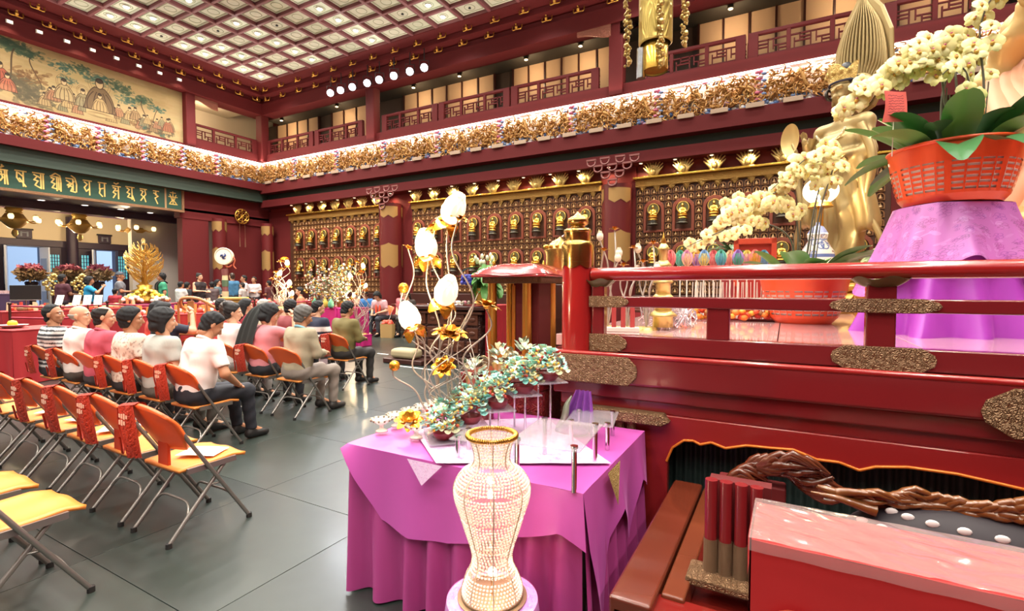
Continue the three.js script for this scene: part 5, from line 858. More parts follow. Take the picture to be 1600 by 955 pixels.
  let f = null; for (const [x, y, z, w] of [[-0.035, 0.006, 0.02, 'lower left'], [0.035, 0.006, 0.02, 'lower right'], [0, 0.006, -0.04, 'back'], [0.005, 0.066, 0.0, 'topmost']]) { const pos = [-1.57 + x, 0.852 + y, -2.5 + z], label = `red apple in the little pile, the ${w} one`; if (!f) { f = thing('apple', label, 'fruit', pos, 0, 'red apples in a pile'); part(f, 'flesh', apple, am); part(f, 'stalk', bar([0, 0.058, 0], [0.004, 0.074, 0], 0.0018, 5), M.darkWood); } else copy(f, pos, x * 50, label); }
  const pear = thing('pear', 'green pear standing left of the red apples', 'fruit', [-1.7, 0.83, -2.45]); part(pear, 'flesh', lathe([[0, 0], [0.02, 0.002], [0.034, 0.025], [0.03, 0.055], [0.016, 0.08], [0.008, 0.092], [0, 0.094]], 16), mat(0x8c9c58, 0.4)); part(pear, 'saucer', lathe([[0, -0.064], [0.05, -0.064], [0.02, -0.05], [0.02, -0.01], [0.045, 0.0], [0, 0.002]], 16), M.redLacquer);
  // purple cloth bundle and silvery ornament behind the right of the table
  const b = thing('purple_bundle', 'folded purple cloth with a silver ornament leaning at the back right of the purple table', 'cloth', [-0.98, 0.76, -2.5]);
  part(b, 'folded_cloth', sheet((u, v) => [(u - 0.5) * 0.22 * (1 - v * 0.6) + 0.02 * v, v * 0.22, 0.02 * Math.sin(u * 22) * (1 - v * 0.5) - 0.05 * v], 40, 10), satin(0x7b3f92)); part(b, 'silver_ornament', taper([[-0.1, 0.02, 0.04], [-0.05, 0.08, 0.05], [-0.04, 0.15, 0.04], [-0.02, 0.2, 0.02]], (q) => 0.02 * Math.sin(PI * (0.1 + 0.85 * q)), 14, 7), mat(0x9aa48c, 0.35, 0.5)); part(b, 'cushion', ball(0.08, -0.02, 0.01, 0.02, 14, 1.2, 0.3, 0.8), satin(0x6e2f80));
}

// ======================= ON THE ALTAR DECK =======================
// orange plastic basket with slots
function basket(label, x, y, z, rTop, rBot, h) {
  const t = thing('orange_basket', label, 'basket', [x, y, z]);
  const om = mat(0xdf4f26, 0.32, 0, { side: THREE.DoubleSide }), at = (a, v) => { const r = rBot + (rTop - rBot) * v ** 0.5; return [Math.cos(a) * r, v * h, Math.sin(a) * r]; };
  const n = 28, strips = [], ring = (v0, v1, a0, a1, m = 4) => strips.push(sheet((u, v) => at(a0 + (a1 - a0) * u, v0 + (v1 - v0) * v), m, 1));
  for (let k = 0; k < n; k++) { // solid bands, uprights and slotted rows
    const a0 = k / n * 2 * PI, a1 = (k + 1) / n * 2 * PI;
    ring(0, 0.12, a0, a1); ring(0.66, 1, a0, a1); const edge = k % 4 === 0 ? 0.5 : 0.16; ring(0.12, 0.66, a0, a0 + (a1 - a0) * edge, 2);
    for (let s = 0; s < 6; s++) ring(0.12 + s * 0.092, 0.12 + s * 0.092 + 0.05, a0 + (a1 - a0) * edge, a1, 3);
  }
  part(t, 'slotted_wall', strips, om); part(t, 'rim', new THREE.TorusGeometry(rTop, 0.012, 8, 48).rotateX(PI / 2).translate(0, h, 0), om); part(t, 'bottom', cyl(rBot, rBot, 0.01, 32, 0, 0.006, 0), om);
  part(t, 'planting_bag', lathe([[0, 0.02], ...Array.from({ length: 9 }, (_, k) => [(rBot + (rTop - rBot) * (k / 8 * 0.9) ** 0.5) * 0.975, 0.02 + k / 8 * 0.88 * h]), [0, h * 0.93]], 40), mat(0xf2ece4, 0.4));
  return t;
}
// orchid plant: strap leaves, stems, sprays of pale yellow blossoms
const orchidFlower = (() => { const g = []; for (let k = 0; k < 5; k++) { const w = k % 5 === 1 || k === 4 ? 0.062 : 0.042, p = sheet((u, v) => { const s = Math.sin(PI * (0.05 + 0.88 * v)) ** 0.7 * w * (u - 0.5); return [s, 0.05 * v, 0.008 * Math.sin(PI * v) - Math.abs(u - 0.5) * 0.01]; }, 4, 5); p.rotateZ(k / 5 * 2 * PI); g.push(p); } g.forEach((p, k) => tint(p, k % 2 ? 0xf6eeb0 : 0xebdf98)); return merge([...g, tint(ball(0.009, 0, -0.004, 0.008, 6, 1, 1.2, 1), 0xc99a3c), tint(ball(0.006, 0, 0.006, 0.01, 5), 0xb5566a)]); })();
const orchidM = mat(0xffffff, 0.55, 0, { side: THREE.DoubleSide, vertexColors: true }), leafM = mat(0x5c9246, 0.38, 0, { side: THREE.DoubleSide }), leafDarkM = mat(0x3c6a3c, 0.38, 0, { side: THREE.DoubleSide }), stalkM = mat(0x5a5546, 0.6);
function orchid(label, pos, sprays, leaves, seed, scale) {
  const t = thing('orchid', label, 'orchid', pos), r = rngOf(seed);
  leaves.forEach(([yaw, l, w, lift, dark]) => { const g = sheet((u, v) => { const s = Math.sin(PI * Math.min(1, 0.1 + 0.88 * v)) ** 0.6 * w * (u - 0.5); return [s, 0.03 + Math.sin(lift) * l * v * 1.2 - 0.5 * l * v * v * (1.15 - lift), Math.cos(lift) * l * v - Math.abs(u - 0.5) * 0.0 + 0]; }, 6, 10); const p = g.attributes.position; for (let i = 0; i < p.count; i++) p.setY(i, p.getY(i) + Math.abs(p.getX(i)) * 0.35); g.computeVertexNormals(); g.translate(0, -0.02, 0.06 + 0.12 * (r() < 0.65 ? 1 : 0.2)); g.rotateY(yaw); part(t, 'leaf', g, dark ? leafDarkM : leafM); });
  sprays.forEach(([path, n, width]) => {
    const s = part(t, 'stalk', taper(path, (q) => (0.008 - 0.005 * q) * scale, 30, 5), stalkM), c = curve(path);
    part(s, 'support_stick', bar([path[0][0] + 0.02, 0, path[0][2]], [path[1][0] + 0.02, path[1][1] + 0.05, path[1][2]], 0.004), stalkM);
    n = Math.round(n * 1.4); for (let k = 0; k < n; k++) {
      const q = c.getPointAt(0.42 + 0.58 * (k + 0.5) / n), w = width * (0.5 + 0.7 * Math.sin(PI * (0.15 + 0.75 * k / n)));
      const f = part(s, 'blossom', orchidFlower, orchidM); f.position.set(q.x + (r() - 0.5) * w, q.y - 0.01 + (r() - 0.5) * w * 0.9, q.z + (r() - 0.5) * w); f.rotation.set((r() - 0.7) * 0.7, 0.35 + (r() - 0.5) * 1.0, (r() - 0.5) * 0.8); f.scale.setScalar(scale * (0.85 + r() * 0.35));
    }
  });
  return t;
}
{
  // pedestal draped in purple, carrying the big basket
  const p = thing('draped_pedestal', 'altar pedestal draped in purple printed silk over plain purple satin under the big orange basket', 'pedestal', [0.92, 1.25, -4.16], 0.5);
  const drape = (w0, w1, h0, h1, folds, amp, phase) => sheet((u, v) => { const a = u * 2 * PI, c = Math.cos(a), s = Math.sin(a), w = w0 + (w1 - w0) * (1 - v), q = w / Math.max(Math.abs(c), Math.abs(s)) ** 0.55, f = 1 + amp * 1.3 * (1 - v) ** 2 * Math.sin(a * folds + phase); return [c * q * f, h0 + (h1 - h0) * v, s * q * f * 0.8]; }, 160, 14);
  part(p, 'satin_drape', drape(0.25, 0.47, 0.0, 0.8, 11, 0.11, 0.3), satin(0xa13fae), 'plain purple satin');
  part(p, 'printed_drape', [sheet((u, v) => { const a = u * 2 * PI, c = Math.cos(a), s = Math.sin(a), len = 0.46 + 0.1 * Math.sin(a * 2 + 1) + 0.03 * Math.sin(a * 9), w = 0.272 + 0.16 * v, q = w / Math.max(Math.abs(c), Math.abs(s)) ** 0.55, f = 1 + 0.1 * v * Math.sin(a * 7 + 0.6) + 0.03 * v * Math.sin(a * 17); return [c * q * f, 0.81 - len * v, s * q * f * 0.8]; }, 140, 10), sheet((u, v) => { const a = u * 2 * PI, c = Math.cos(a), s = Math.sin(a), q = 0.262 / Math.max(Math.abs(c), Math.abs(s)) ** 0.55 * v; return [c * q, 0.815, s * q * 0.8]; }, 80, 3)], mat(0xf2d6f4, 0.45, 0, { map: repeatOf(purplePrint, 4, 1.2), side: THREE.DoubleSide }), 'printed silk');
  basket('big orange plastic basket of orchids on the purple draped pedestal', 0.92, 2.07, -4.16, 0.335, 0.24, 0.35);
  const card = thing('red_card', 'red handwritten card on a stick in the big orchid basket', 'card', [0.57, 2.66, -3.86], 0.45);
  part(card, 'paper', sheet((u, v) => [(u - 0.5) * 0.145 + 0.01 * Math.sin(v * 3), (v - 0.5) * 0.19, 0.012 * Math.sin(u * 3 + v * 2)], 8, 8), new THREE.MeshStandardMaterial({ roughness: 0.6, side: THREE.DoubleSide, map: canvasTexture(128, 160, (c, w, h) => { c.fillStyle = '#e0645c'; c.fillRect(0, 0, w, h); c.strokeStyle = '#7d2430'; c.lineWidth = 2.5; const r = rngOf(6); for (let k = 0; k < 8; k++) { c.beginPath(); let x = 18; c.moveTo(x, 26 + k * 14); while (x < 108) { x += 3 + r() * 4; c.lineTo(x, 26 + k * 14 - x * 0.05 + (r() - 0.5) * 7); } c.stroke(); } }) })); part(card, 'stick', bar([0.0, -0.3, -0.01], [0.0, -0.08, -0.004], 0.003), M.white);
  // coordinates relative to the basket top centre (0.92, 2.38, -4.16)
  const fan = []; const rr = rngOf(4); for (let k = 0; k < 30; k++) fan.push([k * 0.61 + rr() * 0.4, 0.34 + rr() * 0.2, 0.15 + rr() * 0.06, 0.15 + rr() * 0.6, rr() < 0.5]);
  orchid('big orchid plant with long yellow sprays arching left from the orange basket', [0.92, 2.37, -4.16], [
    [[[0, 0, 0], [-0.05, 0.35, 0.02], [-0.12, 0.62, 0.06], [-0.35, 0.55, 0.14], [-0.52, 0.42, 0.2], [-0.64, 0.3, 0.25]], 24, 0.11],
    [[[0.05, 0, 0.05], [0.0, 0.4, 0.06], [-0.05, 0.72, 0.02], [-0.2, 0.68, 0.1], [-0.4, 0.52, 0.14], [-0.6, 0.35, 0.2]], 22, 0.11],
    [[[-0.05, 0, 0], [-0.06, 0.4, 0.0], [0.0, 0.76, -0.02], [-0.12, 0.74, 0.05], [-0.25, 0.62, 0.1], [-0.42, 0.46, 0.14]], 16, 0.11],
    [[[0.12, 0, 0], [0.14, 0.4, 0], [0.12, 0.82, -0.02], [0.18, 0.98, 0.0], [0.3, 1.0, 0.02], [0.45, 0.96, 0.02]], 14, 0.12],
    [[[0.08, 0, 0.08], [0.06, 0.3, 0.1], [0.02, 0.5, 0.12], [-0.02, 0.53, 0.14], [-0.06, 0.52, 0.16], [-0.1, 0.48, 0.18]], 5, 0.08]], fan, 14, 1.15);
  // second basket, on the deck
  basket('smaller orange plastic basket of orchids standing on the altar deck', 0.13, 1.25, -4.75, 0.33, 0.2, 0.4);
  const fan2 = []; for (let k = 0; k < 16; k++) fan2.push([k * 0.63 + rr() * 0.4, 0.32 + rr() * 0.16, 0.15 + rr() * 0.05, 0.25 + rr() * 0.5, rr() < 0.4]);
  orchid('smaller orchid plant with yellow sprays arching left on the altar deck', [0.13, 1.64, -4.75], [
    [[[0, 0, 0], [0.06, 0.5, -0.02], [0.1, 0.9, -0.02], [-0.05, 0.86, 0.04], [-0.22, 0.68, 0.12], [-0.55, 0.52, 0.26]], 22, 0.11],
    [[[0.05, 0, 0.05], [0.1, 0.5, 0.02], [0.2, 1.02, -0.02], [0.08, 1.0, 0.04], [-0.05, 0.9, 0.08], [-0.25, 0.7, 0.14]], 20, 0.11],
    [[[-0.05, 0, 0], [-0.05, 0.4, 0], [-0.1, 0.6, 0.04], [-0.25, 0.62, 0.1], [-0.4, 0.55, 0.18], [-0.6, 0.46, 0.28]], 20, 0.11],
    [[[-0.08, 0, 0.02], [-0.1, 0.3, 0.02], [-0.25, 0.42, 0.1], [-0.5, 0.4, 0.26], [-0.7, 0.32, 0.36], [-0.85, 0.24, 0.44]], 10, 0.09]], fan2, 19, 1.1);
}
// pinwheel-like paper lotus offerings, tinsel, garland
{
  const cols = [0xe89a96, 0x63b79c, 0xe6a7c3, 0xe2b34e, 0x8fb4d8, 0xd9757a, 0x74c1b0, 0xe9c9a0, 0xb78fd0, 0xe7d27a, 0xe89a96, 0x6fb0c8].map((c) => mat(c, 0.5, 0, { side: THREE.DoubleSide }));
  const bloom = whorl(8, 0.13, 0.085, -0.35, 0.28), bloom2 = whorl(8, 0.11, 0.08, -0.3, 0.55, 0.4); const r = rngOf(52);
  for (let k = 0; k < 12; k++) { const x = -0.98 + k * 0.072, z = -4.95 - k * 0.035 - (k % 2) * 0.08; const t = thing('paper_lotus', `folded paper lotus on a white stick behind the railing, ${ORD[k]} from the left`, 'paper flower', [x, 1.25, z], r() * 6, 'paper lotuses behind the railing'); part(t, 'inner_petals', bloom.clone().scale(1.25, 1.2, 1.25).translate(0, 0.5, 0), cols[k]); part(t, 'outer_petals', bloom2.clone().scale(1.25, 1.2, 1.25).translate(0, 0.49, 0), cols[(k + 5) % 12]); part(t, 'stick', cyl(0.006, 0.006, 0.5, 6, 0, 0.25, 0), M.white); part(t, 'foot', cyl(0.035, 0.04, 0.012, 12, 0, 0.006, 0), M.white); }
  const garland = thing('orange_garland', 'orange and red flower garland lying along the altar deck behind the railing', 'garland', [-0.75, 1.26, -4.5]);
  const blossoms = []; for (let k = 0; k < 120; k++) { const x = k / 120 * 0.95 - 0.05, f = ball(0.022 + r() * 0.012, x + (r() - 0.5) * 0.05, 0.02 + r() * 0.1, -x * 0.4 + (r() - 0.5) * 0.14, 6, 1, 0.8, 1); blossoms.push(tint(f, [0xd8502a, 0xe07a2c, 0xc83a2c, 0xe6a23a, 0x8e5a2a][k % 5])); }
  part(garland, 'blossoms', blossoms, mat(0xffffff, 0.6, 0, { vertexColors: true })).userData.kind = 'stuff';
  const sticks = thing('incense_sticks', 'row of thin white sticks standing behind the orange garland', 'sticks', [-0.75, 1.25, -4.78]); for (let k = 0; k < 40; k++) part(sticks, 'stick', bar([k * 0.02, 0, -k * 0.008], [k * 0.02 + (r() - 0.5) * 0.04, 0.34, -k * 0.008 + (r() - 0.5) * 0.04], 0.0035, 5), M.white); part(sticks, 'tray', rspan(-0.03, 0.82, 0, 0.02, -0.36, 0.04, 0.005), M.redLacquer);
  const tin = thing('tinsel_heap', 'heap of silver tinsel and cellophane near the corner post', 'tinsel', [-0.75, 1.25, -3.75]); const strips = []; for (let k = 0; k < 120; k++) { const a = r() * 6.28, q = r() * 0.22; strips.push(tube([[Math.cos(a) * q, 0.02 + r() * 0.1, Math.sin(a) * q], [Math.cos(a) * q + (r() - 0.5) * 0.1, 0.06 + r() * 0.14, Math.sin(a) * q + (r() - 0.5) * 0.1], [Math.cos(a + 1) * q, r() * 0.08, Math.sin(a + 1) * q]], 0.004, 5, 4)); } part(tin, 'tinsel', strips, mat(0xd8ccd0, 0.2, 0.7)).userData.kind = 'stuff';
  const cr = thing('red_slat_crate', 'small red and white slatted stand just behind the corner post', 'stand', [-1.03, 1.25, -3.2], 0.3); for (let k = 0; k < 6; k++) part(cr, 'slat', rspan(-0.16 + k * 0.06, -0.13 + k * 0.06, 0, 0.2, -0.02, 0.02, 0.004), mat(0xb64a48, 0.4)); part(cr, 'rail', rspan(-0.18, 0.2, 0.19, 0.22, -0.03, 0.03, 0.005), M.white); part(cr, 'foot_rail', rspan(-0.18, 0.2, 0.0, 0.03, -0.035, 0.035, 0.005), M.white);
  // small gilt lotus stems and a little pagoda behind the top rail
  for (const [x, z, s, w] of [[-1.1, -3.4, 1.12, 'left'], [-0.96, -3.4, 0.9, 'middle'], [-0.84, -3.45, 0.95, 'right']]) { const t = thing('gold_lotus_stems', `small gold lotus ornament with curling stems behind the top rail, the ${w} one`, 'ornament', [x, 1.25, z]); for (let k = 0; k < 4; k++) { const a = k * 1.7, h = (0.42 + 0.07 * k) * s, st = part(t, 'stem', taper([[0, 0.02, 0], [0.03 * Math.cos(a), h * 0.4, 0.03 * Math.sin(a)], [0.05 * Math.cos(a + 1), h * 0.7, 0.05 * Math.sin(a + 1)], [0.07 * Math.cos(a), h, 0.07 * Math.sin(a)]], () => 0.006, 16, 5), stemM); const f = (k % 2 ? openGeo : budGeo).clone(); f.scale(0.42, 0.42, 0.42); f.translate(0.07 * Math.cos(a), h, 0.07 * Math.sin(a)); part(st, k % 2 ? 'gold_flower' : 'white_bud', f, k % 2 ? lotusGold : mat(0xece2cf, 0.4, 0, { side: THREE.DoubleSide })); } part(t, 'base_disc', cyl(0.07, 0.08, 0.02, 20, 0, 0.01, 0), M.goldPale); }
  const pg = thing('small_pagoda', 'small gilt tiered pagoda behind the top rail', 'pagoda', [-0.74, 1.25, -3.5]); for (let k = 0; k < 5; k++) { part(pg, 'tier', lathe([[0, 0], [0.07 - k * 0.01, 0], [0.07 - k * 0.01, 0.07], [0.1 - k * 0.014, 0.08], [0.06 - k * 0.01, 0.115], [0, 0.115]], 8).translate(0, 0.02 + k * 0.115, 0), M.goldPale); } part(pg, 'finial', lathe([[0, 0.59], [0.02, 0.6], [0.008, 0.64], [0, 0.68]], 10), M.gold);
  // red framed box, porcelain jar, lamp, red flower pot in front of the standing statue
  const bx = thing('red_framed_box', 'red lacquered box with raised frame standing left of the statue', 'box', [-0.3, 1.25, -5.9], 0.1); part(bx, 'box_body', rspan(-0.2, 0.2, 0, 0.78, -0.15, 0.15, 0.01), mat(0x9c2a24, 0.35)); part(bx, 'raised_frame', [rspan(-0.2, 0.2, 0.74, 0.8, 0.13, 0.18, 0.006), rspan(-0.2, -0.15, 0.3, 0.8, 0.13, 0.18, 0.006), rspan(0.15, 0.2, 0.3, 0.8, 0.13, 0.18, 0.006)], mat(0xb5402c, 0.35));
  const jar = thing('porcelain_jar', 'blue and white patterned porcelain jar left of the statue base', 'jar', [0.3, 1.25, -6.4]); part(jar, 'jar_body', lathe([[0, 0], [0.12, 0], [0.17, 0.2], [0.19, 0.45], [0.16, 0.68], [0.09, 0.8], [0.1, 0.86], [0.1, 0.88], [0, 0.88]], 30), new THREE.MeshStandardMaterial({ roughness: 0.25, map: canvasTexture(256, 256, (c, w, h) => { const q = rngOf(3); c.fillStyle = '#d9d3c8'; c.fillRect(0, 0, w, h); for (let k = 0; k < 120; k++) { c.strokeStyle = ['#4a5a8a', '#6c7aa6', '#8c6a5a'][k % 3]; c.lineWidth = 3; c.beginPath(); c.arc(q() * w, q() * h, 4 + q() * 10, q() * 6, q() * 6 + 4); c.stroke(); } for (let k = 0; k < 6; k++) { c.fillStyle = '#5a6896'; c.fillRect(0, k * 44, w, 5); } }) })); part(jar, 'lid', lathe([[0.1, 0.88], [0.06, 0.95], [0.02, 0.97], [0.02, 1.0], [0, 1.01]], 20), mat(0x6a75a0, 0.3));
  const lamp = thing('round_altar_lamp', 'round glowing white lamp in front of the standing statue', 'lamp', [0.33, 2.3, -6.62]); part(lamp, 'globe', ball(0.17, 0, 0.33, 0, 24, 1.05, 0.9, 0.8), glow(0xffefc8, 3.2)); part(lamp, 'lamp_collar', cyl(0.1, 0.13, 0.05, 20, 0, 0.17, 0), M.gold); part(lamp, 'lamp_stand', cyl(0.03, 0.05, 1.2, 12, 0, -0.43, 0), M.gold); const lp = new THREE.PointLight(0xffe0ae, 4, 0, 2); lp.name = 'lamp_glow'; lp.castShadow = true; lp.position.set(0.33, 2.63, -6.4); scene.add(lp);
  const pot = thing('red_flower_pot', 'dark red pot of leafy green plants with cream blossoms behind the paper lotuses', 'pot plant', [-0.5, 1.25, -6.0]); part(pot, 'pot_body', lathe([[0, 0], [0.1, 0], [0.15, 0.62], [0.17, 0.64], [0.15, 0.66], [0, 0.6]], 22), mat(0x8a2a2e, 0.35)); const pl = []; for (let k = 0; k < 34; k++) { const g = leafShape(0.05, 0.28, 0.6, 6); g.rotateX(-0.2 - r() * 0.6); g.rotateY(r() * 6.28); g.translate(0, 0.66, 0); pl.push(g); } part(pot, 'leaves', pl, leafDarkM); const blossoms2 = []; for (let k = 0; k < 26; k++) blossoms2.push(orchidFlower.clone().scale(1.3, 1.3, 1.3).rotateX((r() - 0.5)).rotateY((r() - 0.3)).translate(0.1 + (r() - 0.5) * 0.4, 0.9 + r() * 0.28 + 0.1, 0.05 + (r() - 0.5) * 0.2)); part(pot, 'blossoms', blossoms2, orchidM);
  for (const [x, y, z, label] of [[0.75, 1.6, -5.9, 'green'], [1.0, 1.62, -6.0, 'white']]) { const t = thing('statue_carving', `carved ${label} scroll ornament at the foot of the standing statue`, 'carving', [x, 1.25, z]); part(t, 'scrolls', carvedCrest(0.34, x * 40).translate(-0.15, 0.5, 0), label === 'green' ? mat(0x7d8a5e, 0.5) : mat(0xcfb98c, 0.45, 0.2)); part(t, 'block', rspan(-0.15, 0.22, 0, 0.44, -0.08, 0.08, 0.02), M.gold); }
}
// ---- standing gilt statue with leaf-shaped halo ----
{
  const t = thing('standing_statue', 'tall standing gilt statue with a tall leaf-shaped halo on the altar', 'statue', [0.56, 1.25, -7.0], -0.75);
  const gm = mat(0xa08a5c, 0.42, 0.5);
  const headY = 2.58;
  const bodyField = union([ // robed body: hips, chest, folds
    capsule([0, 0.55, 0], [0, 1.05, 0], 0.24, 0.2), capsule([-0.08, 1.05, 0], [-0.08, 1.95, 0.02], 0.2, 0.17), capsule([0.08, 1.05, 0], [0.08, 1.95, 0.02], 0.2, 0.17), capsule([-0.26, 2.16, 0], [0.26, 2.16, 0], 0.09, 0.09), capsule([0, 2.15, 0], [0, 2.42, 0.02], 0.075, 0.065),
    capsule([-0.27, 2.14, 0], [-0.36, 1.78, 0.08], 0.08, 0.065), capsule([-0.36, 1.78, 0.08], [-0.24, 2.0, 0.3], 0.06, 0.04), capsule([0.27, 2.14, 0], [0.36, 1.8, 0.06], 0.08, 0.065), capsule([0.36, 1.8, 0.06], [0.08, 1.78, 0.28], 0.06, 0.042),
    capsule([-0.3, 1.72, 0.12], [-0.36, 1.1, 0.1], 0.05, 0.09), capsule([0.3, 1.7, 0.12], [0.4, 1.0, 0.08], 0.05, 0.1), capsule([-0.16, 1.2, 0.1], [-0.26, 0.42, 0.12], 0.07, 0.08), capsule([0.16, 1.2, 0.1], [0.26, 0.42, 0.12], 0.07, 0.08), capsule([0, 1.3, 0.16], [0, 0.45, 0.18], 0.05, 0.06)], 0.06);
  const folds = (x, y, z) => bodyField(x, y, z) + (y < 1.9 ? 0.02 * Math.sin(x * 42 + Math.sin(y * 5) * 2) * Math.min(1, (1.9 - y) * 2) : 0);
  const headField = union([ellipsoid([0, headY, 0.02], [0.125, 0.16, 0.11]), ellipsoid([0, headY - 0.1, 0.05], [0.085, 0.07, 0.09]), capsule([0, headY + 0.02, 0.15], [0, headY - 0.03, 0.18], 0.014, 0.022), capsule([-0.03, headY - 0.085, 0.14], [0.03, headY - 0.085, 0.14], 0.012, 0.012), capsule([-0.13, headY + 0.02, 0], [-0.13, headY - 0.13, 0.01], 0.022, 0.018), capsule([0.13, headY + 0.02, 0], [0.13, headY - 0.13, 0.01], 0.022, 0.018), ellipsoid([-0.05, headY + 0.02, 0.135], [0.03, 0.014, 0.014]), ellipsoid([0.05, headY + 0.02, 0.135], [0.03, 0.014, 0.014])], 0.03);
  part(t, 'robed_figure', [surfaceNets(folds, [-0.6, 0.3, -0.4], [0.6, 2.5, 0.5], 0.022), surfaceNets(headField, [-0.2, headY - 0.25, -0.2], [0.2, headY + 0.22, 0.24], 0.012)], gm);
  part(t, 'hair', surfaceNets(union([ellipsoid([0, headY + 0.06, -0.03], [0.14, 0.15, 0.14]), ellipsoid([0, headY + 0.24, -0.02], [0.07, 0.09, 0.07])], 0.03), [-0.2, headY - 0.12, -0.2], [0.2, headY + 0.36, 0.15], 0.016), mat(0x23242c, 0.4));
  part(t, 'crown', [sheet((u, v) => { const a = -1.5 + u * 3.0, h = 0.1 + 0.1 * Math.abs(Math.cos(a * 2)); return [Math.sin(a) * (0.15 + 0.03 * v), headY + 0.08 + v * h, Math.cos(a) * (0.16 + 0.03 * v)]; }, 40, 4), ...[-1, -0.5, 0, 0.5, 1].map((a) => ball(0.03, Math.sin(a) * 0.17, headY + 0.18, Math.cos(a) * 0.18, 8))], mat(0xdcc078, 0.35, 0.7, { side: THREE.DoubleSide, bumpMap: repeatOf(scrollRelief, 2, 1), bumpScale: 0.01 }));
  part(t, 'head_band', new THREE.TorusGeometry(0.15, 0.014, 6, 30).rotateX(PI / 2).translate(0, headY + 0.075, 0.0), mat(0x2b2d44, 0.35)); part(t, 'ear_disc', [new THREE.TorusGeometry(0.055, 0.02, 6, 20).rotateY(PI / 2).translate(0.16, headY + 0.0, 0.03), new THREE.TorusGeometry(0.055, 0.02, 6, 20).rotateY(PI / 2).translate(-0.16, headY + 0.0, 0.03)], mat(0x2a2420, 0.4));
  const hands = []; for (const [x, y, z, s] of [[-0.24, 2.03, 0.32, 1], [0.06, 1.78, 0.3, -1]]) { hands.push(ball(0.04, x, y, z, 8, 0.9, 1.2, 0.6)); for (let f = 0; f < 5; f++) hands.push(taper([[x + (f - 2) * 0.016, y + 0.03, z], [x + (f - 2) * 0.018, y + 0.08 - Math.abs(f - 2) * 0.006, z + 0.012], [x + (f - 2) * 0.017, y + 0.11 - Math.abs(f - 2) * 0.01, z + 0.03]], (q) => 0.011 - 0.003 * q, 6, 5)); }
  part(t, 'hands', hands, gm);
  const lotusLeaf = part(t, 'held_lotus_pod', sheet((u, v) => { const a = u * 2 * PI, r = 0.16 * v; return [-0.42 + Math.cos(a) * r * 0.85, 2.1 + Math.sin(a) * r * 1.2, 0.3 + 0.05 * v * v]; }, 28, 5), mat(0xcdb377, 0.4, 0.5, { side: THREE.DoubleSide })); part(lotusLeaf, 'pod_stem', taper([[-0.3, 1.75, 0.3], [-0.34, 1.9, 0.32], [-0.42, 2.05, 0.3]], () => 0.02, 8, 6), gm);
  part(t, 'scarf', [taper([[-0.3, 2.1, 0.12], [-0.46, 1.7, 0.14], [-0.4, 1.2, 0.16], [-0.55, 0.7, 0.1], [-0.45, 0.4, 0.16]], (q) => 0.05 * (1 - 0.5 * q), 26, 6), taper([[0.3, 2.1, 0.12], [0.44, 1.7, 0.12], [0.4, 1.2, 0.14], [0.55, 0.75, 0.1], [0.5, 0.4, 0.1]], (q) => 0.05 * (1 - 0.5 * q), 26, 6), taper([[-0.25, 1.75, 0.24], [0, 1.55, 0.3], [0.25, 1.72, 0.26]], () => 0.03, 16, 6)], gm);
  const jew = []; for (let k = 0; k < 26; k++) { const a = -1.2 + k * 0.096; jew.push(ball(0.017, Math.sin(a) * 0.19, 2.14 - Math.cos(a) * 0.16, 0.2, 6)); } for (let k = 0; k < 14; k++) jew.push(ball(0.014, 0, 1.96 - k * 0.05, 0.235, 6)); part(t, 'jewellery', jew, mat(0xd0c7a6, 0.25, 0.6));
  // halo: grooved leaf, with a round painted disc behind the head
  const outline = [[0, 1.28], [0.1, 1.1], [0.26, 0.92], [0.4, 0.62], [0.42, 0.3], [0.33, 0.02], [0.18, -0.16], [0, -0.22]], full = outline.concat(outline.slice(1, -1).reverse().map(([x, y]) => [-x, y]));
  part(t, 'halo_plate', slab(full.map(([x, y]) => [x * 0.8, y]), 0.06, 0.02).translate(0, headY - 0.02, -0.28), gm);
  const grooves = []; for (let k = -9; k <= 9; k++) { const a = k * 0.16, x0 = Math.sin(a) * 0.2, y0 = Math.cos(a) * 0.2; grooves.push(taper([[x0, headY + y0, -0.23], [x0 * 1.5, headY + y0 * 1.6 + 0.06, -0.22], [x0 * 1.25, headY + 0.62 + y0 * 0.8, -0.23], [x0 * 0.35, headY + 1.12 - Math.abs(k) * 0.012, -0.25]], (q) => 0.022 * (1 - 0.7 * q), 20, 5)); }
  part(t, 'halo_ribs', grooves, gm); part(t, 'halo_disc', [cyl(0.2, 0.2, 0.03, 36).rotateX(PI / 2).translate(0, headY, -0.22)], mat(0xe9e6d6, 0.5)); part(t, 'halo_rings', [new THREE.TorusGeometry(0.2, 0.018, 6, 40).translate(0, headY, -0.2), new THREE.TorusGeometry(0.16, 0.008, 5, 36).translate(0, headY, -0.2)], gm); const em = []; for (let k = 0; k < 12; k++) em.push(ball(0.02, Math.cos(k * 0.524) * 0.13, headY + Math.sin(k * 0.524) * 0.13, -0.2, 6, 1, 1, 0.5)); part(t, 'halo_enamel', em, mat(0x2f7f78, 0.35));
  part(t, 'back_pole', bar([0, 0.3, -0.26], [0, headY, -0.28], 0.035), gm);
  part(t, 'lotus_base', [lathe([[0, 0], [0.52, 0], [0.5, 0.1], [0.36, 0.16], [0.36, 0.2], [0.44, 0.28], [0.4, 0.34], [0, 0.34]], 36), whorl(12, 0.2, 0.2, 0.7, 0.7, 0, 0.32).translate(0, 0.2, 0), whorl(12, 0.2, 0.2, 0.9, 1.0, 0.26, 0.34).translate(0, 0.2, 0)], mat(0xcfa458, 0.38, 0.6, { side: THREE.DoubleSide }));
}
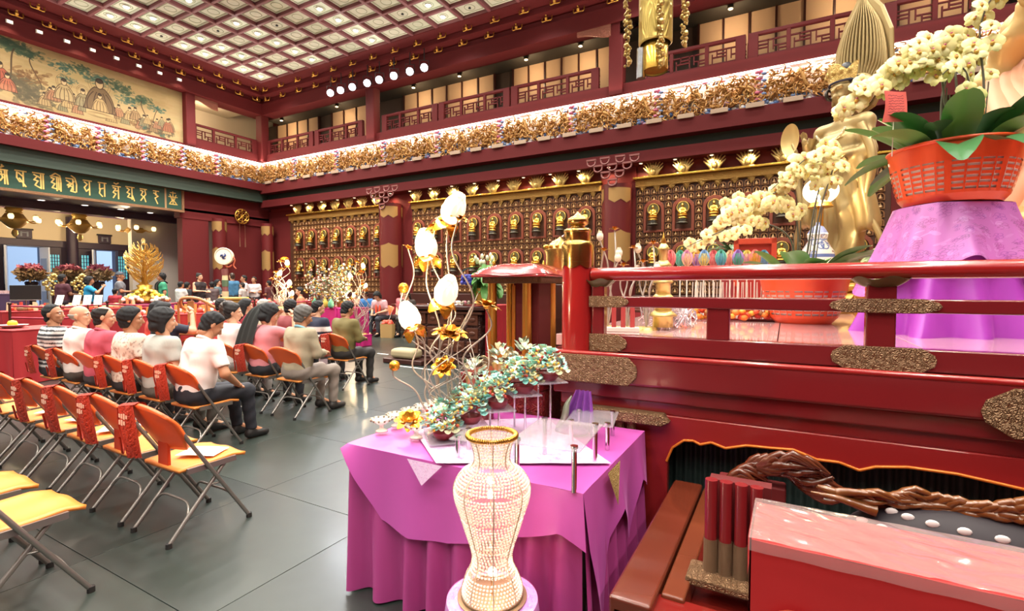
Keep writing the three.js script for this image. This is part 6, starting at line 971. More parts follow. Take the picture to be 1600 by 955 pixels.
// ---- the large seated statue, cut by the right edge of the photo ----
{
  const t = thing('large_seated_statue', 'large gilt and peach robed seated statue at the right edge, behind the big orchids', 'statue', [3.05, 1.25, -7.0], -0.3); t.scale.setScalar(1.5);
  const gm = mat(0xcfae70, 0.42, 0.35), rm = mat(0xd39a78, 0.5, 0.1);
  const f = union([ellipsoid([0, 0.95, 0], [0.95, 0.3, 0.6]), capsule([-0.85, 1.0, 0.1], [0.1, 1.0, 0.5], 0.24, 0.2), capsule([0.85, 1.0, 0.1], [-0.1, 1.0, 0.5], 0.24, 0.2), capsule([0, 1.1, -0.05], [0, 1.95, -0.05], 0.38, 0.36), capsule([-0.45, 2.08, -0.05], [0.45, 2.08, -0.05], 0.18, 0.18), capsule([-0.55, 2.05, 0], [-0.78, 1.55, 0.15], 0.17, 0.14), capsule([-0.78, 1.55, 0.15], [-0.6, 1.95, 0.5], 0.12, 0.075), capsule([0.55, 2.05, 0], [0.75, 1.5, 0.15], 0.17, 0.14), capsule([0.75, 1.5, 0.15], [0.2, 1.35, 0.5], 0.13, 0.09), capsule([0, 2.15, -0.03], [0, 2.4, 0], 0.14, 0.13)], 0.1);
  const rob = (x, y, z) => f(x, y, z) + 0.018 * Math.sin(y * 26 + x * 9 + Math.sin(x * 6) * 2);
  part(t, 'robed_body', [surfaceNets(rob, [-1.3, 0.55, -0.75], [1.3, 2.35, 0.85], 0.04), surfaceNets(union([ellipsoid([0, 2.68, 0.02], [0.26, 0.33, 0.28]), ellipsoid([0, 2.5, 0.1], [0.18, 0.14, 0.18]), capsule([0, 2.72, 0.27], [0, 2.62, 0.33], 0.03, 0.04), capsule([-0.28, 2.72, 0], [-0.27, 2.42, 0], 0.045, 0.04), capsule([0.28, 2.72, 0], [0.27, 2.42, 0], 0.045, 0.04)], 0.06), [-0.4, 2.2, -0.35], [0.4, 3.1, 0.45], 0.03)], gm);
  const dr = []; for (let k = 0; k < 9; k++) dr.push(taper([[-0.5 + k * 0.06, 2.2 - k * 0.02, 0.12], [-0.75 + k * 0.05, 1.6, 0.3], [-0.7 + k * 0.1, 1.15, 0.55], [-0.95 + k * 0.13, 0.6, 0.6 + 0.04 * (k % 2)]], (q) => 0.05 + 0.04 * q, 20, 7)); part(t, 'draped_sleeve', dr, rm, 'peach draped folds');
  const hand = [ball(0.085, -0.58, 2.03, 0.55, 10, 0.9, 1.2, 0.6)]; for (let k = 0; k < 5; k++) hand.push(taper([[-0.62 + k * 0.035, 2.1, 0.55], [-0.64 + k * 0.04, 2.2, 0.57], [-0.62 + k * 0.036, 2.26 - Math.abs(k - 2) * 0.014, 0.62]], (q) => 0.024 - 0.006 * q, 8, 6)); part(t, 'raised_hand', hand, gm);
  part(t, 'crown', [sheet((u, v) => { const a = u * 2 * PI; return [Math.sin(a) * (0.27 + 0.03 * v), 2.86 + v * (0.16 + 0.12 * Math.abs(Math.sin(a * 2.5))), Math.cos(a) * (0.28 + 0.03 * v)]; }, 60, 4)], mat(0xdcb85e, 0.3, 0.8, { side: THREE.DoubleSide }));
  part(t, 'lotus_throne', [lathe([[0, 0], [1.1, 0], [1.05, 0.15], [0.8, 0.25], [0.8, 0.35], [1.1, 0.55], [1.0, 0.68], [0, 0.68]], 40), whorl(14, 0.42, 0.44, 0.6, 0.7, 0, 0.85).translate(0, 0.36, 0)], mat(0xc98f5a, 0.42, 0.4, { side: THREE.DoubleSide }));
}
// ---- hanging gilt canopy drum with jewelled strings ----
{
  const t = thing('hanging_canopy', 'tiered hanging gilt drum with jewelled strings at the top of the frame', 'hanging ornament', [-1.62, 4.4, -7.0]);
  const cap = (h) => [h];
  part(t, 'lower_drum', lathe([[0, 0.12], [0.16, 0.12], [0.17, 0.1], [0.17, 0.5], [0, 0.5]], 30), M.goldBright); part(t, 'upper_drum', lathe([[0.2, 0.46], [0.225, 0.48], [0.225, 1.4], [0.24, 1.42], [0.24, 1.5], [0, 1.5]], 30), mat(0xd0b464, 0.28, 0.85, { bumpMap: repeatOf(scrollRelief, 3, 2), bumpScale: 0.008 })); part(t, 'silver_tube', cyl(0.06, 0.06, 0.4, 18, -0.17, 0.2, 0.1), M.chrome); part(t, 'rod', cyl(0.02, 0.02, 4.0, 10, 0, 3.5, 0), M.gold);
  const r = rngOf(66); for (const [x, z, l] of [[-0.36, 0.1, 0.75], [0.12, 0.24, 0.9], [0.38, 0.0, 0.62]]) { const beads = []; for (let k = 0; k < 90; k++) { const y = 1.5 - k / 90 * (1.5 - (0.95 - l)) ; beads.push(ball(0.014 + r() * 0.022, x + (r() - 0.5) * 0.07, y, z + (r() - 0.5) * 0.07, 5)); } part(t, 'jewelled_string', beads, mat(0xb59a5c, 0.28, 0.75)); }
}
// ---- red-roofed pavilion left of the corner post ----
{
  const t = thing('red_roofed_shrine', 'small shrine with a curved red lacquer roof and gilt columns left of the corner post', 'shrine', [-1.86, 0, -3.55]);
  const rf = sheet((u, v) => { const a = u * 2 * PI, c = Math.cos(a), s = Math.sin(a), q = 1 / Math.max(Math.abs(c), Math.abs(s)) ** 0.82, w = v * 0.34, y = 1.735 - 0.1 * v ** 2.6 + 0.012 * v * (Math.abs(c * s) * 2) ** 2; return [c * q * w, y, s * q * w * 0.8]; }, 64, 10);
  part(t, 'curved_roof', [rf, rbox(0.66, 0.02, 0.53, 0.008, 0, 1.632, 0)], mat(0x9a2a2a, 0.18, 0, { clearcoat: 0.9, clearcoatRoughness: 0.06, side: THREE.DoubleSide }));
  part(t, 'gilt_eaves', rbox(0.52, 0.05, 0.42, 0.01, 0, 1.6, 0), M.giltRelief);
  for (const [x, z] of [[-0.19, 0.16], [0.12, 0.16], [-0.19, -0.14], [0.19, -0.14]]) part(t, 'gilt_column', cyl(0.035, 0.038, 0.58, 16, x, 1.29, z), M.gold);
  part(t, 'inner_cabinet', rspan(-0.02, 0.2, 1.0, 1.58, -0.15, 0.12, 0.01), M.redDeep); part(t, 'gilt_inlay', [rspan(-0.03, 0.0, 1.02, 1.56, 0.1, 0.13, 0.004), rspan(-0.22, 0.22, 0.98, 1.02, -0.18, 0.18, 0.006)], M.gold);
  part(t, 'gilt_base', rspan(-0.26, 0.28, 0.78, 0.98, -0.2, 0.22, 0.02), M.giltRelief); part(t, 'embossed_plinth', rspan(-0.24, 0.3, 0, 0.78, -0.2, 0.24, 0.012), mat(0x9c3a2c, 0.35, 0.25, { bumpMap: repeatOf(scrollRelief, 5, 5), bumpScale: 0.015 })); part(t, 'red_shelf', rspan(-0.3, 0.34, 0.86, 0.9, -0.22, 0.28, 0.01), M.redLacquer);
  // on its roof: a kettle-like vessel and two small jars
  const k = thing('gilt_vessel', 'gilt lidded vessel with a tall hoop handle standing behind the red roof', 'vessel', [-1.86, 1.45, -4.3]); part(k, 'vessel_body', lathe([[0, 0.12], [0.1, 0.12], [0.13, 0.2], [0.13, 0.4], [0.15, 0.44], [0.13, 0.46], [0.08, 0.52], [0.02, 0.55], [0, 0.57]], 26), mat(0xc9a65c, 0.25, 0.85)); part(k, 'rim_beads', Array.from({ length: 14 }, (_, q) => ball(0.02, Math.cos(q * 0.449) * 0.14, 0.47, Math.sin(q * 0.449) * 0.14, 6)), M.goldBright); part(k, 'hoop_handle', tube([[0.02, 0.56, 0], [0.14, 0.62, 0], [0.24, 0.5, 0], [0.26, 0.3, 0], [0.16, 0.16, 0]], 0.012, 22, 6), M.chrome); part(k, 'pedestal', rspan(-0.4, 0.3, -1.44, 0.12, -0.2, 0.2, 0.01), M.darkWood);
  for (const [x, w] of [[-2.14, 'left'], [-2.02, 'right']]) { const j = thing('silver_jar', `small silver jar with a pointed lid behind the red roof, the ${w} one`, 'jar', [x, 1.57, -4.28]); part(j, 'jar_body', lathe([[0, 0], [0.045, 0], [0.05, 0.02], [0.05, 0.12], [0.03, 0.14], [0, 0.14]], 18), M.chrome); part(j, 'pointed_lid', lathe([[0.04, 0.14], [0.035, 0.16], [0.012, 0.18], [0.014, 0.2], [0, 0.23]], 16), M.goldBright); }
}
// ---- dark carved altar table in the middle distance, and what stands on it ----
{
  const t = thing('carved_altar_table', 'dark carved wooden altar table with a red cloth on its right end', 'table', [-5.95, 0, -8.6], 0.03);
  part(t, 'table_top', rspan(-0.98, 0.9, 1.08, 1.16, -0.75, 0.62, 0.02), M.darkWood); part(t, 'carved_body', rspan(-0.85, 0.76, 0.14, 1.08, -0.62, 0.5, 0.02), mat(0x43231b, 0.4, 0.1, { bumpMap: repeatOf(scrollRelief, 2, 2), bumpScale: 0.03 }));
  for (let k = 0; k < 5; k++) for (let j = 0; j < 3; j++) part(t, 'carved_panel', [rspan(-0.82 + k * 0.315, -0.56 + k * 0.315, 0.24 + j * 0.27, 0.46 + j * 0.27, 0.49, 0.525, 0.01), ball(0.06, -0.69 + k * 0.315, 0.35 + j * 0.27, 0.52, 8, 1.4, 0.8, 0.4)], mat(0x5a3324, 0.35, 0.1)); part(t, 'base_moulding', rspan(-0.95, 0.86, 0, 0.14, -0.72, 0.6, 0.02), M.darkWood); part(t, 'upper_moulding', rspan(-0.9, 0.82, 1.0, 1.06, -0.68, 0.56, 0.015), mat(0x6a4030, 0.35));
  part(t, 'red_cloth', [sheet((u, v) => [0.93 + 0.02 * Math.sin(u * 30) * (1 - v), 0.2 + v * 0.97, 0.62 - u * 1.37], 60, 6), sheet((u, v) => [0.5 + u * 0.43, 1.165, 0.62 - v * 1.37], 4, 4)], mat(0x9b1f2a, 0.5, 0, { side: THREE.DoubleSide }));
  const fv = thing('flower_arrangement', 'yellow pot of green leaves and blue and white flowers on the carved altar table', 'flowers', [-5.15, 1.18, -8.2]), r = rngOf(23); part(fv, 'yellow_pot', lathe([[0, 0], [0.15, 0], [0.19, 0.34], [0.17, 0.34], [0, 0.3]], 24), mat(0xb98c3a, 0.4)); const lv = []; for (let k = 0; k < 60; k++) { const g = leafShape(0.14, 0.3 + r() * 0.2, 0.4, 5); g.rotateX(-0.5 - r() * 1.3); g.rotateY(r() * 6.28); g.translate((r() - 0.5) * 0.4, 0.36 + r() * 0.45, (r() - 0.5) * 0.3); lv.push(g); } part(fv, 'leaves', lv, leafM); const bl = []; for (let k = 0; k < 50; k++) bl.push(tint(ball(0.04, -0.3 + (r() - 0.5) * 0.24, 0.42 + r() * 0.16, 0.1 + (r() - 0.5) * 0.2, 6), [0x3a3fae, 0x5558c0, 0x2c2f90][k % 3])); for (let k = 0; k < 14; k++) bl.push(tint(ball(0.035, (r() - 0.5) * 0.3, 0.8 + r() * 0.2, (r() - 0.5) * 0.2, 6, 1, 1.6, 1), 0xd9d6b8)); part(fv, 'blossoms', bl, mat(0xffffff, 0.5, 0, { vertexColors: true }));
  const tray = thing('offering_tray', 'silver tray of small offerings on the carved altar table', 'tray', [-5.95, 1.165, -8.3]); part(tray, 'tray_plate', rspan(-0.5, 0.4, 0, 0.03, -0.25, 0.25, 0.01), M.chrome); const it = []; for (let k = 0; k < 40; k++) it.push(tint(ball(0.035, -0.45 + r() * 0.8, 0.06, (r() - 0.5) * 0.4, 6), [0xd9cdb8, 0xc97f8a, 0xe6dcc8, 0x9b8f7a][k % 4])); part(tray, 'offerings', it, mat(0xffffff, 0.4, 0, { vertexColors: true })).userData.kind = 'stuff';
  const kn = thing('kneeling_stool', 'low dark kneeling stool with a cream cushion in front of the carved altar table', 'stool', [-6.75, 0, -7.7]); part(kn, 'stool_frame', rspan(-0.4, 0.6, 0, 0.1, -0.2, 0.2, 0.02), M.darkWood); part(kn, 'cushion', rbox(0.62, 0.2, 0.34, 0.08, 0.06, 0.2, 0), mat(0xa99a78, 0.7));
}
// white floor markings
for (const [x, z, w, n] of [[-8.75, -8.48, 0.34, 0], [-8.05, -8.46, 0.34, 1], [-7.4, -8.42, 0.34, 2], [-6.1, -7.3, 0.9, 3]]) solo('floor_marking', rbox(w, 0.006, 0.05, 0.002), mat(0xe9e9e4, 0.5), n === 3 ? 'longer white tape line on the floor left of the carved altar table' : `short white tape dash on the grey floor, ${ORD[n]} from the left`, 'floor mark', [x, 0.004, z], undefined, -0.06);

// ======================= FOLDING CHAIRS =======================
const CHAIR_W = 0.235; // half width at the frame
const chairProto = (() => {
  const sm = M.steel, W = CHAIR_W, parts = {};
  parts.seat = sheetSolid((u, v) => { const x = (u - 0.5) * 0.42, z = 0.17 - v * 0.42, dip = 0.012 * Math.sin(PI * u) * Math.sin(PI * v), front = v > 0.8 ? (v - 0.8) * 0.12 : 0; return [x * (1 - 0.1 * Math.abs(v - 0.5)), 0.445 - dip + 0.02 * (v) - front + 0.006 * Math.cos((u - 0.5) * 9) * v, z]; }, 14, 14, 0.022);
  parts.back = sheetSolid((u, v) => { const s = (u - 0.5) * 2, y = 0.545 + v * 0.295, wid = 0.245 * (v < 0.5 ? 0.7 + 0.3 * Math.sin(v * PI) : 1) * (v > 0.72 ? Math.sqrt(Math.max(0.0, 1 - ((v - 0.72) / 0.34) ** 2)) * 0.16 + 0.84 : 1); return [s * wid, y - (v > 0.6 ? 0.055 * s * s * (v - 0.6) / 0.4 : 0), 0.105 + v * 0.155 + 0.035 * (1 - s * s)]; }, 16, 12, 0.022);
  parts.stem = slab([[-0.055, 0.43], [0.055, 0.43], [0.05, 0.6], [-0.05, 0.6]], 0.02, 0.004).translate(0, 0.0, 0.15);
  parts.slots = [-0.06, 0.0, 0.06].map((x) => box(0.014, 0.06, 0.006).rotateX(0.52).translate(x, 0.68, 0.196));
  parts.side = (s) => merge([tube([[s * W * 0.94, 0.7, 0.172], [s * W * 0.98, 0.58, 0.105], [s * W, 0.44, 0.02], [s * W, 0.012, -0.245]], 0.0125, 20, 8)]);
  parts.rear = (s) => bar([s * (W - 0.03), 0.43, -0.12], [s * (W - 0.03), 0.012, 0.24], 0.0125, 8);
  parts.rail = (s) => box(0.02, 0.034, 0.3, s * 0.215, 0.425, -0.02);
  parts.cap = (x, z) => cyl(0.017, 0.018, 0.03, 10, x, 0.015, z);
  parts.hoopF = tube([[-W, 0.14, -0.165], [-W + 0.06, 0.19, -0.15], [0, 0.2, -0.145], [W - 0.06, 0.19, -0.15], [W, 0.14, -0.165]], 0.008, 16, 6);
  parts.hoopR = tube([[-W + 0.03, 0.14, 0.13], [-W + 0.08, 0.2, 0.1], [0, 0.215, 0.095], [W - 0.08, 0.2, 0.1], [W - 0.03, 0.14, 0.13]], 0.008, 16, 6);
  parts.link = (s) => bar([s * W, 0.3, -0.07], [s * (W - 0.03), 0.3, -0.0], 0.006, 6);
  return parts;
})();
function sheetSolid(f, nu, nv, th) { // a sheet given a thickness along its normals
  const g = sheet(f, nu, nv), p = g.attributes.position, n = g.attributes.normal, top = [], bot = [];
  for (let i = 0; i < p.count; i++) { top.push(p.getX(i), p.getY(i), p.getZ(i)); bot.push(p.getX(i) - n.getX(i) * th, p.getY(i) - n.getY(i) * th, p.getZ(i) - n.getZ(i) * th); }
  const idx = [...g.index.array], N = p.count; const out = [...idx]; for (let i = 0; i < idx.length; i += 3) out.push(idx[i] + N, idx[i + 2] + N, idx[i + 1] + N);
  const rim = []; for (let i = 0; i < nu; i++) rim.push([i, i + 1]); for (let j = 0; j < nv; j++) rim.push([j * (nu + 1) + nu, (j + 1) * (nu + 1) + nu]); for (let i = nu; i > 0; i--) rim.push([nv * (nu + 1) + i, nv * (nu + 1) + i - 1]); for (let j = nv; j > 0; j--) rim.push([j * (nu + 1), (j - 1) * (nu + 1)]);
  for (const [a, b] of rim) out.push(a, a + N, b, b, a + N, b + N);
  const o = new THREE.BufferGeometry(); o.setAttribute('position', new THREE.Float32BufferAttribute([...top, ...bot], 3)); o.setIndex(out); o.computeVertexNormals(); return o;
}
let chair0 = null;
function placeChair(x, z, turn, label, group, scale = 1) {
  if (!chair0) {
    const t = chair0 = thing('folding_chair', label, 'chair', [x, 0, z], turn, group), P = chairProto, slotM = mat(0x8e2f12, 0.5);
    part(t, 'seat', P.seat, mat(0xe08a3c, 0.4)); const b = part(t, 'backrest', P.back, M.orange); for (const g of P.slots) part(b, 'grip_slot', g, slotM); part(t, 'back_stem', P.stem, M.orangeDeep);
    for (const s of [-1, 1]) { const f = part(t, 'front_leg', P.side(s), M.steel); part(f, 'rubber_foot', P.cap(s * CHAIR_W, -0.243), M.rubber); const r = part(t, 'rear_leg', P.rear(s), M.steel); part(r, 'rubber_foot', P.cap(s * (CHAIR_W - 0.03), 0.238), M.rubber); part(t, 'seat_rail', P.rail(s), M.steel); part(t, 'link_bar', P.link(s), M.steel); }
    part(t, 'front_hoop', P.hoopF, M.steel); part(t, 'rear_hoop', P.hoopR, M.steel);
    return t;
  }
  const c = copy(chair0, [x, 0, z], turn, label, group); c.scale.setScalar(scale); return c;
}
const jitter = rngOf(123), wob = (a = 0.05) => (jitter() - 0.5) * a;
const emptyRow = [];
for (let k = 0; k < 2; k++) emptyRow.push([-3.29 - k * 0.57, -0.87, `empty orange folding chair at the bottom left edge, ${k ? 'behind the nearest one' : 'nearest the camera'}`]);
for (let k = 0; k < 7; k++) emptyRow.push([-3.37 - k * 0.565, -1.77, `empty orange folding chair in the front empty row, ${ORD[k]} from the aisle`]);
for (const [x, z, l] of emptyRow) placeChair(x, z, wob(0.06), l, 'empty orange folding chairs');
const OCC = [];
for (let k = 0; k < 6; k++) OCC.push([-4.9 - k * 0.6, -2.69, 'first occupied row', k]);
for (let k = 0; k < 6; k++) OCC.push([-5.15 - k * 0.62, -3.99, 'second occupied row', k]);
for (let k = 0; k < 6; k++) OCC.push([-5.95 - k * 0.62, -5.44, 'third occupied row', k]);
for (const [x, z, row, k] of OCC) placeChair(x, z, wob(0.05), `orange folding chair with a sitter in the ${row}, ${ORD[k]} from the aisle`, 'occupied orange folding chairs');
// orange-red cloth bags slung over the left corner of the backrests
{
  const bagM = mat(0xb83620, 0.6, 0, { side: THREE.DoubleSide, bumpMap: repeatOf(clothRelief, 3, 3), bumpScale: 0.02 }), printM = mat(0xe6b9a0, 0.6);
  const pouch = merge([sheet((u, v) => { const x = -0.21 + u * 0.2, y = 0.845 - v * 0.34, bulge = 0.025 * Math.sin(PI * u) * Math.sin(PI * v); return [x - 0.02 * v, y - 0.03 * (1 - u), 0.3 - v * 0.05 + bulge + 0.008 * Math.sin(u * 14)]; }, 12, 12), sheet((u, v) => { const x = -0.21 + u * 0.2, y = 0.845 - v * 0.16; return [x, y - 0.03 * (1 - u), 0.24 - v * 0.07]; }, 8, 6), sheet((u, v) => [-0.21 + u * 0.2, 0.845 - 0.03 * (1 - u) + 0.012 * Math.sin(PI * v), 0.24 + v * 0.06], 8, 4)]);
  const strap = taper([[-0.21, 0.8, 0.3], [-0.28, 0.7, 0.27], [-0.3, 0.56, 0.24], [-0.26, 0.5, 0.26], [-0.2, 0.62, 0.3]], () => 0.007, 24, 5);
  const print = merge(Array.from({ length: 7 }, (_, k) => box(0.018, 0.022 + (k % 3) * 0.006, 0.002, -0.16 + (k % 4) * 0.028, 0.765 - Math.floor(k / 4) * 0.04, 0.315)));
  let b0 = null;
  const bag = (x, z, label) => { if (!b0) { b0 = thing('cloth_bag', label, 'bag', [x, 0, z], 0, 'orange red cloth bags on the chairs'); part(b0, 'pouch', pouch, bagM); part(b0, 'strap', strap, bagM); part(b0, 'pale_print', print, printM); } else copy(b0, [x, 0, z], 0, label); };
  for (let k = 0; k < 6; k++) bag(-3.37 - k * 0.565, -1.77, `orange red cloth bag with pale print hung on the ${ORD[k]} empty chair from the aisle`);
  for (const k of [0, 1, 2, 4]) bag(-4.9 - k * 0.6, -2.69, `orange red cloth bag hung on the ${ORD[k]} chair of the first occupied row`);
  bag(-5.77, -3.99, 'orange red cloth bag hung on the second chair of the second occupied row'); bag(-5.95, -5.44, 'orange red cloth bag hung on the aisle chair of the third occupied row'); bag(-7.9, -2.69, 'orange red cloth bag hung on the leftmost chair of the first occupied row');
  // leaflets left on the seats
  const page = canvasTexture(256, 180, (c, w, h) => { c.fillStyle = '#ece6da'; c.fillRect(0, 0, w, h); c.fillStyle = '#443c3a'; for (let k = 0; k < 3; k++) c.fillRect(70, 96 + k * 14, 110 - k * 16, 7); c.fillStyle = '#b9302c'; c.fillRect(60, 124, 70, 4); c.fillRect(20, 150, 20, 8); });
  const pm = new THREE.MeshStandardMaterial({ map: page, roughness: 0.6, side: THREE.DoubleSide }), pg = sheet((u, v) => [(u - 0.5) * 0.25, 0.004 * Math.sin(u * 4) + 0.006, (v - 0.5) * 0.18], 6, 3);
  let p0 = null; [[0, 0.02, 0.5], [2, 0.04, 0.9], [3, 0.05, 0.2], [4, 0.06, 0.7]].forEach(([k, dx, a]) => { const pos = [-3.37 - k * 0.565 + dx, 0.458, -1.84], l = `printed paper leaflet lying on the ${ORD[k]} empty chair from the aisle`; if (!p0) p0 = solo('leaflet', pg, pm, l, 'leaflet', pos, 'leaflets on empty chairs', a); else copy(p0, pos, a, l); });
}

// ======================= PEOPLE =======================
const Q = (v, a) => v.clone().applyAxisAngle(V(1, 0, 0), a);
// a hand: palm, four unequal bent fingers and a thumb; +y runs from wrist to fingertips, +z is the palm side
const handGeo = (() => {
  const f = [capsule([-0.02, 0.02, 0], [0.02, 0.02, 0], 0.014, 0.014), capsule([-0.024, 0.075, 0], [0.026, 0.07, 0], 0.012, 0.012), capsule([0, 0.0, 0], [0, 0.07, 0.0], 0.02, 0.018)];
  const fingers = [[-0.027, 0.062], [-0.009, 0.075], [0.01, 0.07], [0.028, 0.054]];
  const chains = fingers.map(([x, l]) => union([capsule([x, 0.07, 0], [x * 1.1, 0.07 + l * 0.45, 0.008], 0.0088, 0.0084), capsule([x * 1.1, 0.07 + l * 0.45, 0.008], [x * 1.12, 0.07 + l * 0.78, 0.026], 0.0084, 0.0078), capsule([x * 1.12, 0.07 + l * 0.78, 0.026], [x * 1.1, 0.07 + l * 0.95, 0.044], 0.0078, 0.007)], 0.004));
  const thumb = union([capsule([-0.02, 0.015, 0.004], [-0.046, 0.04, 0.018], 0.012, 0.0105), capsule([-0.046, 0.04, 0.018], [-0.054, 0.07, 0.03], 0.0105, 0.009)], 0.005);
  const palm = union(f, 0.02), all = (x, y, z) => { let d = palm(x, y, z); for (const c of chains) d = smin(d, c(x, y, z), 0.006); return smin(d, thumb(x, y, z), 0.01); };
  return surfaceNets(all, [-0.08, -0.03, -0.04], [0.06, 0.17, 0.08], 0.0045);
})();
// a head, facing -z, centre at mid height; vertex colours pick out brows, eyes and lips
const HEADF = union([ellipsoid([0, 0.03, 0.012], [0.075, 0.088, 0.095]), ellipsoid([0, -0.04, -0.03], [0.056, 0.07, 0.06]), ellipsoid([0, -0.092, -0.058], [0.026, 0.02, 0.02]), capsule([0, 0.015, -0.085], [0, -0.028, -0.108], 0.009, 0.0135), capsule([-0.016, -0.06, -0.086], [0.016, -0.06, -0.086], 0.009, 0.009), capsule([-0.01, -0.1, 0.022], [0.01, -0.1, 0.022], 0.044, 0.046), ellipsoid([-0.036, -0.02, -0.066], [0.022, 0.02, 0.018]), ellipsoid([0.036, -0.02, -0.066], [0.022, 0.02, 0.018]), ellipsoid([-0.03, 0.03, -0.076], [0.03, 0.008, 0.014]), ellipsoid([0.03, 0.03, -0.076], [0.03, 0.008, 0.014])], 0.02);
const EARS = union([ellipsoid([-0.079, -0.005, 0.012], [0.01, 0.031, 0.019]), ellipsoid([0.079, -0.005, 0.012], [0.01, 0.031, 0.019])], 0.004);
const headField = (x, y, z) => { let d = smin(HEADF(x, y, z), EARS(x, y, z), 0.008); for (const s of [-1, 1]) { const e = Math.hypot(x - s * 0.031, (y - 0.008) * 1.4, z + 0.094) - 0.013; d = Math.max(d, -e * 0.7 - 0.002); } return d; };
const headGeo = surfaceNets(headField, [-0.1, -0.16, -0.14], [0.1, 0.14, 0.13], 0.0068);
const eyeGeo = merge([ball(0.012, -0.031, 0.008, -0.079, 8), ball(0.012, 0.031, 0.008, -0.079, 8)]);
const hairStyles = (() => {
  const cap = (inflate, n, c) => (x, y, z) => Math.max(smin(ellipsoid([0, 0.032, 0.015], [0.077 + inflate, 0.092 + inflate, 0.1 + inflate])(x, y, z), Math.max(ellipsoid([0, -0.055, 0.036], [0.056 + inflate, 0.06, 0.05 + inflate])(x, y, z), -0.1 - y), 0.02) + 0.003 * Math.sin(x * 170 + y * 50 + 3 * Math.sin(z * 60)) + 0.0025 * Math.sin(y * 140 + x * 60), -(n[0] * Math.abs(x) + n[1] * y + n[2] * z - c));
  const make = (f, lo = [-0.13, -0.2, -0.13], hi = [0.13, 0.17, 0.17], c = 0.009) => surfaceNets(f, lo, hi, c);
  const u = (...fs) => union(fs, 0.02);
  return {
    short: make(cap(0.009, [-0.22, 0.38, 0.92], -0.022)), cropped: make(cap(0.005, [-0.25, 0.38, 0.92], -0.01)), thick: make(cap(0.018, [-0.15, 0.4, 0.92], -0.03)),
    thinning: make((x, y, z) => Math.max(cap(0.006, [0, 0.3, 0.95], -0.004)(x, y, z), y - 0.085 - 0.3 * Math.abs(x))), fringe: make((x, y, z) => Math.max(ellipsoid([0, 0.02, 0.02], [0.084, 0.075, 0.1])(x, y, z), y - 0.02, -(z - 0.01))),
    bob: make(u(cap(0.024, [0, 0.5, 0.86], -0.02), capsule([-0.07, 0.0, 0.03], [-0.075, -0.09, 0.02], 0.035, 0.03), capsule([0.07, 0.0, 0.03], [0.075, -0.09, 0.02], 0.035, 0.03), ellipsoid([0, -0.06, 0.075], [0.085, 0.06, 0.05]))),
    long: make(u(cap(0.016, [0, 0.5, 0.86], -0.01), capsule([0, 0.0, 0.09], [0, -0.3, 0.1], 0.07, 0.055), capsule([-0.06, 0, 0.05], [-0.06, -0.22, 0.07], 0.035, 0.03), capsule([0.06, 0, 0.05], [0.06, -0.22, 0.07], 0.035, 0.03)), [-0.15, -0.4, -0.13], [0.15, 0.17, 0.22], 0.012),
    bun: make(u(cap(0.01, [0, 0.55, 0.83], -0.005), ellipsoid([0, 0.1, 0.1], [0.045, 0.04, 0.04]))), curly: make((x, y, z) => cap(0.026, [0, 0.6, 0.8], -0.01)(x, y, z) + 0.008 * Math.sin(x * 95) * Math.sin(y * 95) * Math.sin(z * 95)),
    cap: make(u(cap(0.012, [0, 0.85, 0.2], 0.035), capsule([-0.04, 0.07, -0.1], [0.04, 0.07, -0.1], 0.012, 0.012), capsule([-0.03, 0.066, -0.13], [0.03, 0.066, -0.13], 0.01, 0.01))), ponytail: make(u(cap(0.012, [0, 0.55, 0.83], -0.005), capsule([0, 0.05, 0.11], [0, -0.12, 0.14], 0.035, 0.025)), [-0.13, -0.2, -0.13], [0.13, 0.17, 0.2]),
  };
})();
const skinMat = mat(0xffffff, 0.55, 0, { vertexColors: true }), hairMats = { black: mat(0x100f12, 0.75), dark: mat(0x1f1a18, 0.75), grey: mat(0x5c5854, 0.6), silver: mat(0xa09c94, 0.55), brown: mat(0x3a2a22, 0.4), blue: mat(0x3e4653, 0.6) };
const SKIN = { light: 0xd3a080, tan: 0xb57f5e, deep: 0x7d513a };
function colored(g, f) { const p = g.attributes.position, a = new Float32Array(p.count * 3), c = new THREE.Color(); for (let i = 0; i < p.count; i++) { c.set(f(p.getX(i), p.getY(i), p.getZ(i))); a.set([c.r, c.g, c.b], i * 3); } g.setAttribute('color', new THREE.BufferAttribute(a, 3)); return g; }
const cl = (d, cut) => (x, y, z) => Math.max(d(x, y, z), cut(x, y, z));
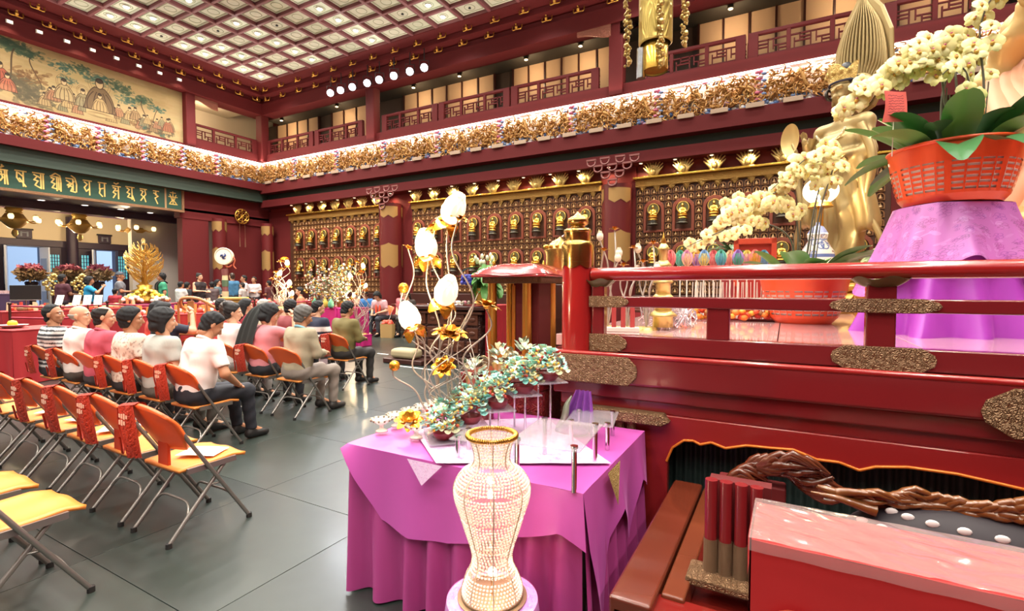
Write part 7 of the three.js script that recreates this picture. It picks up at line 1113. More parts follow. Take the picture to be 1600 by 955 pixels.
/* o: name pieces; at [x, y, z]; turn; sit; lean, pitch, yaw (head); shirt, trousers colours; sleeve 'short' | 'long' | 'none'; hair [style, colour]; arms 'lap' | 'read' | 'photo' | 'pray' | 'down' | 'behind' | 'raise' */
function person(o) {
  const { at, turn = 0, sit = true, lean = 0.08, pitch = 0.15, yaw = 0, scale = 1, cell = 0.017, sleeve = 'short', arms = sit ? 'lap' : 'down', skin = 'light', w = 1, skirt = false } = o;
  const t = thing('person', o.label, 'person', at, turn, o.group); t.scale.setScalar(scale);
  const pel = V(0, sit ? 0.55 : 0.95, sit ? 0.05 : 0), up = Q(V(0, 1, 0), -lean);
  const P = (d, x = 0, z = 0) => { const p = pel.clone().addScaledVector(up, d).add(V(x, 0, 0)); return p.add(Q(V(0, 0, z), -lean)).toArray(); };
  const neck = P(0.5), S = [-1, 1].map((s) => P(0.45, s * 0.175 * w));
  const hip = [-1, 1].map((s) => [pel.x + s * 0.09, pel.y - 0.03, pel.z - 0.01]);
  const knee = [-1, 1].map((s) => (sit ? [s * 0.12, 0.5, -0.4] : [s * 0.1, 0.5, -0.02])), ank = [-1, 1].map((s) => (sit ? [s * 0.12, 0.1, -0.38 + (o.tuck ?? 0)] : [s * 0.11, 0.09, 0.02]));
  const reach = { // elbow and wrist, relative to the shoulder, in torso axes (x outward, y up, z forward = negative)
    lap: [[0.05, -0.25, 0.0], [-0.06, -0.38, -0.2]], read: [[0.06, -0.24, -0.06], [-0.07, -0.24, -0.28]], photo: [[0.08, -0.16, -0.2], [-0.06, 0.02, -0.32]], pray: [[0.05, -0.24, -0.08], [-0.14, -0.1, -0.26]], down: [[0.06, -0.27, 0.02], [0.07, -0.5, -0.04]], behind: [[0.1, -0.24, 0.06], [0.02, -0.4, 0.1]], raise: [[0.1, -0.06, -0.22], [0.0, 0.16, -0.26]], thigh: [[0.12, -0.25, -0.05], [0.0, -0.36, -0.26]], fold: [[0.06, -0.25, -0.02], [-0.18, -0.24, -0.14]],
  };
  const arm = [0, 1].map((i) => { const s = i ? 1 : -1, [e, wr] = reach[Array.isArray(arms) ? arms[i] : arms]; const g = (q) => { const v = Q(V(s * q[0], q[1], q[2]), -lean * 0.6); return [S[i][0] + v.x, S[i][1] + v.y, S[i][2] + v.z]; }; return [S[i], g(e), g(wr)]; });
  const torso = (k) => union([capsule(P(0.02, -0.065), P(0.36, -0.085 * w), 0.115 + k, 0.11 + k), capsule(P(0.02, 0.065), P(0.36, 0.085 * w), 0.115 + k, 0.11 + k), capsule(P(0.42, -0.15 * w), P(0.42, 0.15 * w), 0.066 + k, 0.066 + k), capsule(P(0.4, 0, 0.03), P(0.5), 0.07 + k * 0.8, 0.052 + k * 0.5), ...(o.belly ? [ellipsoid(P(0.13, 0, -0.09), [0.14 + k, 0.14 + k, 0.11 + k])] : [])], 0.06);
  const limbA = (i, k) => union([capsule(arm[i][0], arm[i][1], 0.054 + k, 0.042 + k), capsule(arm[i][1], arm[i][2], 0.041 + k, 0.027 + k)], 0.025);
  const legs = (k) => union([capsule([pel.x - 0.07, pel.y, pel.z], [pel.x + 0.07, pel.y, pel.z], 0.12 + k, 0.12 + k), ...[0, 1].flatMap((i) => [capsule(hip[i], knee[i], 0.085 + k, 0.06 + k), capsule(knee[i], ank[i], 0.056 + k, 0.04 + k)])], 0.04);
  const box0 = [-0.48, 0.0, -0.75], box1 = [0.48, sit ? 1.45 : 1.85, 0.36];
  // body: one continuous surface with head and hands
  const dir = Q(V(0, 1, 0), -lean - pitch * 0.4), head = new THREE.Vector3(...neck).addScaledVector(dir, 0.155);
  const headM = new THREE.Matrix4().compose(head, new THREE.Quaternion().setFromEuler(new THREE.Euler(-lean * 0.5 - pitch, yaw, 0, 'YXZ')), V(1, 1, 1));
  const whole = union([torso(-0.012), limbA(0, 0), limbA(1, 0), legs(-0.012), capsule(neck, head.toArray(), 0.056, 0.046), ...[0, 1].map((i) => capsule(ank[i], [ank[i][0], 0.045, ank[i][2] - 0.12], 0.04, 0.03))], 0.03);
  const sk = new THREE.Color(SKIN[skin]), skHex = sk.getHex(), lip = sk.clone().lerp(new THREE.Color(0x8a3a3a), 0.5).getHex();
  const headC = colored(headGeo.clone(), (x, y, z) => (z < -0.07 && Math.abs(y - 0.034) < 0.006 && Math.abs(Math.abs(x) - 0.032) < 0.02 ? 0x2a2020 : z < -0.075 && Math.abs(y + 0.06) < 0.007 && Math.abs(x) < 0.022 ? lip : skHex)).applyMatrix4(headM);
  const eyes = colored(eyeGeo.clone(), (x, y, z) => (Math.hypot(Math.abs(x) - 0.031, y - 0.008) < 0.006 ? 0x1c1412 : 0xe8e0d8)).applyMatrix4(headM);
  const hands = [0, 1].map((i) => { const e = V(...arm[i][1]), wv = V(...arm[i][2]), d = wv.clone().sub(e).normalize(), g = handGeo.clone(); if (i) g.scale(-1, 1, 1); const ix = g.index.array; if (i) for (let k = 0; k < ix.length; k += 3) { const q = ix[k]; ix[k] = ix[k + 1]; ix[k + 1] = q; } if (i) g.computeVertexNormals(); const palm = arms === 'pray' || arms === 'photo' ? V(i ? -1 : 1, 0, 0) : V(0, -1, 0.3); const zz = palm.addScaledVector(d, -palm.dot(d)).normalize(), xx = d.clone().cross(zz); g.applyMatrix4(new THREE.Matrix4().makeBasis(xx, d, zz).setPosition(wv)); return tint(g, skHex); });
  part(t, 'body', [tint(surfaceNets(whole, box0, box1, cell), skHex), headC, eyes, ...hands], skinMat);
  // shirt
  const hemY = sit ? 0.47 : 0.86, sl = { short: 0.75, long: 1, none: 0 }[sleeve];
  const sleeves = sl ? [0, 1].map((i) => { const [a, b, c] = arm[i].map((q) => V(...q)); const end = sl < 1 ? a.clone().lerp(b, sl) : b.clone().lerp(c, 0.86), d = (sl < 1 ? b.clone().sub(a) : c.clone().sub(b)).normalize(), f = limbA(i, 0.016); return cl(f, (x, y, z) => (sl < 1 ? (x - end.x) * d.x + (y - end.y) * d.y + (z - end.z) * d.z : (x - end.x) * d.x + (y - end.y) * d.y + (z - end.z) * d.z - 0)); }) : [];
  const tf = torso(0.014), shirtF0 = union([tf, ...sleeves], 0.03), nk = V(...neck);
  const shirtF = (x, y, z) => Math.max(shirtF0(x, y, z) + 0.004 * Math.sin(y * 38 + x * 22 + Math.sin(x * 17 + z * 13) * 2) * (y < nk.y - 0.1 ? 1 : 0.2), (x - nk.x) * dir.x + (y - nk.y) * dir.y + (z - nk.z) * dir.z - 0.012, hemY - y);
  const sg = surfaceNets(shirtF, box0, box1, cell); const plain = typeof o.shirt !== 'function';
  part(t, o.top ?? 'shirt', plain ? sg : colored(sg, o.shirt), plain ? mat(o.shirt, 0.75) : mat(0xffffff, 0.75, 0, { vertexColors: true }));
  if (o.collar) part(t, 'collar', new THREE.TorusGeometry(0.068, 0.017, 6, 22).rotateX(PI / 2 - 0.35 - lean).translate(nk.x, nk.y + 0.002, nk.z), mat(o.collar, 0.7));
  // trousers
  const lg = legs(0.012), shin = o.shorts ? 0.34 : 0.1;
  if (skirt) part(t, 'skirt', surfaceNets((x, y, z) => Math.max(union([capsule([-0.06, pel.y, pel.z], [0.06, pel.y, pel.z], 0.14, 0.14), capsule([-0.07, 0.5, -0.02], [0.07, 0.5, -0.02], 0.15, 0.15)], 0.1)(x, y, z), 0.42 - y, y - pel.y - 0.08), box0, box1, cell), mat(o.trousers, 0.75));
  else part(t, 'trousers', surfaceNets((x, y, z) => Math.max(lg(x, y, z) + 0.003 * Math.sin(y * 50 + z * 30), shin - y, y - (pel.y + 0.1)), box0, box1, cell), mat(o.trousers, 0.75));
  const [style, hc] = o.hair; const hg = hairStyles[style].clone().applyMatrix4(headM); part(t, style === 'cap' ? 'cap' : 'hair', hg, hairMats[hc]);
  for (const i of [0, 1]) part(t, 'shoe', surfaceNets(union([capsule([ank[i][0], 0.05, ank[i][2] + 0.02], [ank[i][0] * 1.08, 0.035, ank[i][2] - 0.15], 0.05, 0.036), capsule([ank[i][0], 0.07, ank[i][2]], [ank[i][0], 0.09, ank[i][2]], 0.045, 0.045)], 0.02), [ank[i][0] - 0.08, -0.02, ank[i][2] - 0.24], [ank[i][0] + 0.08, 0.15, ank[i][2] + 0.1], 0.014).translate(0, 0.003, 0), mat(o.shoes ?? 0x1c1a1a, 0.5));
  return { t, nk, head, arm, up };
}
const stripes = (a, b, s) => (x, y) => (((y / s) % 1 + 1) % 1 < 0.5 ? a : b);
const speckle = (base, dots) => (x, y, z) => { const n = noise(x * 30, y * 30, z * 30), m = noise(x * 47 + 9, y * 47, z * 47); return n > 0.33 ? dots[0] : m > 0.36 ? dots[1] : base; };
const navyBlock = (x, y) => (y > 0.84 && y < 0.92 ? 0xe8e6e0 : y > 0.76 && y < 0.8 ? 0xe8e6e0 : 0x20263c);
// first occupied row, from the aisle
const R1 = -2.66;
person({ label: 'man in a white shirt, head bowed, aisle chair of the first occupied row', at: [-4.88, 0, R1], lean: 0.24, pitch: 0.55, yaw: -0.25, shirt: 0xe9dcd8, trousers: 0x22232c, hair: ['short', 'black'], skin: 'tan', arms: ['lap', 'thigh'], cell: 0.013, w: 1.08, tuck: -0.06, collar: 0xe9dcd8 });
person({ label: 'person with thick black bobbed hair in a pale grey tee, first occupied row', at: [-5.46, 0, R1], lean: 0.06, pitch: 0.1, yaw: -0.35, shirt: 0xaeb0a8, trousers: 0x5a564e, hair: ['bob', 'black'], cell: 0.013 });
person({ label: 'man with black hair in a pale speckled floral shirt, first occupied row', at: [-6.08, 0, R1], lean: 0.04, pitch: 0.08, yaw: -0.5, shirt: speckle(0xd9cfc0, [0xb59a86, 0x9a8a80]), trousers: 0x2a2628, hair: ['thick', 'black'], skin: 'tan', cell: 0.014 });
person({ label: 'man with thinning dark hair in a pink polo shirt in the first occupied row', at: [-6.72, 0, R1], lean: 0.06, pitch: 0.1, yaw: -0.45, shirt: 0xb84f62, trousers: 0x3a2e30, hair: ['thinning', 'dark'], skin: 'light', w: 1.08, cell: 0.014, collar: 0xb84f62 });
person({ label: 'bald man in a white shirt in the first occupied row', at: [-7.24, 0, R1], lean: 0.03, pitch: 0.0, yaw: -0.75, shirt: 0xe6dfd8, trousers: 0x4a4038, hair: ['fringe', 'silver'], cell: 0.015, w: 1.05, collar: 0xe6dfd8 });
person({ label: 'heavy man with cropped hair in a black and white striped tee, first occupied row', at: [-7.92, 0, R1], lean: 0.0, pitch: 0.0, yaw: -0.8, shirt: stripes(0x2a2a30, 0xd9d6d2, 0.05), trousers: 0x25252b, hair: ['cropped', 'black'], skin: 'tan', cell: 0.015, w: 1.15, belly: true });
// second occupied row
const R2 = -3.96;
person({ label: 'older man with dark grey hair, olive grey shirt and blue collar, second occupied row', at: [-5.1, 0, R2], lean: 0.14, pitch: 0.3, yaw: -0.3, shirt: 0xa0937a, sleeve: 'long', trousers: 0x8a7d74, hair: ['thick', 'grey'], skin: 'tan', arms: 'read', collar: 0x7fb4c4, cell: 0.015, shoes: 0x2a2624 });
const coat = person({ label: 'person in a pink shirt under a black coat held overhead, second occupied row', at: [-5.74, 0, R2], lean: 0.12, pitch: 0.35, yaw: -0.2, shirt: 0xcf7f86, trousers: 0x2a2a30, hair: ['bob', 'black'], arms: ['raise', 'raise'], cell: 0.015 });
{ const h = coat.head, g = sheet((u, v) => { const s = (u - 0.5), a = v; return [h.x - 0.06 + s * (0.34 - 0.1 * (1 - a)) - 0.16 * a, h.y + 0.15 - 0.05 * s * s * 4 - a * a * 0.58, h.z + (-0.1 + 0.34 * Math.sqrt(a)) + 0.015 * Math.sin(u * 18)]; }, 20, 16); part(coat.t, 'black_coat', g, mat(0x262826, 0.7, 0, { side: THREE.DoubleSide })); }
person({ label: 'woman in a white top with hair up and hands raised together, second occupied row', at: [-6.4, 0, R2], lean: 0.05, pitch: 0.12, yaw: -0.55, shirt: 0xe6e2de, trousers: 0x9a9490, hair: ['bun', 'dark'], arms: 'pray', cell: 0.016 });
person({ label: 'person with a smooth brown bob in a red top in the second occupied row', at: [-6.98, 0, R2 - 0.3], lean: 0.05, pitch: 0.1, yaw: -0.1, shirt: 0xb8413c, trousers: 0x33272a, hair: ['bob', 'brown'], cell: 0.017 });
person({ label: 'woman with long black hair in a navy top raising her arm, second occupied row', at: [-7.42, 0, R2 + 0.3], lean: 0.02, pitch: 0.0, yaw: -0.3, shirt: 0x272a3c, trousers: 0x22222a, hair: ['long', 'black'], arms: ['lap', 'raise'], cell: 0.016 });
person({ label: 'person with a black ponytail behind the floral shirted man', at: [-8.25, 0, R2], lean: 0.05, pitch: 0.1, yaw: 0.1, shirt: 0xc0483e, trousers: 0x2a2628, hair: ['ponytail', 'black'], cell: 0.018 });
// third occupied row
const R3 = -5.41;
person({ label: 'man in an olive green long-sleeved top, aisle chair of the third occupied row', at: [-5.92, 0, R3], lean: 0.12, pitch: 0.42, yaw: -0.2, shirt: 0x6e6236, sleeve: 'long', trousers: 0x2c2826, hair: ['short', 'black'], skin: 'tan', arms: 'read', cell: 0.015, w: 1.05 });
person({ label: 'man in a navy and white block striped tee in the third occupied row', at: [-6.56, 0, R3], lean: 0.1, pitch: 0.3, yaw: -0.3, shirt: navyBlock, trousers: 0x2a2a30, hair: ['cropped', 'black'], arms: 'read', cell: 0.015, w: 1.05 });
person({ label: 'person with short black hair, mostly hidden behind the coat, in the third occupied row', at: [-7.2, 0, R3], lean: 0.08, pitch: 0.2, shirt: 0x8a4044, trousers: 0x2a2a30, hair: ['thick', 'black'], cell: 0.018 });
person({ label: 'old man with grey hair in a beige shirt in the third occupied row', at: [-7.85, 0, R3], lean: 0.04, pitch: 0.1, yaw: -0.7, shirt: 0xc9baa0, trousers: 0x4a443c, hair: ['short', 'silver'], skin: 'tan', cell: 0.017 });
person({ label: 'woman with long black hair in a crimson top in the third occupied row', at: [-8.35, 0, R3], lean: 0.04, pitch: 0.1, yaw: -0.2, shirt: 0x8f2434, trousers: 0x2a2a30, hair: ['long', 'black'], cell: 0.017 });
person({ label: 'person with dark hair in a red shirt, leftmost in the third occupied row', at: [-9.1, 0, R3], lean: 0.04, pitch: 0.1, yaw: 0.2, shirt: 0xc24a42, trousers: 0x2a2a30, hair: ['short', 'dark'], cell: 0.018 });
// seated by the long wall, facing the hall
{
  const wall = [
    ['man in a bright blue polo reading, seated by the long wall', -11.95, -11.9, 0x2f6fae, 0x5a544a, ['short', 'black'], 0.25, 'read', 0.4],
    ['woman in a pale pink shirt with a red scarf reading, seated by the long wall', -11.2, -11.75, 0xd3a6ac, 0x33353f, ['bob', 'black'], 0.4, 'read', 0.55],
    ['man in a red and pink shirt seated behind the woman with the red scarf', -11.0, -12.5, 0xc96a70, 0x4a3a3a, ['thinning', 'dark'], 0.05, 'lap', 0.1],
    ['person in a dark coat with long dark hair seated by the long wall', -10.3, -12.0, 0x3d332f, 0x2c2826, ['long', 'dark'], 0.3, 'lap', 0.3],
    ['person in a blue grey top seated furthest right by the long wall', -9.3, -12.3, 0x7e93ad, 0x3a3438, ['thick', 'black'], 0.2, 'lap', 0.2],
  ];
  wall.forEach(([label, x, z, shirt, trousers, hair, lean, arms, pitch], k) => {
    placeChair(x, z, PI, `orange folding chair under the ${ORD[k]} sitter by the long wall`, 'chairs by the long wall', 1.1);
    const p = person({ label, at: [x, 0, z], turn: PI + wob(0.4), lean, pitch, shirt, trousers, hair, arms, cell: 0.02, scale: 1.1, skin: k === 0 ? 'deep' : 'light' });
    if (k === 1) part(p.t, 'red_scarf', [taper([[-0.06, 0.98, 0.0], [-0.07, 0.9, -0.17], [-0.05, 0.66, -0.22]], () => 0.035, 12, 7), taper([[0.06, 0.98, 0.0], [0.06, 0.9, -0.17], [0.05, 0.62, -0.22]], () => 0.035, 12, 7)], mat(0xc9472e, 0.7));
    if (arms === 'read') part(p.t, 'open_book', [rbox(0.13, 0.008, 0.17, 0.003, -0.066, 0.66, -0.34).rotateX(0), rbox(0.13, 0.008, 0.17, 0.003, 0.066, 0.66, -0.34)], mat(0x2a2828, 0.6));
  });
  const b = thing('paper_bag', 'brown paper bag stuffed with red paper on the floor by the long wall', 'bag', [-10.55, 0, -11.3], 0.3); part(b, 'bag_body', [sheet((u, v) => { const a = u * 2 * PI, q = 1 / Math.max(Math.abs(Math.cos(a)), Math.abs(Math.sin(a))) ** 0.9; return [Math.cos(a) * q * 0.19 * (1 + 0.06 * v), v * 0.42, Math.sin(a) * q * 0.12]; }, 40, 3), box(0.34, 0.01, 0.22, 0, 0.006, 0)], mat(0xb08f5a, 0.8, 0, { side: THREE.DoubleSide })); part(b, 'red_paper', Array.from({ length: 9 }, (_, k) => ball(0.07, -0.1 + (k % 3) * 0.1, 0.42 + (k % 2) * 0.05, -0.06 + Math.floor(k / 3) * 0.06, 6)), mat(0xd8503c, 0.6));
}

// ======================= THE FAR END OF THE HALL =======================
const DAIS = 0.2;
wallPiece('floor_dais', rspan(-20.9, -16.4, 0.0, DAIS, -14.1, 6, 0.01), mat(0x514a48, 0.4));
{ // standing visitors on the low dais
  const list = [
    ['person in a dark maroon shirt, hands low, left of the bright blue top', -5.95, 1.9, 0x4a1f2c, 0x2a2028, ['short', 'black'], 'read', 0.2, 'deep'],
    ['woman in a bright blue top holding a camera up to her face', -6.49, 1.84, 0x1f8fc0, 0x28323c, ['bob', 'black'], 'photo', -0.4, 'tan'],
    ['child in a red shirt beside the man in the grey cap', -7.05, 1.5, 0xb02c38, 0x33272c, ['short', 'black'], 'down', 0.6, 'light'],
    ['man in a grey tee and grey cap, standing left of the gold tree', -7.3, 2.0, 0x74767c, 0x3a3a44, ['cap', 'blue'], 'read', -0.5, 'tan'],
    ['man in a green tee with backpack straps, standing right of the gold tree', -8.39, 1.98, 0x3d9a76, 0x4a4a44, ['curly', 'black'], 'down', 2.9, 'tan'],
    ['person in a white shirt seen from behind, right of the green tee', -8.85, 1.72, 0xd9d6d2, 0x33323a, ['short', 'black'], 'read', 0.2, 'tan'],
    ['person with a black backpack seen from behind', -9.2, 1.7, 0x26242a, 0x2a282c, ['thick', 'black'], 'down', 0.1, 'light'],
    ['woman in a dark sleeveless top with arms reaching forward', -9.52, 2.0, 0x2b2226, 0x3a2c30, ['bun', 'dark'], 'read', -1.4, 'light'],
    ['person in a dark patterned top behind the reaching woman', -9.85, 1.72, 0x5a4a4c, 0x2c2a30, ['short', 'black'], 'fold', 1.2, 'light'],
    ['woman with long dark hair in a grey teal top by the column', -10.21, 1.8, 0x5c7278, 0x2c2a30, ['long', 'black'], 'fold', -0.8, 'light'],
    ['man with pale short hair in a blue shirt beside the white drum', -10.67, 2.05, 0x3a6f94, 0x2c3038, ['cropped', 'brown'], 'fold', 1.6, 'light'],
    ['person in a pale top behind the man in the blue shirt', -10.95, 1.7, 0xbcb6b2, 0x2c2a30, ['short', 'dark'], 'fold', 2.2, 'light'],
    ['man in a white shirt facing the hall, left of a second white shirt', -11.22, 1.97, 0xd6ced0, 0x34323a, ['short', 'black'], 'fold', 2.8, 'tan'],
    ['person in a white shirt, the right-hand one of the pair in white', -11.5, 1.92, 0xcfc8c8, 0x2e2c34, ['short', 'dark'], 'fold', -2.6, 'tan'],
    ['person in a dark red jacket furthest right of the standing visitors', -12.0, 1.78, 0x5a2c30, 0x2c2a30, ['short', 'black'], 'fold', 2.0, 'tan'],
  ];
  list.forEach(([label, z, top, shirt, trousers, hair, arms, turn, skin], k) => {
    const s = (top - DAIS) / 1.74, p = person({ label, at: [-17.3 + (k % 3 - 1) * 0.15, DAIS, z], turn, sit: false, scale: s, cell: 0.026, shirt, trousers, hair, arms, skin, lean: 0.03, pitch: 0.1, sleeve: k === 7 ? 'none' : 'short' });
    if (k === 4) part(p.t, 'backpack_strap', [-1, 1].map((q) => tube([[q * 0.1, 1.42, 0.12], [q * 0.12, 1.5, 0.0], [q * 0.12, 1.4, -0.14], [q * 0.12, 1.1, -0.15]], 0.022, 14, 6)), M.black);
    if (k === 6) part(p.t, 'backpack', rbox(0.32, 0.44, 0.17, 0.06, 0, 1.2, 0.2), M.black);
    if (k === 1) part(p.t, 'camera', rbox(0.12, 0.08, 0.06, 0.01, 0, 1.47, -0.34), M.black);
  });
  // a few seated helpers at the side tables
  [['seated helper with black hair behind the red side tables', -12.3, -10.3, 0x3d3a40, 'thick', 'black'], ['seated helper in an orange top behind the red side tables', -14.0, -10.9, 0xc98a6a, 'short', 'dark'], ['seated helper in pale clothes behind the red side tables', -13.2, -11.6, 0xcac0ba, 'short', 'black']].forEach(([label, x, z, shirt, h, c]) => { person({ label, at: [x, 0.0, z], turn: PI * 0.8, cell: 0.028, shirt, trousers: 0x2c2a30, hair: [h, c], scale: 1.15 }); const st = thing('stool', `plain stool under the ${label}`, 'stool', [x, 0, z]); part(st, 'stool_seat', rbox(0.36, 0.05, 0.36, 0.01, 0, 0.44, 0), M.darkWood); for (const q of [[-1, -1], [1, -1], [-1, 1], [1, 1]]) part(st, 'leg', cyl(0.018, 0.018, 0.42, 8, q[0] * 0.14, 0.21, q[1] * 0.14), M.darkWood); });
}
// long tables under red cloth
const redCloth = mat(0xa8262c, 0.55, 0, { side: THREE.DoubleSide });
function clothTable(label, x, z, w, d, h, m, turn = 0, category = 'table') {
  const t = thing('cloth_table', label, category, [x, 0, z], turn), run = (L, f) => sheet((u, v) => { const q = 0.018 * (1 - v) * Math.sin(u * L * 24); return f(u, 0.01 + v * (h - 0.01), q); }, Math.round(L * 46), 4);
  part(t, 'cloth_skirt', [run(w, (u, y, q) => [-w / 2 + u * w, y, d / 2 + q]), run(d, (u, y, q) => [w / 2 + q, y, d / 2 - u * d]), run(w, (u, y, q) => [w / 2 - u * w, y, -d / 2 - q]), run(d, (u, y, q) => [-w / 2 - q, y, -d / 2 + u * d])], m); part(t, 'cloth_top', rbox(w + 0.02, 0.02, d + 0.02, 0.008, 0, h, 0), m); return t;
}
clothTable('red cloth covered table at the left edge beside the first occupied row', -11.0, -3.3, 0.9, 0.9, 0.86, redCloth, 0.2);
clothTable('long red cloth covered table in front of the entrance foyer, left part', -15.5, -5.6, 0.8, 3.0, 0.98, redCloth); clothTable('long red cloth covered table before the gold tree, right part', -15.6, -10.2, 0.8, 3.2, 0.98, redCloth);
clothTable('low dark red cloth covered side table by the corner columns', -14.0, -12.4, 3.4, 0.6, 0.95, mat(0x7f1f26, 0.55, 0, { side: THREE.DoubleSide })); clothTable('red cloth covered table behind the second occupied row', -12.6, -6.3, 0.8, 2.2, 0.9, redCloth);
{ // fruit plate on the left red table
  const p = thing('fruit_dish', 'pale dish with a yellow fruit on the red table at the left edge', 'dish', [-11.05, 0.872, -3.12]); part(p, 'dish', lathe([[0, 0], [0.1, 0], [0.2, 0.05], [0.19, 0.055], [0.1, 0.014], [0, 0.014]], 24), mat(0xb9a8a0, 0.35));
  const f = thing('yellow_fruit', 'yellow round fruit in the pale dish at the left edge', 'fruit', [-11.05, 0.887, -3.12]); part(f, 'flesh', lathe([[0, 0], [0.05, 0.012], [0.068, 0.055], [0.05, 0.1], [0.01, 0.112], [0, 0.108]], 18), mat(0xe0b52c, 0.4)); part(f, 'stalk', bar([0, 0.1, 0], [0.004, 0.125, 0], 0.004, 5), leafDarkM);
}
// gilt tree on its stand, with flowers heaped round the foot
{
  clothTable('square table in magenta satin under the gold tree', -16.0, -7.3, 0.9, 1.1, 1.06, satin(0x9c2f7a));
  const t = thing('gold_tree', 'gilt tree of many curling branches on a tiered stand above heaped yellow flowers', 'ornament', [-16.0, 1.08, -7.3]), r = rngOf(41), g = [];
  for (let k = 0; k < 150; k++) { const a = r() * 6.28, y = r(), R = 0.46 * Math.sin(PI * (0.16 + 0.74 * y)) ** 0.8, y0 = 0.62 + y * 0.95; g.push(taper([[Math.cos(a) * R * 0.3, y0 - 0.1, Math.sin(a) * R * 0.3], [Math.cos(a) * R * 0.8, y0 + 0.02, Math.sin(a) * R * 0.8], [Math.cos(a) * R, y0 + 0.1, Math.sin(a) * R], [Math.cos(a + 0.2) * R * 1.02, y0 + 0.18, Math.sin(a + 0.2) * R * 1.02]], (q) => 0.018 * (1 - 0.55 * q), 8, 5)); }
  part(t, 'branches', g, mat(0xd9b565, 0.35, 0.6)); part(t, 'trunk', taper([[0, 0.45, 0], [0.02, 0.9, 0], [0, 1.5, 0]], (q) => 0.07 * (1 - q) + 0.02, 10, 8), M.gold);
  part(t, 'flame_tip', [whorl(5, 0.16, 0.1, -0.5, 0.35).translate(0, 1.68, 0), ball(0.05, 0, 1.7, 0, 8)], mat(0xf0dca0, 0.3, 0.4, { side: THREE.DoubleSide })); part(t, 'tiered_stand', lathe([[0, 0], [0.4, 0], [0.38, 0.12], [0.26, 0.16], [0.26, 0.3], [0.32, 0.34], [0.16, 0.42], [0.2, 0.5], [0.06, 0.56], [0, 0.56]], 20), mat(0xb98f3a, 0.35, 0.7));
  const fl = thing('yellow_flower_heap', 'heap of yellow and white flowers round the foot of the gold tree', 'flowers', [-15.72, 1.08, -7.2]), b = []; for (let k = 0; k < 150; k++) { const a = r() * 6.28, q = Math.sqrt(r()); b.push(tint(ball(0.05, Math.cos(a) * q * 0.3, 0.05 + (1 - q) * 0.36 + r() * 0.05, Math.sin(a) * q * 0.62, 5), q > 0.75 ? [0xe6e2d6, 0xd8d0c0, 0xe0885c][k % 3] : [0xe0c23a, 0xc9b23c, 0xefe08a][k % 3])); } part(fl, 'blossoms', b, mat(0xffffff, 0.6, 0, { vertexColors: true })).userData.kind = 'stuff';
}
// white drum disc with a swirl on a patterned stand
{
  const t = thing('white_drum', 'white round drum with a dark blue swirl on a green patterned stand', 'drum', [-13.9, 0, -8.36], -0.9 + PI * 0.5);
  part(t, 'drum_shell', [cyl(0.23, 0.23, 0.14, 30).rotateX(PI / 2).translate(0, 2.4, 0)], mat(0xd9cfb4, 0.5)); part(t, 'drum_skin', cyl(0.2, 0.2, 0.02, 30).rotateX(PI / 2).translate(0, 2.4, 0.07), mat(0xeeece4, 0.5)); part(t, 'rim', new THREE.TorusGeometry(0.225, 0.02, 6, 34).translate(0, 2.4, 0.07), mat(0xe8dfc4, 0.45));
  const sw = []; for (let k = 0; k < 3; k++) { const a = k * 2.094; sw.push(taper([[Math.cos(a) * 0.02, 2.4 + Math.sin(a) * 0.02, 0.084], [Math.cos(a + 0.5) * 0.06, 2.4 + Math.sin(a + 0.5) * 0.06, 0.084], [Math.cos(a + 1.3) * 0.09, 2.4 + Math.sin(a + 1.3) * 0.09, 0.084]], (q) => 0.034 * (1 - q) + 0.004, 10, 6)); } part(t, 'swirl_emblem', sw, mat(0x2a3c78, 0.4));
  part(t, 'stand_pole', Array.from({ length: 12 }, (_, k) => tint(cyl(0.07 + 0.02 * (k % 2), 0.08, 0.18, 12, 0, 0.2 + k * 0.16, 0), [0x567058, 0xcfc39a, 0x7f4c4c][k % 3])), mat(0xffffff, 0.5, 0, { vertexColors: true })); part(t, 'stand_foot', lathe([[0, 0], [0.32, 0], [0.3, 0.1], [0.1, 0.14], [0, 0.14]], 20), M.darkWood); part(t, 'ribbons', [taper([[0.2, 2.42, 0.02], [0.28, 2.3, 0.03], [0.24, 2.14, 0.03], [0.3, 2.05, 0.02]], () => 0.02, 10, 5), taper([[-0.02, 2.16, 0.02], [0.12, 2.1, 0.05], [0.2, 2.16, 0.03]], () => 0.025, 10, 5)], mat(0xb5583c, 0.5));
}
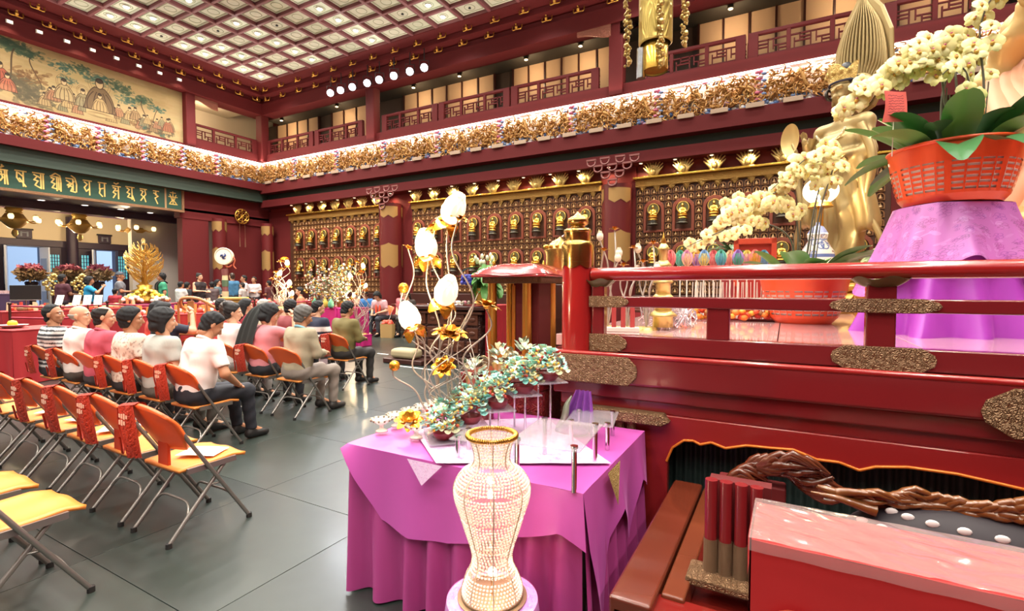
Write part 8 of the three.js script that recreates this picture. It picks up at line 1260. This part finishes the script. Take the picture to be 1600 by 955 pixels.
// black music stand, slanted white score boards, flower bushes, gold leaf ornaments, offering cups
{
  const m = thing('music_stand', 'black music stand near the left edge in front of the entrance doors', 'music stand', [-16.1, DAIS, -4.8], 1.2); part(m, 'desk', rbox(0.55, 0.36, 0.02, 0.01, 0, 1.2, 0).rotateX(0), M.black); part(m, 'lip', rbox(0.55, 0.02, 0.06, 0.005, 0, 1.02, 0.03), M.steel); part(m, 'pole', cyl(0.015, 0.015, 1.05, 8, 0, 0.52, -0.02), M.steel); for (let k = 0; k < 3; k++) { const a = k * 2.094; part(m, 'foot', bar([0, 0.2, -0.02], [Math.cos(a) * 0.25, 0.01, Math.sin(a) * 0.25], 0.01, 6), M.steel); }
  const page = new THREE.MeshStandardMaterial({ roughness: 0.6, map: canvasTexture(96, 128, (c, w, h) => { c.fillStyle = '#ece5dc'; c.fillRect(0, 0, w, h); c.fillStyle = '#b86a5c'; for (let k = 0; k < 3; k++) c.fillRect(20 + k * 20, 18, 8, 80); }) });
  let s0 = null; [[-14.1, 1.1, -4.72, 'first from the left'], [-13.82, 1.08, -4.93, 'second from the left'], [-13.69, 1.15, -5.08, 'third from the left, behind'], [-13.47, 1.0, -5.2, 'rightmost and largest']].forEach(([x, y, z, w], k) => { const l = `slanted white printed board behind the first occupied row, ${w}`; if (!s0) { s0 = thing('slanted_board', l, 'board', [x, y, z], 0.6, 'slanted white boards'); part(s0, 'sheet', rbox(0.15, 0.24, 0.012, 0.004, 0, 0.16, 0).rotateX(-0.4), page); part(s0, 'prop_stand', [bar([0, -y, -0.1], [0, 0.2, -0.08], 0.01, 6), rbox(0.24, 0.02, 0.24, 0.005, 0, -y + 0.01, -0.1)], M.darkWood); } else { const c = copy(s0, [x, 1.1, z], 0.6 + k * 0.1, l); } });
  const r = rngOf(91); let b0 = null; [[-25.3, -7.72, 'left'], [-24.6, -8.6, 'middle'], [-23.9, -9.3, 'right']].forEach(([x, z, w]) => { const l = `tall foyer vase holding a round bush of reddish flowers, the ${w} one`; if (!b0) { b0 = thing('flower_bush', l, 'flowers', [x, 0, z], 0, 'reddish flower bushes in the foyer'); const g = []; for (let k = 0; k < 620; k++) { const a = r() * 6.28, e = Math.acos(1 - 1.75 * r()), R = 0.4 * (0.75 + 0.3 * r()), lf = leafShape(0.09, 0.16, 0.3, 3); lf.rotateX(r() * 6); lf.rotateZ(r() * 6); lf.rotateY(a); lf.translate(Math.sin(e) * Math.cos(a) * R, 2.05 + Math.cos(e) * R * 0.8, Math.sin(e) * Math.sin(a) * R); g.push(tint(lf, Math.cos(e) > 0.45 ? [0xa85a78, 0xb87088][k % 2] : [0xb59a78, 0x8a745c, 0xc0a478][k % 3])); } part(b0, 'blossoms', g, mat(0xffffff, 0.6, 0, { vertexColors: true, side: THREE.DoubleSide })); part(b0, 'vase', lathe([[0, 0], [0.2, 0], [0.16, 0.2], [0.1, 0.7], [0.14, 1.4], [0.2, 1.7], [0.16, 1.75], [0, 1.7]], 20), mat(0x3a2c34, 0.35)); } else copy(b0, [x, 0, z], r() * 6, l); });
  let l0 = null; [[-19.0, -6.3, 'left'], [-18.4, -6.75, 'right']].forEach(([x, z, w]) => { const l = `pointed gold leaf ornament on a stand between the visitors, the ${w} one`; if (!l0) { l0 = thing('gold_leaf_ornament', l, 'ornament', [x, DAIS, z], 0.9, 'gold leaf ornaments'); const g = []; for (let k = 0; k < 40; k++) { const y = k / 40, wd = 0.26 * Math.sin(PI * (0.2 + 0.78 * y)); g.push(ball(0.045, (r() - 0.5) * 2 * wd, 1.1 + y * 0.62, (r() - 0.5) * 0.12, 6)); } part(l0, 'leaf_body', g, M.goldPale); part(l0, 'stand', [cyl(0.04, 0.05, 1.1, 10, 0, 0.55, 0), cyl(0.16, 0.18, 0.05, 16, 0, 0.025, 0)], M.darkWood); } else copy(l0, [x, DAIS, z], 0.9, l); });
  const ct = clothTable('dark table with rows of pale cups at the left edge before the doors', -17.9, -4.6, 0.7, 1.4, 1.35, mat(0x3f2c4c, 0.5)); const cups = thing('offering_cups', 'rows of pale pink cups on the dark table at the left edge', 'cups', [-17.9, 1.365, -4.6]); for (let i = 0; i < 3; i++) for (let j = 0; j < 12; j++) part(cups, 'cup', cyl(0.04, 0.03, 0.08, 10, -0.2 + i * 0.2, 0.04, -0.6 + j * 0.108), mat(0xd9b8b4, 0.4));
  // offerings along the red tables
  const offer = (label, x, y, z, w, d, n, cols) => { const t = thing('table_offerings', label, 'offerings', [x, y, z]); const g = []; for (let k = 0; k < n; k++) g.push(tint(k % 3 ? ball(0.05 + r() * 0.03, (r() - 0.5) * w, 0.05, (r() - 0.5) * d, 6) : cyl(0.03, 0.04, 0.12 + r() * 0.14, 8, (r() - 0.5) * w, 0.09, (r() - 0.5) * d), cols[k % cols.length])); part(t, 'items', g, mat(0xffffff, 0.45, 0, { vertexColors: true })).userData.kind = 'stuff'; };
  offer('small red and cream offerings on the left long red table', -15.5, 0.99, -5.6, 0.6, 2.7, 60, [0xd08a5a, 0xc8443a, 0xe0c9a0, 0x8a6a4a]); offer('small offerings on the right long red table', -15.6, 0.99, -10.2, 0.6, 3.0, 60, [0xd9a07a, 0xc0504a, 0xe3d6c4, 0x5a3a30]); offer('small offerings on the dark red side table by the corner columns', -14.0, 0.96, -12.4, 3.1, 0.4, 60, [0xe3d6c4, 0x6a3a34, 0xb8463c, 0xd9b090]); offer('orange and cream offerings on the red table behind the second occupied row', -12.6, 0.91, -6.3, 0.6, 1.9, 40, [0xe0904e, 0xe8d8c0, 0xb8463c]);
  // red rope barrier
  const rope = thing('rope_barrier', 'dark red rope barrier with slim posts running in front of the red tables', 'barrier', [0, 0, 0]); const posts = [[-15.0, -4.2], [-14.5, -5.8], [-13.9, -7.2], [-13.4, -8.9], [-12.6, -10.4]]; for (const [x, z] of posts) part(rope, 'post', [cyl(0.025, 0.025, 1.15, 10, x, 0.575, z), cyl(0.14, 0.16, 0.03, 18, x, 0.015, z), ball(0.04, x, 1.17, z, 8)], M.darkWood); for (let k = 0; k < 4; k++) for (const y of [1.12, 0.86]) part(rope, 'rope', tube([[posts[k][0], y, posts[k][1]], [(posts[k][0] + posts[k + 1][0]) / 2, y - 0.05, (posts[k][1] + posts[k + 1][1]) / 2], [posts[k + 1][0], y, posts[k + 1][1]]], 0.022, 10, 6), mat(0xa0213a, 0.5));
  // curved orange wooden chair back and yellow chest among the rows
  const ch = thing('curved_armchair', 'pale orange wooden armchair with a curved top rail behind the occupied rows', 'armchair', [-11.6, 0, -6.4], 0.4); part(ch, 'top_rail', tube([[-0.4, 0.95, -0.3], [-0.38, 1.1, 0.1], [-0.2, 1.28, 0.3], [0.2, 1.28, 0.3], [0.38, 1.1, 0.1], [0.4, 0.95, -0.3]], 0.035, 30, 8), mat(0xd08a5a, 0.4)); part(ch, 'seat', rbox(0.7, 0.06, 0.6, 0.02, 0, 0.5, 0), mat(0xb0643c, 0.45)); for (const q of [[-1, -1], [1, -1], [-1, 1], [1, 1]]) part(ch, 'leg', cyl(0.025, 0.025, q[1] < 0 ? 0.95 : 1.2, 8, q[0] * 0.34, q[1] < 0 ? 0.475 : 0.6, q[1] * 0.24), mat(0xb0643c, 0.45)); part(ch, 'splat', rbox(0.16, 0.7, 0.02, 0.01, 0, 0.88, 0.29), mat(0xc07a4a, 0.45));
  const bx = thing('yellow_chest', 'yellow carved wooden chest standing on end near the white drum', 'chest', [-12.2, 0, -7.55], 0.7); part(bx, 'chest_body', rspan(-0.26, 0.26, 0.0, 1.22, -0.2, 0.2, 0.02), mat(0xb5924a, 0.5)); for (let k = 0; k < 3; k++) part(bx, 'carved_panel', rspan(-0.2, 0.2, 0.1 + k * 0.38, 0.4 + k * 0.38, 0.19, 0.22, 0.01), M.giltRelief); part(bx, 'lid', rspan(-0.29, 0.29, 1.22, 1.28, -0.23, 0.23, 0.015), mat(0xc7a45a, 0.45));
}
// magenta table with lotus lamps and trees of glass in front of the far niche wall
{
  clothTable('magenta satin table carrying the glass trees, beyond the third occupied row', -10.6, -9.35, 1.6, 0.8, 0.98, satin(0xb3246e), 0.08);
  const over = thing('magenta_swag', 'crumpled magenta cloth draped over the near end of the glass tree table', 'cloth', [-9.85, 0, -8.98], 0.08); part(over, 'draped_cloth', [sheet((u, v) => [-0.25 + u * 0.4 + 0.03 * Math.sin(v * 7), 0.99 - v * 0.8, 0.08 + 0.05 * Math.sin(u * 22 + v * 3) * (0.3 + v)], 24, 14), sheet((u, v) => [-0.25 + u * 0.36, 0.995 + 0.01 * Math.sin(u * 9), 0.1 - v * 0.3], 10, 6)], satin(0xc02a7c));
  const heads = (k) => { const r = rngOf(k), o = []; for (let n = 0; n < 12; n++) o.push([(r() - 0.5) * 0.55, 0.3 + n * 0.085, (r() - 0.5) * 0.4, n % 3 === 0 ? 'bud' : 'open', 0.8 + r() * 0.3, (r() - 0.5) * 0.9, r() * 6]); return o; };
  clothTable('small pink cloth covered table under the left far lotus lamp', -11.15, -8.15, 0.6, 0.5, 0.98, mat(0xd9a890, 0.5, 0, { side: THREE.DoubleSide }));
  lotusLamp('lotus lamp with glowing buds and gold flowers left of the glass trees', [-11.15, 1.0, -8.15], 0, heads(3), 5, 1.5, 2.5, 'far lotus lamps');
  lotusLamp('lotus lamp with glowing buds and gold flowers right of the glass trees', [-9.65, 0.3, -9.35], 0, heads(8).map(([x, y, z, ...q]) => [x, y + 0.65, z, ...q]), 6, 1.5, 2.5, 'far lotus lamps'); clothTable('low magenta stand under the right far lotus lamp', -9.65, -9.35, 0.36, 0.4, 0.29, satin(0xb3246e));
  const bead = mat(0xffffff, 0.12, 0.25, { vertexColors: true }), r = rngOf(13);
  [[-11.35, -9.4, 'left'], [-10.75, -9.3, 'middle'], [-10.2, -9.25, 'right']].forEach(([x, z, w], k) => {
    const t = thing('glass_tree', `tree of wire branches hung with glass beads and flowers, the ${w} one`, 'ornament', [x, 1.0, z], k); const tw = [], bd = [];
    for (let n = 0; n < 34; n++) { const a = r() * 6.28, R = 0.18 + r() * 0.24, h = 0.35 + r() * 0.85; tw.push(taper([[0, 0.1, 0], [Math.cos(a) * R * 0.4, h * 0.5, Math.sin(a) * R * 0.4], [Math.cos(a) * R, h, Math.sin(a) * R]], (q) => 0.009 * (1 - 0.6 * q), 7, 4)); for (let m = 0; m < 7; m++) { const q = 0.35 + 0.65 * r(); bd.push(tint(ball(0.018 + r() * 0.016, Math.cos(a) * R * q + (r() - 0.5) * 0.08, h * q + (r() - 0.5) * 0.08, Math.sin(a) * R * q + (r() - 0.5) * 0.08, 5), [0xd8cfa8, 0x9aa58a, 0xd9a39a, 0xe8e4d6, 0x6f8a76, 0xc9a24a, 0xb9c4bc][Math.floor(r() * 7)])); } }
    part(t, 'branches', tw, mat(0x7d6a4a, 0.4, 0.5)); part(t, 'glass_beads', bd, bead).userData.kind = 'stuff'; part(t, 'pot', lathe([[0, 0], [0.13, 0], [0.17, 0.16], [0.14, 0.16], [0, 0.12]], 18), mat(0x8a7a3a, 0.35, 0.4));
  });
  [[-10.95, -8.98, 0x4f9a7a], [-10.55, -8.98, 0xb9a04a], [-10.3, -8.95, 0x5a9a80]].forEach(([x, z, c], k) => { const b = thing('glass_jar', `small ${['green', 'amber', 'pale green'][k]} glass jar on the front of the glass tree table`, 'jar', [x, 0.995, z]); part(b, 'jar_body', lathe([[0, 0], [0.06, 0], [0.08, 0.06], [0.07, 0.16], [0.03, 0.2], [0.035, 0.24], [0, 0.24]], 16), mat(c, 0.15)); part(b, 'lid', ball(0.03, 0, 0.26, 0, 8), M.goldPale); });
}

// every lit mesh casts and takes shadows
scene.traverse((o) => { if (o.isMesh) { o.castShadow = true; o.receiveShadow = true; } });
camera.updateMatrixWorld();
renderer.render(scene, camera);
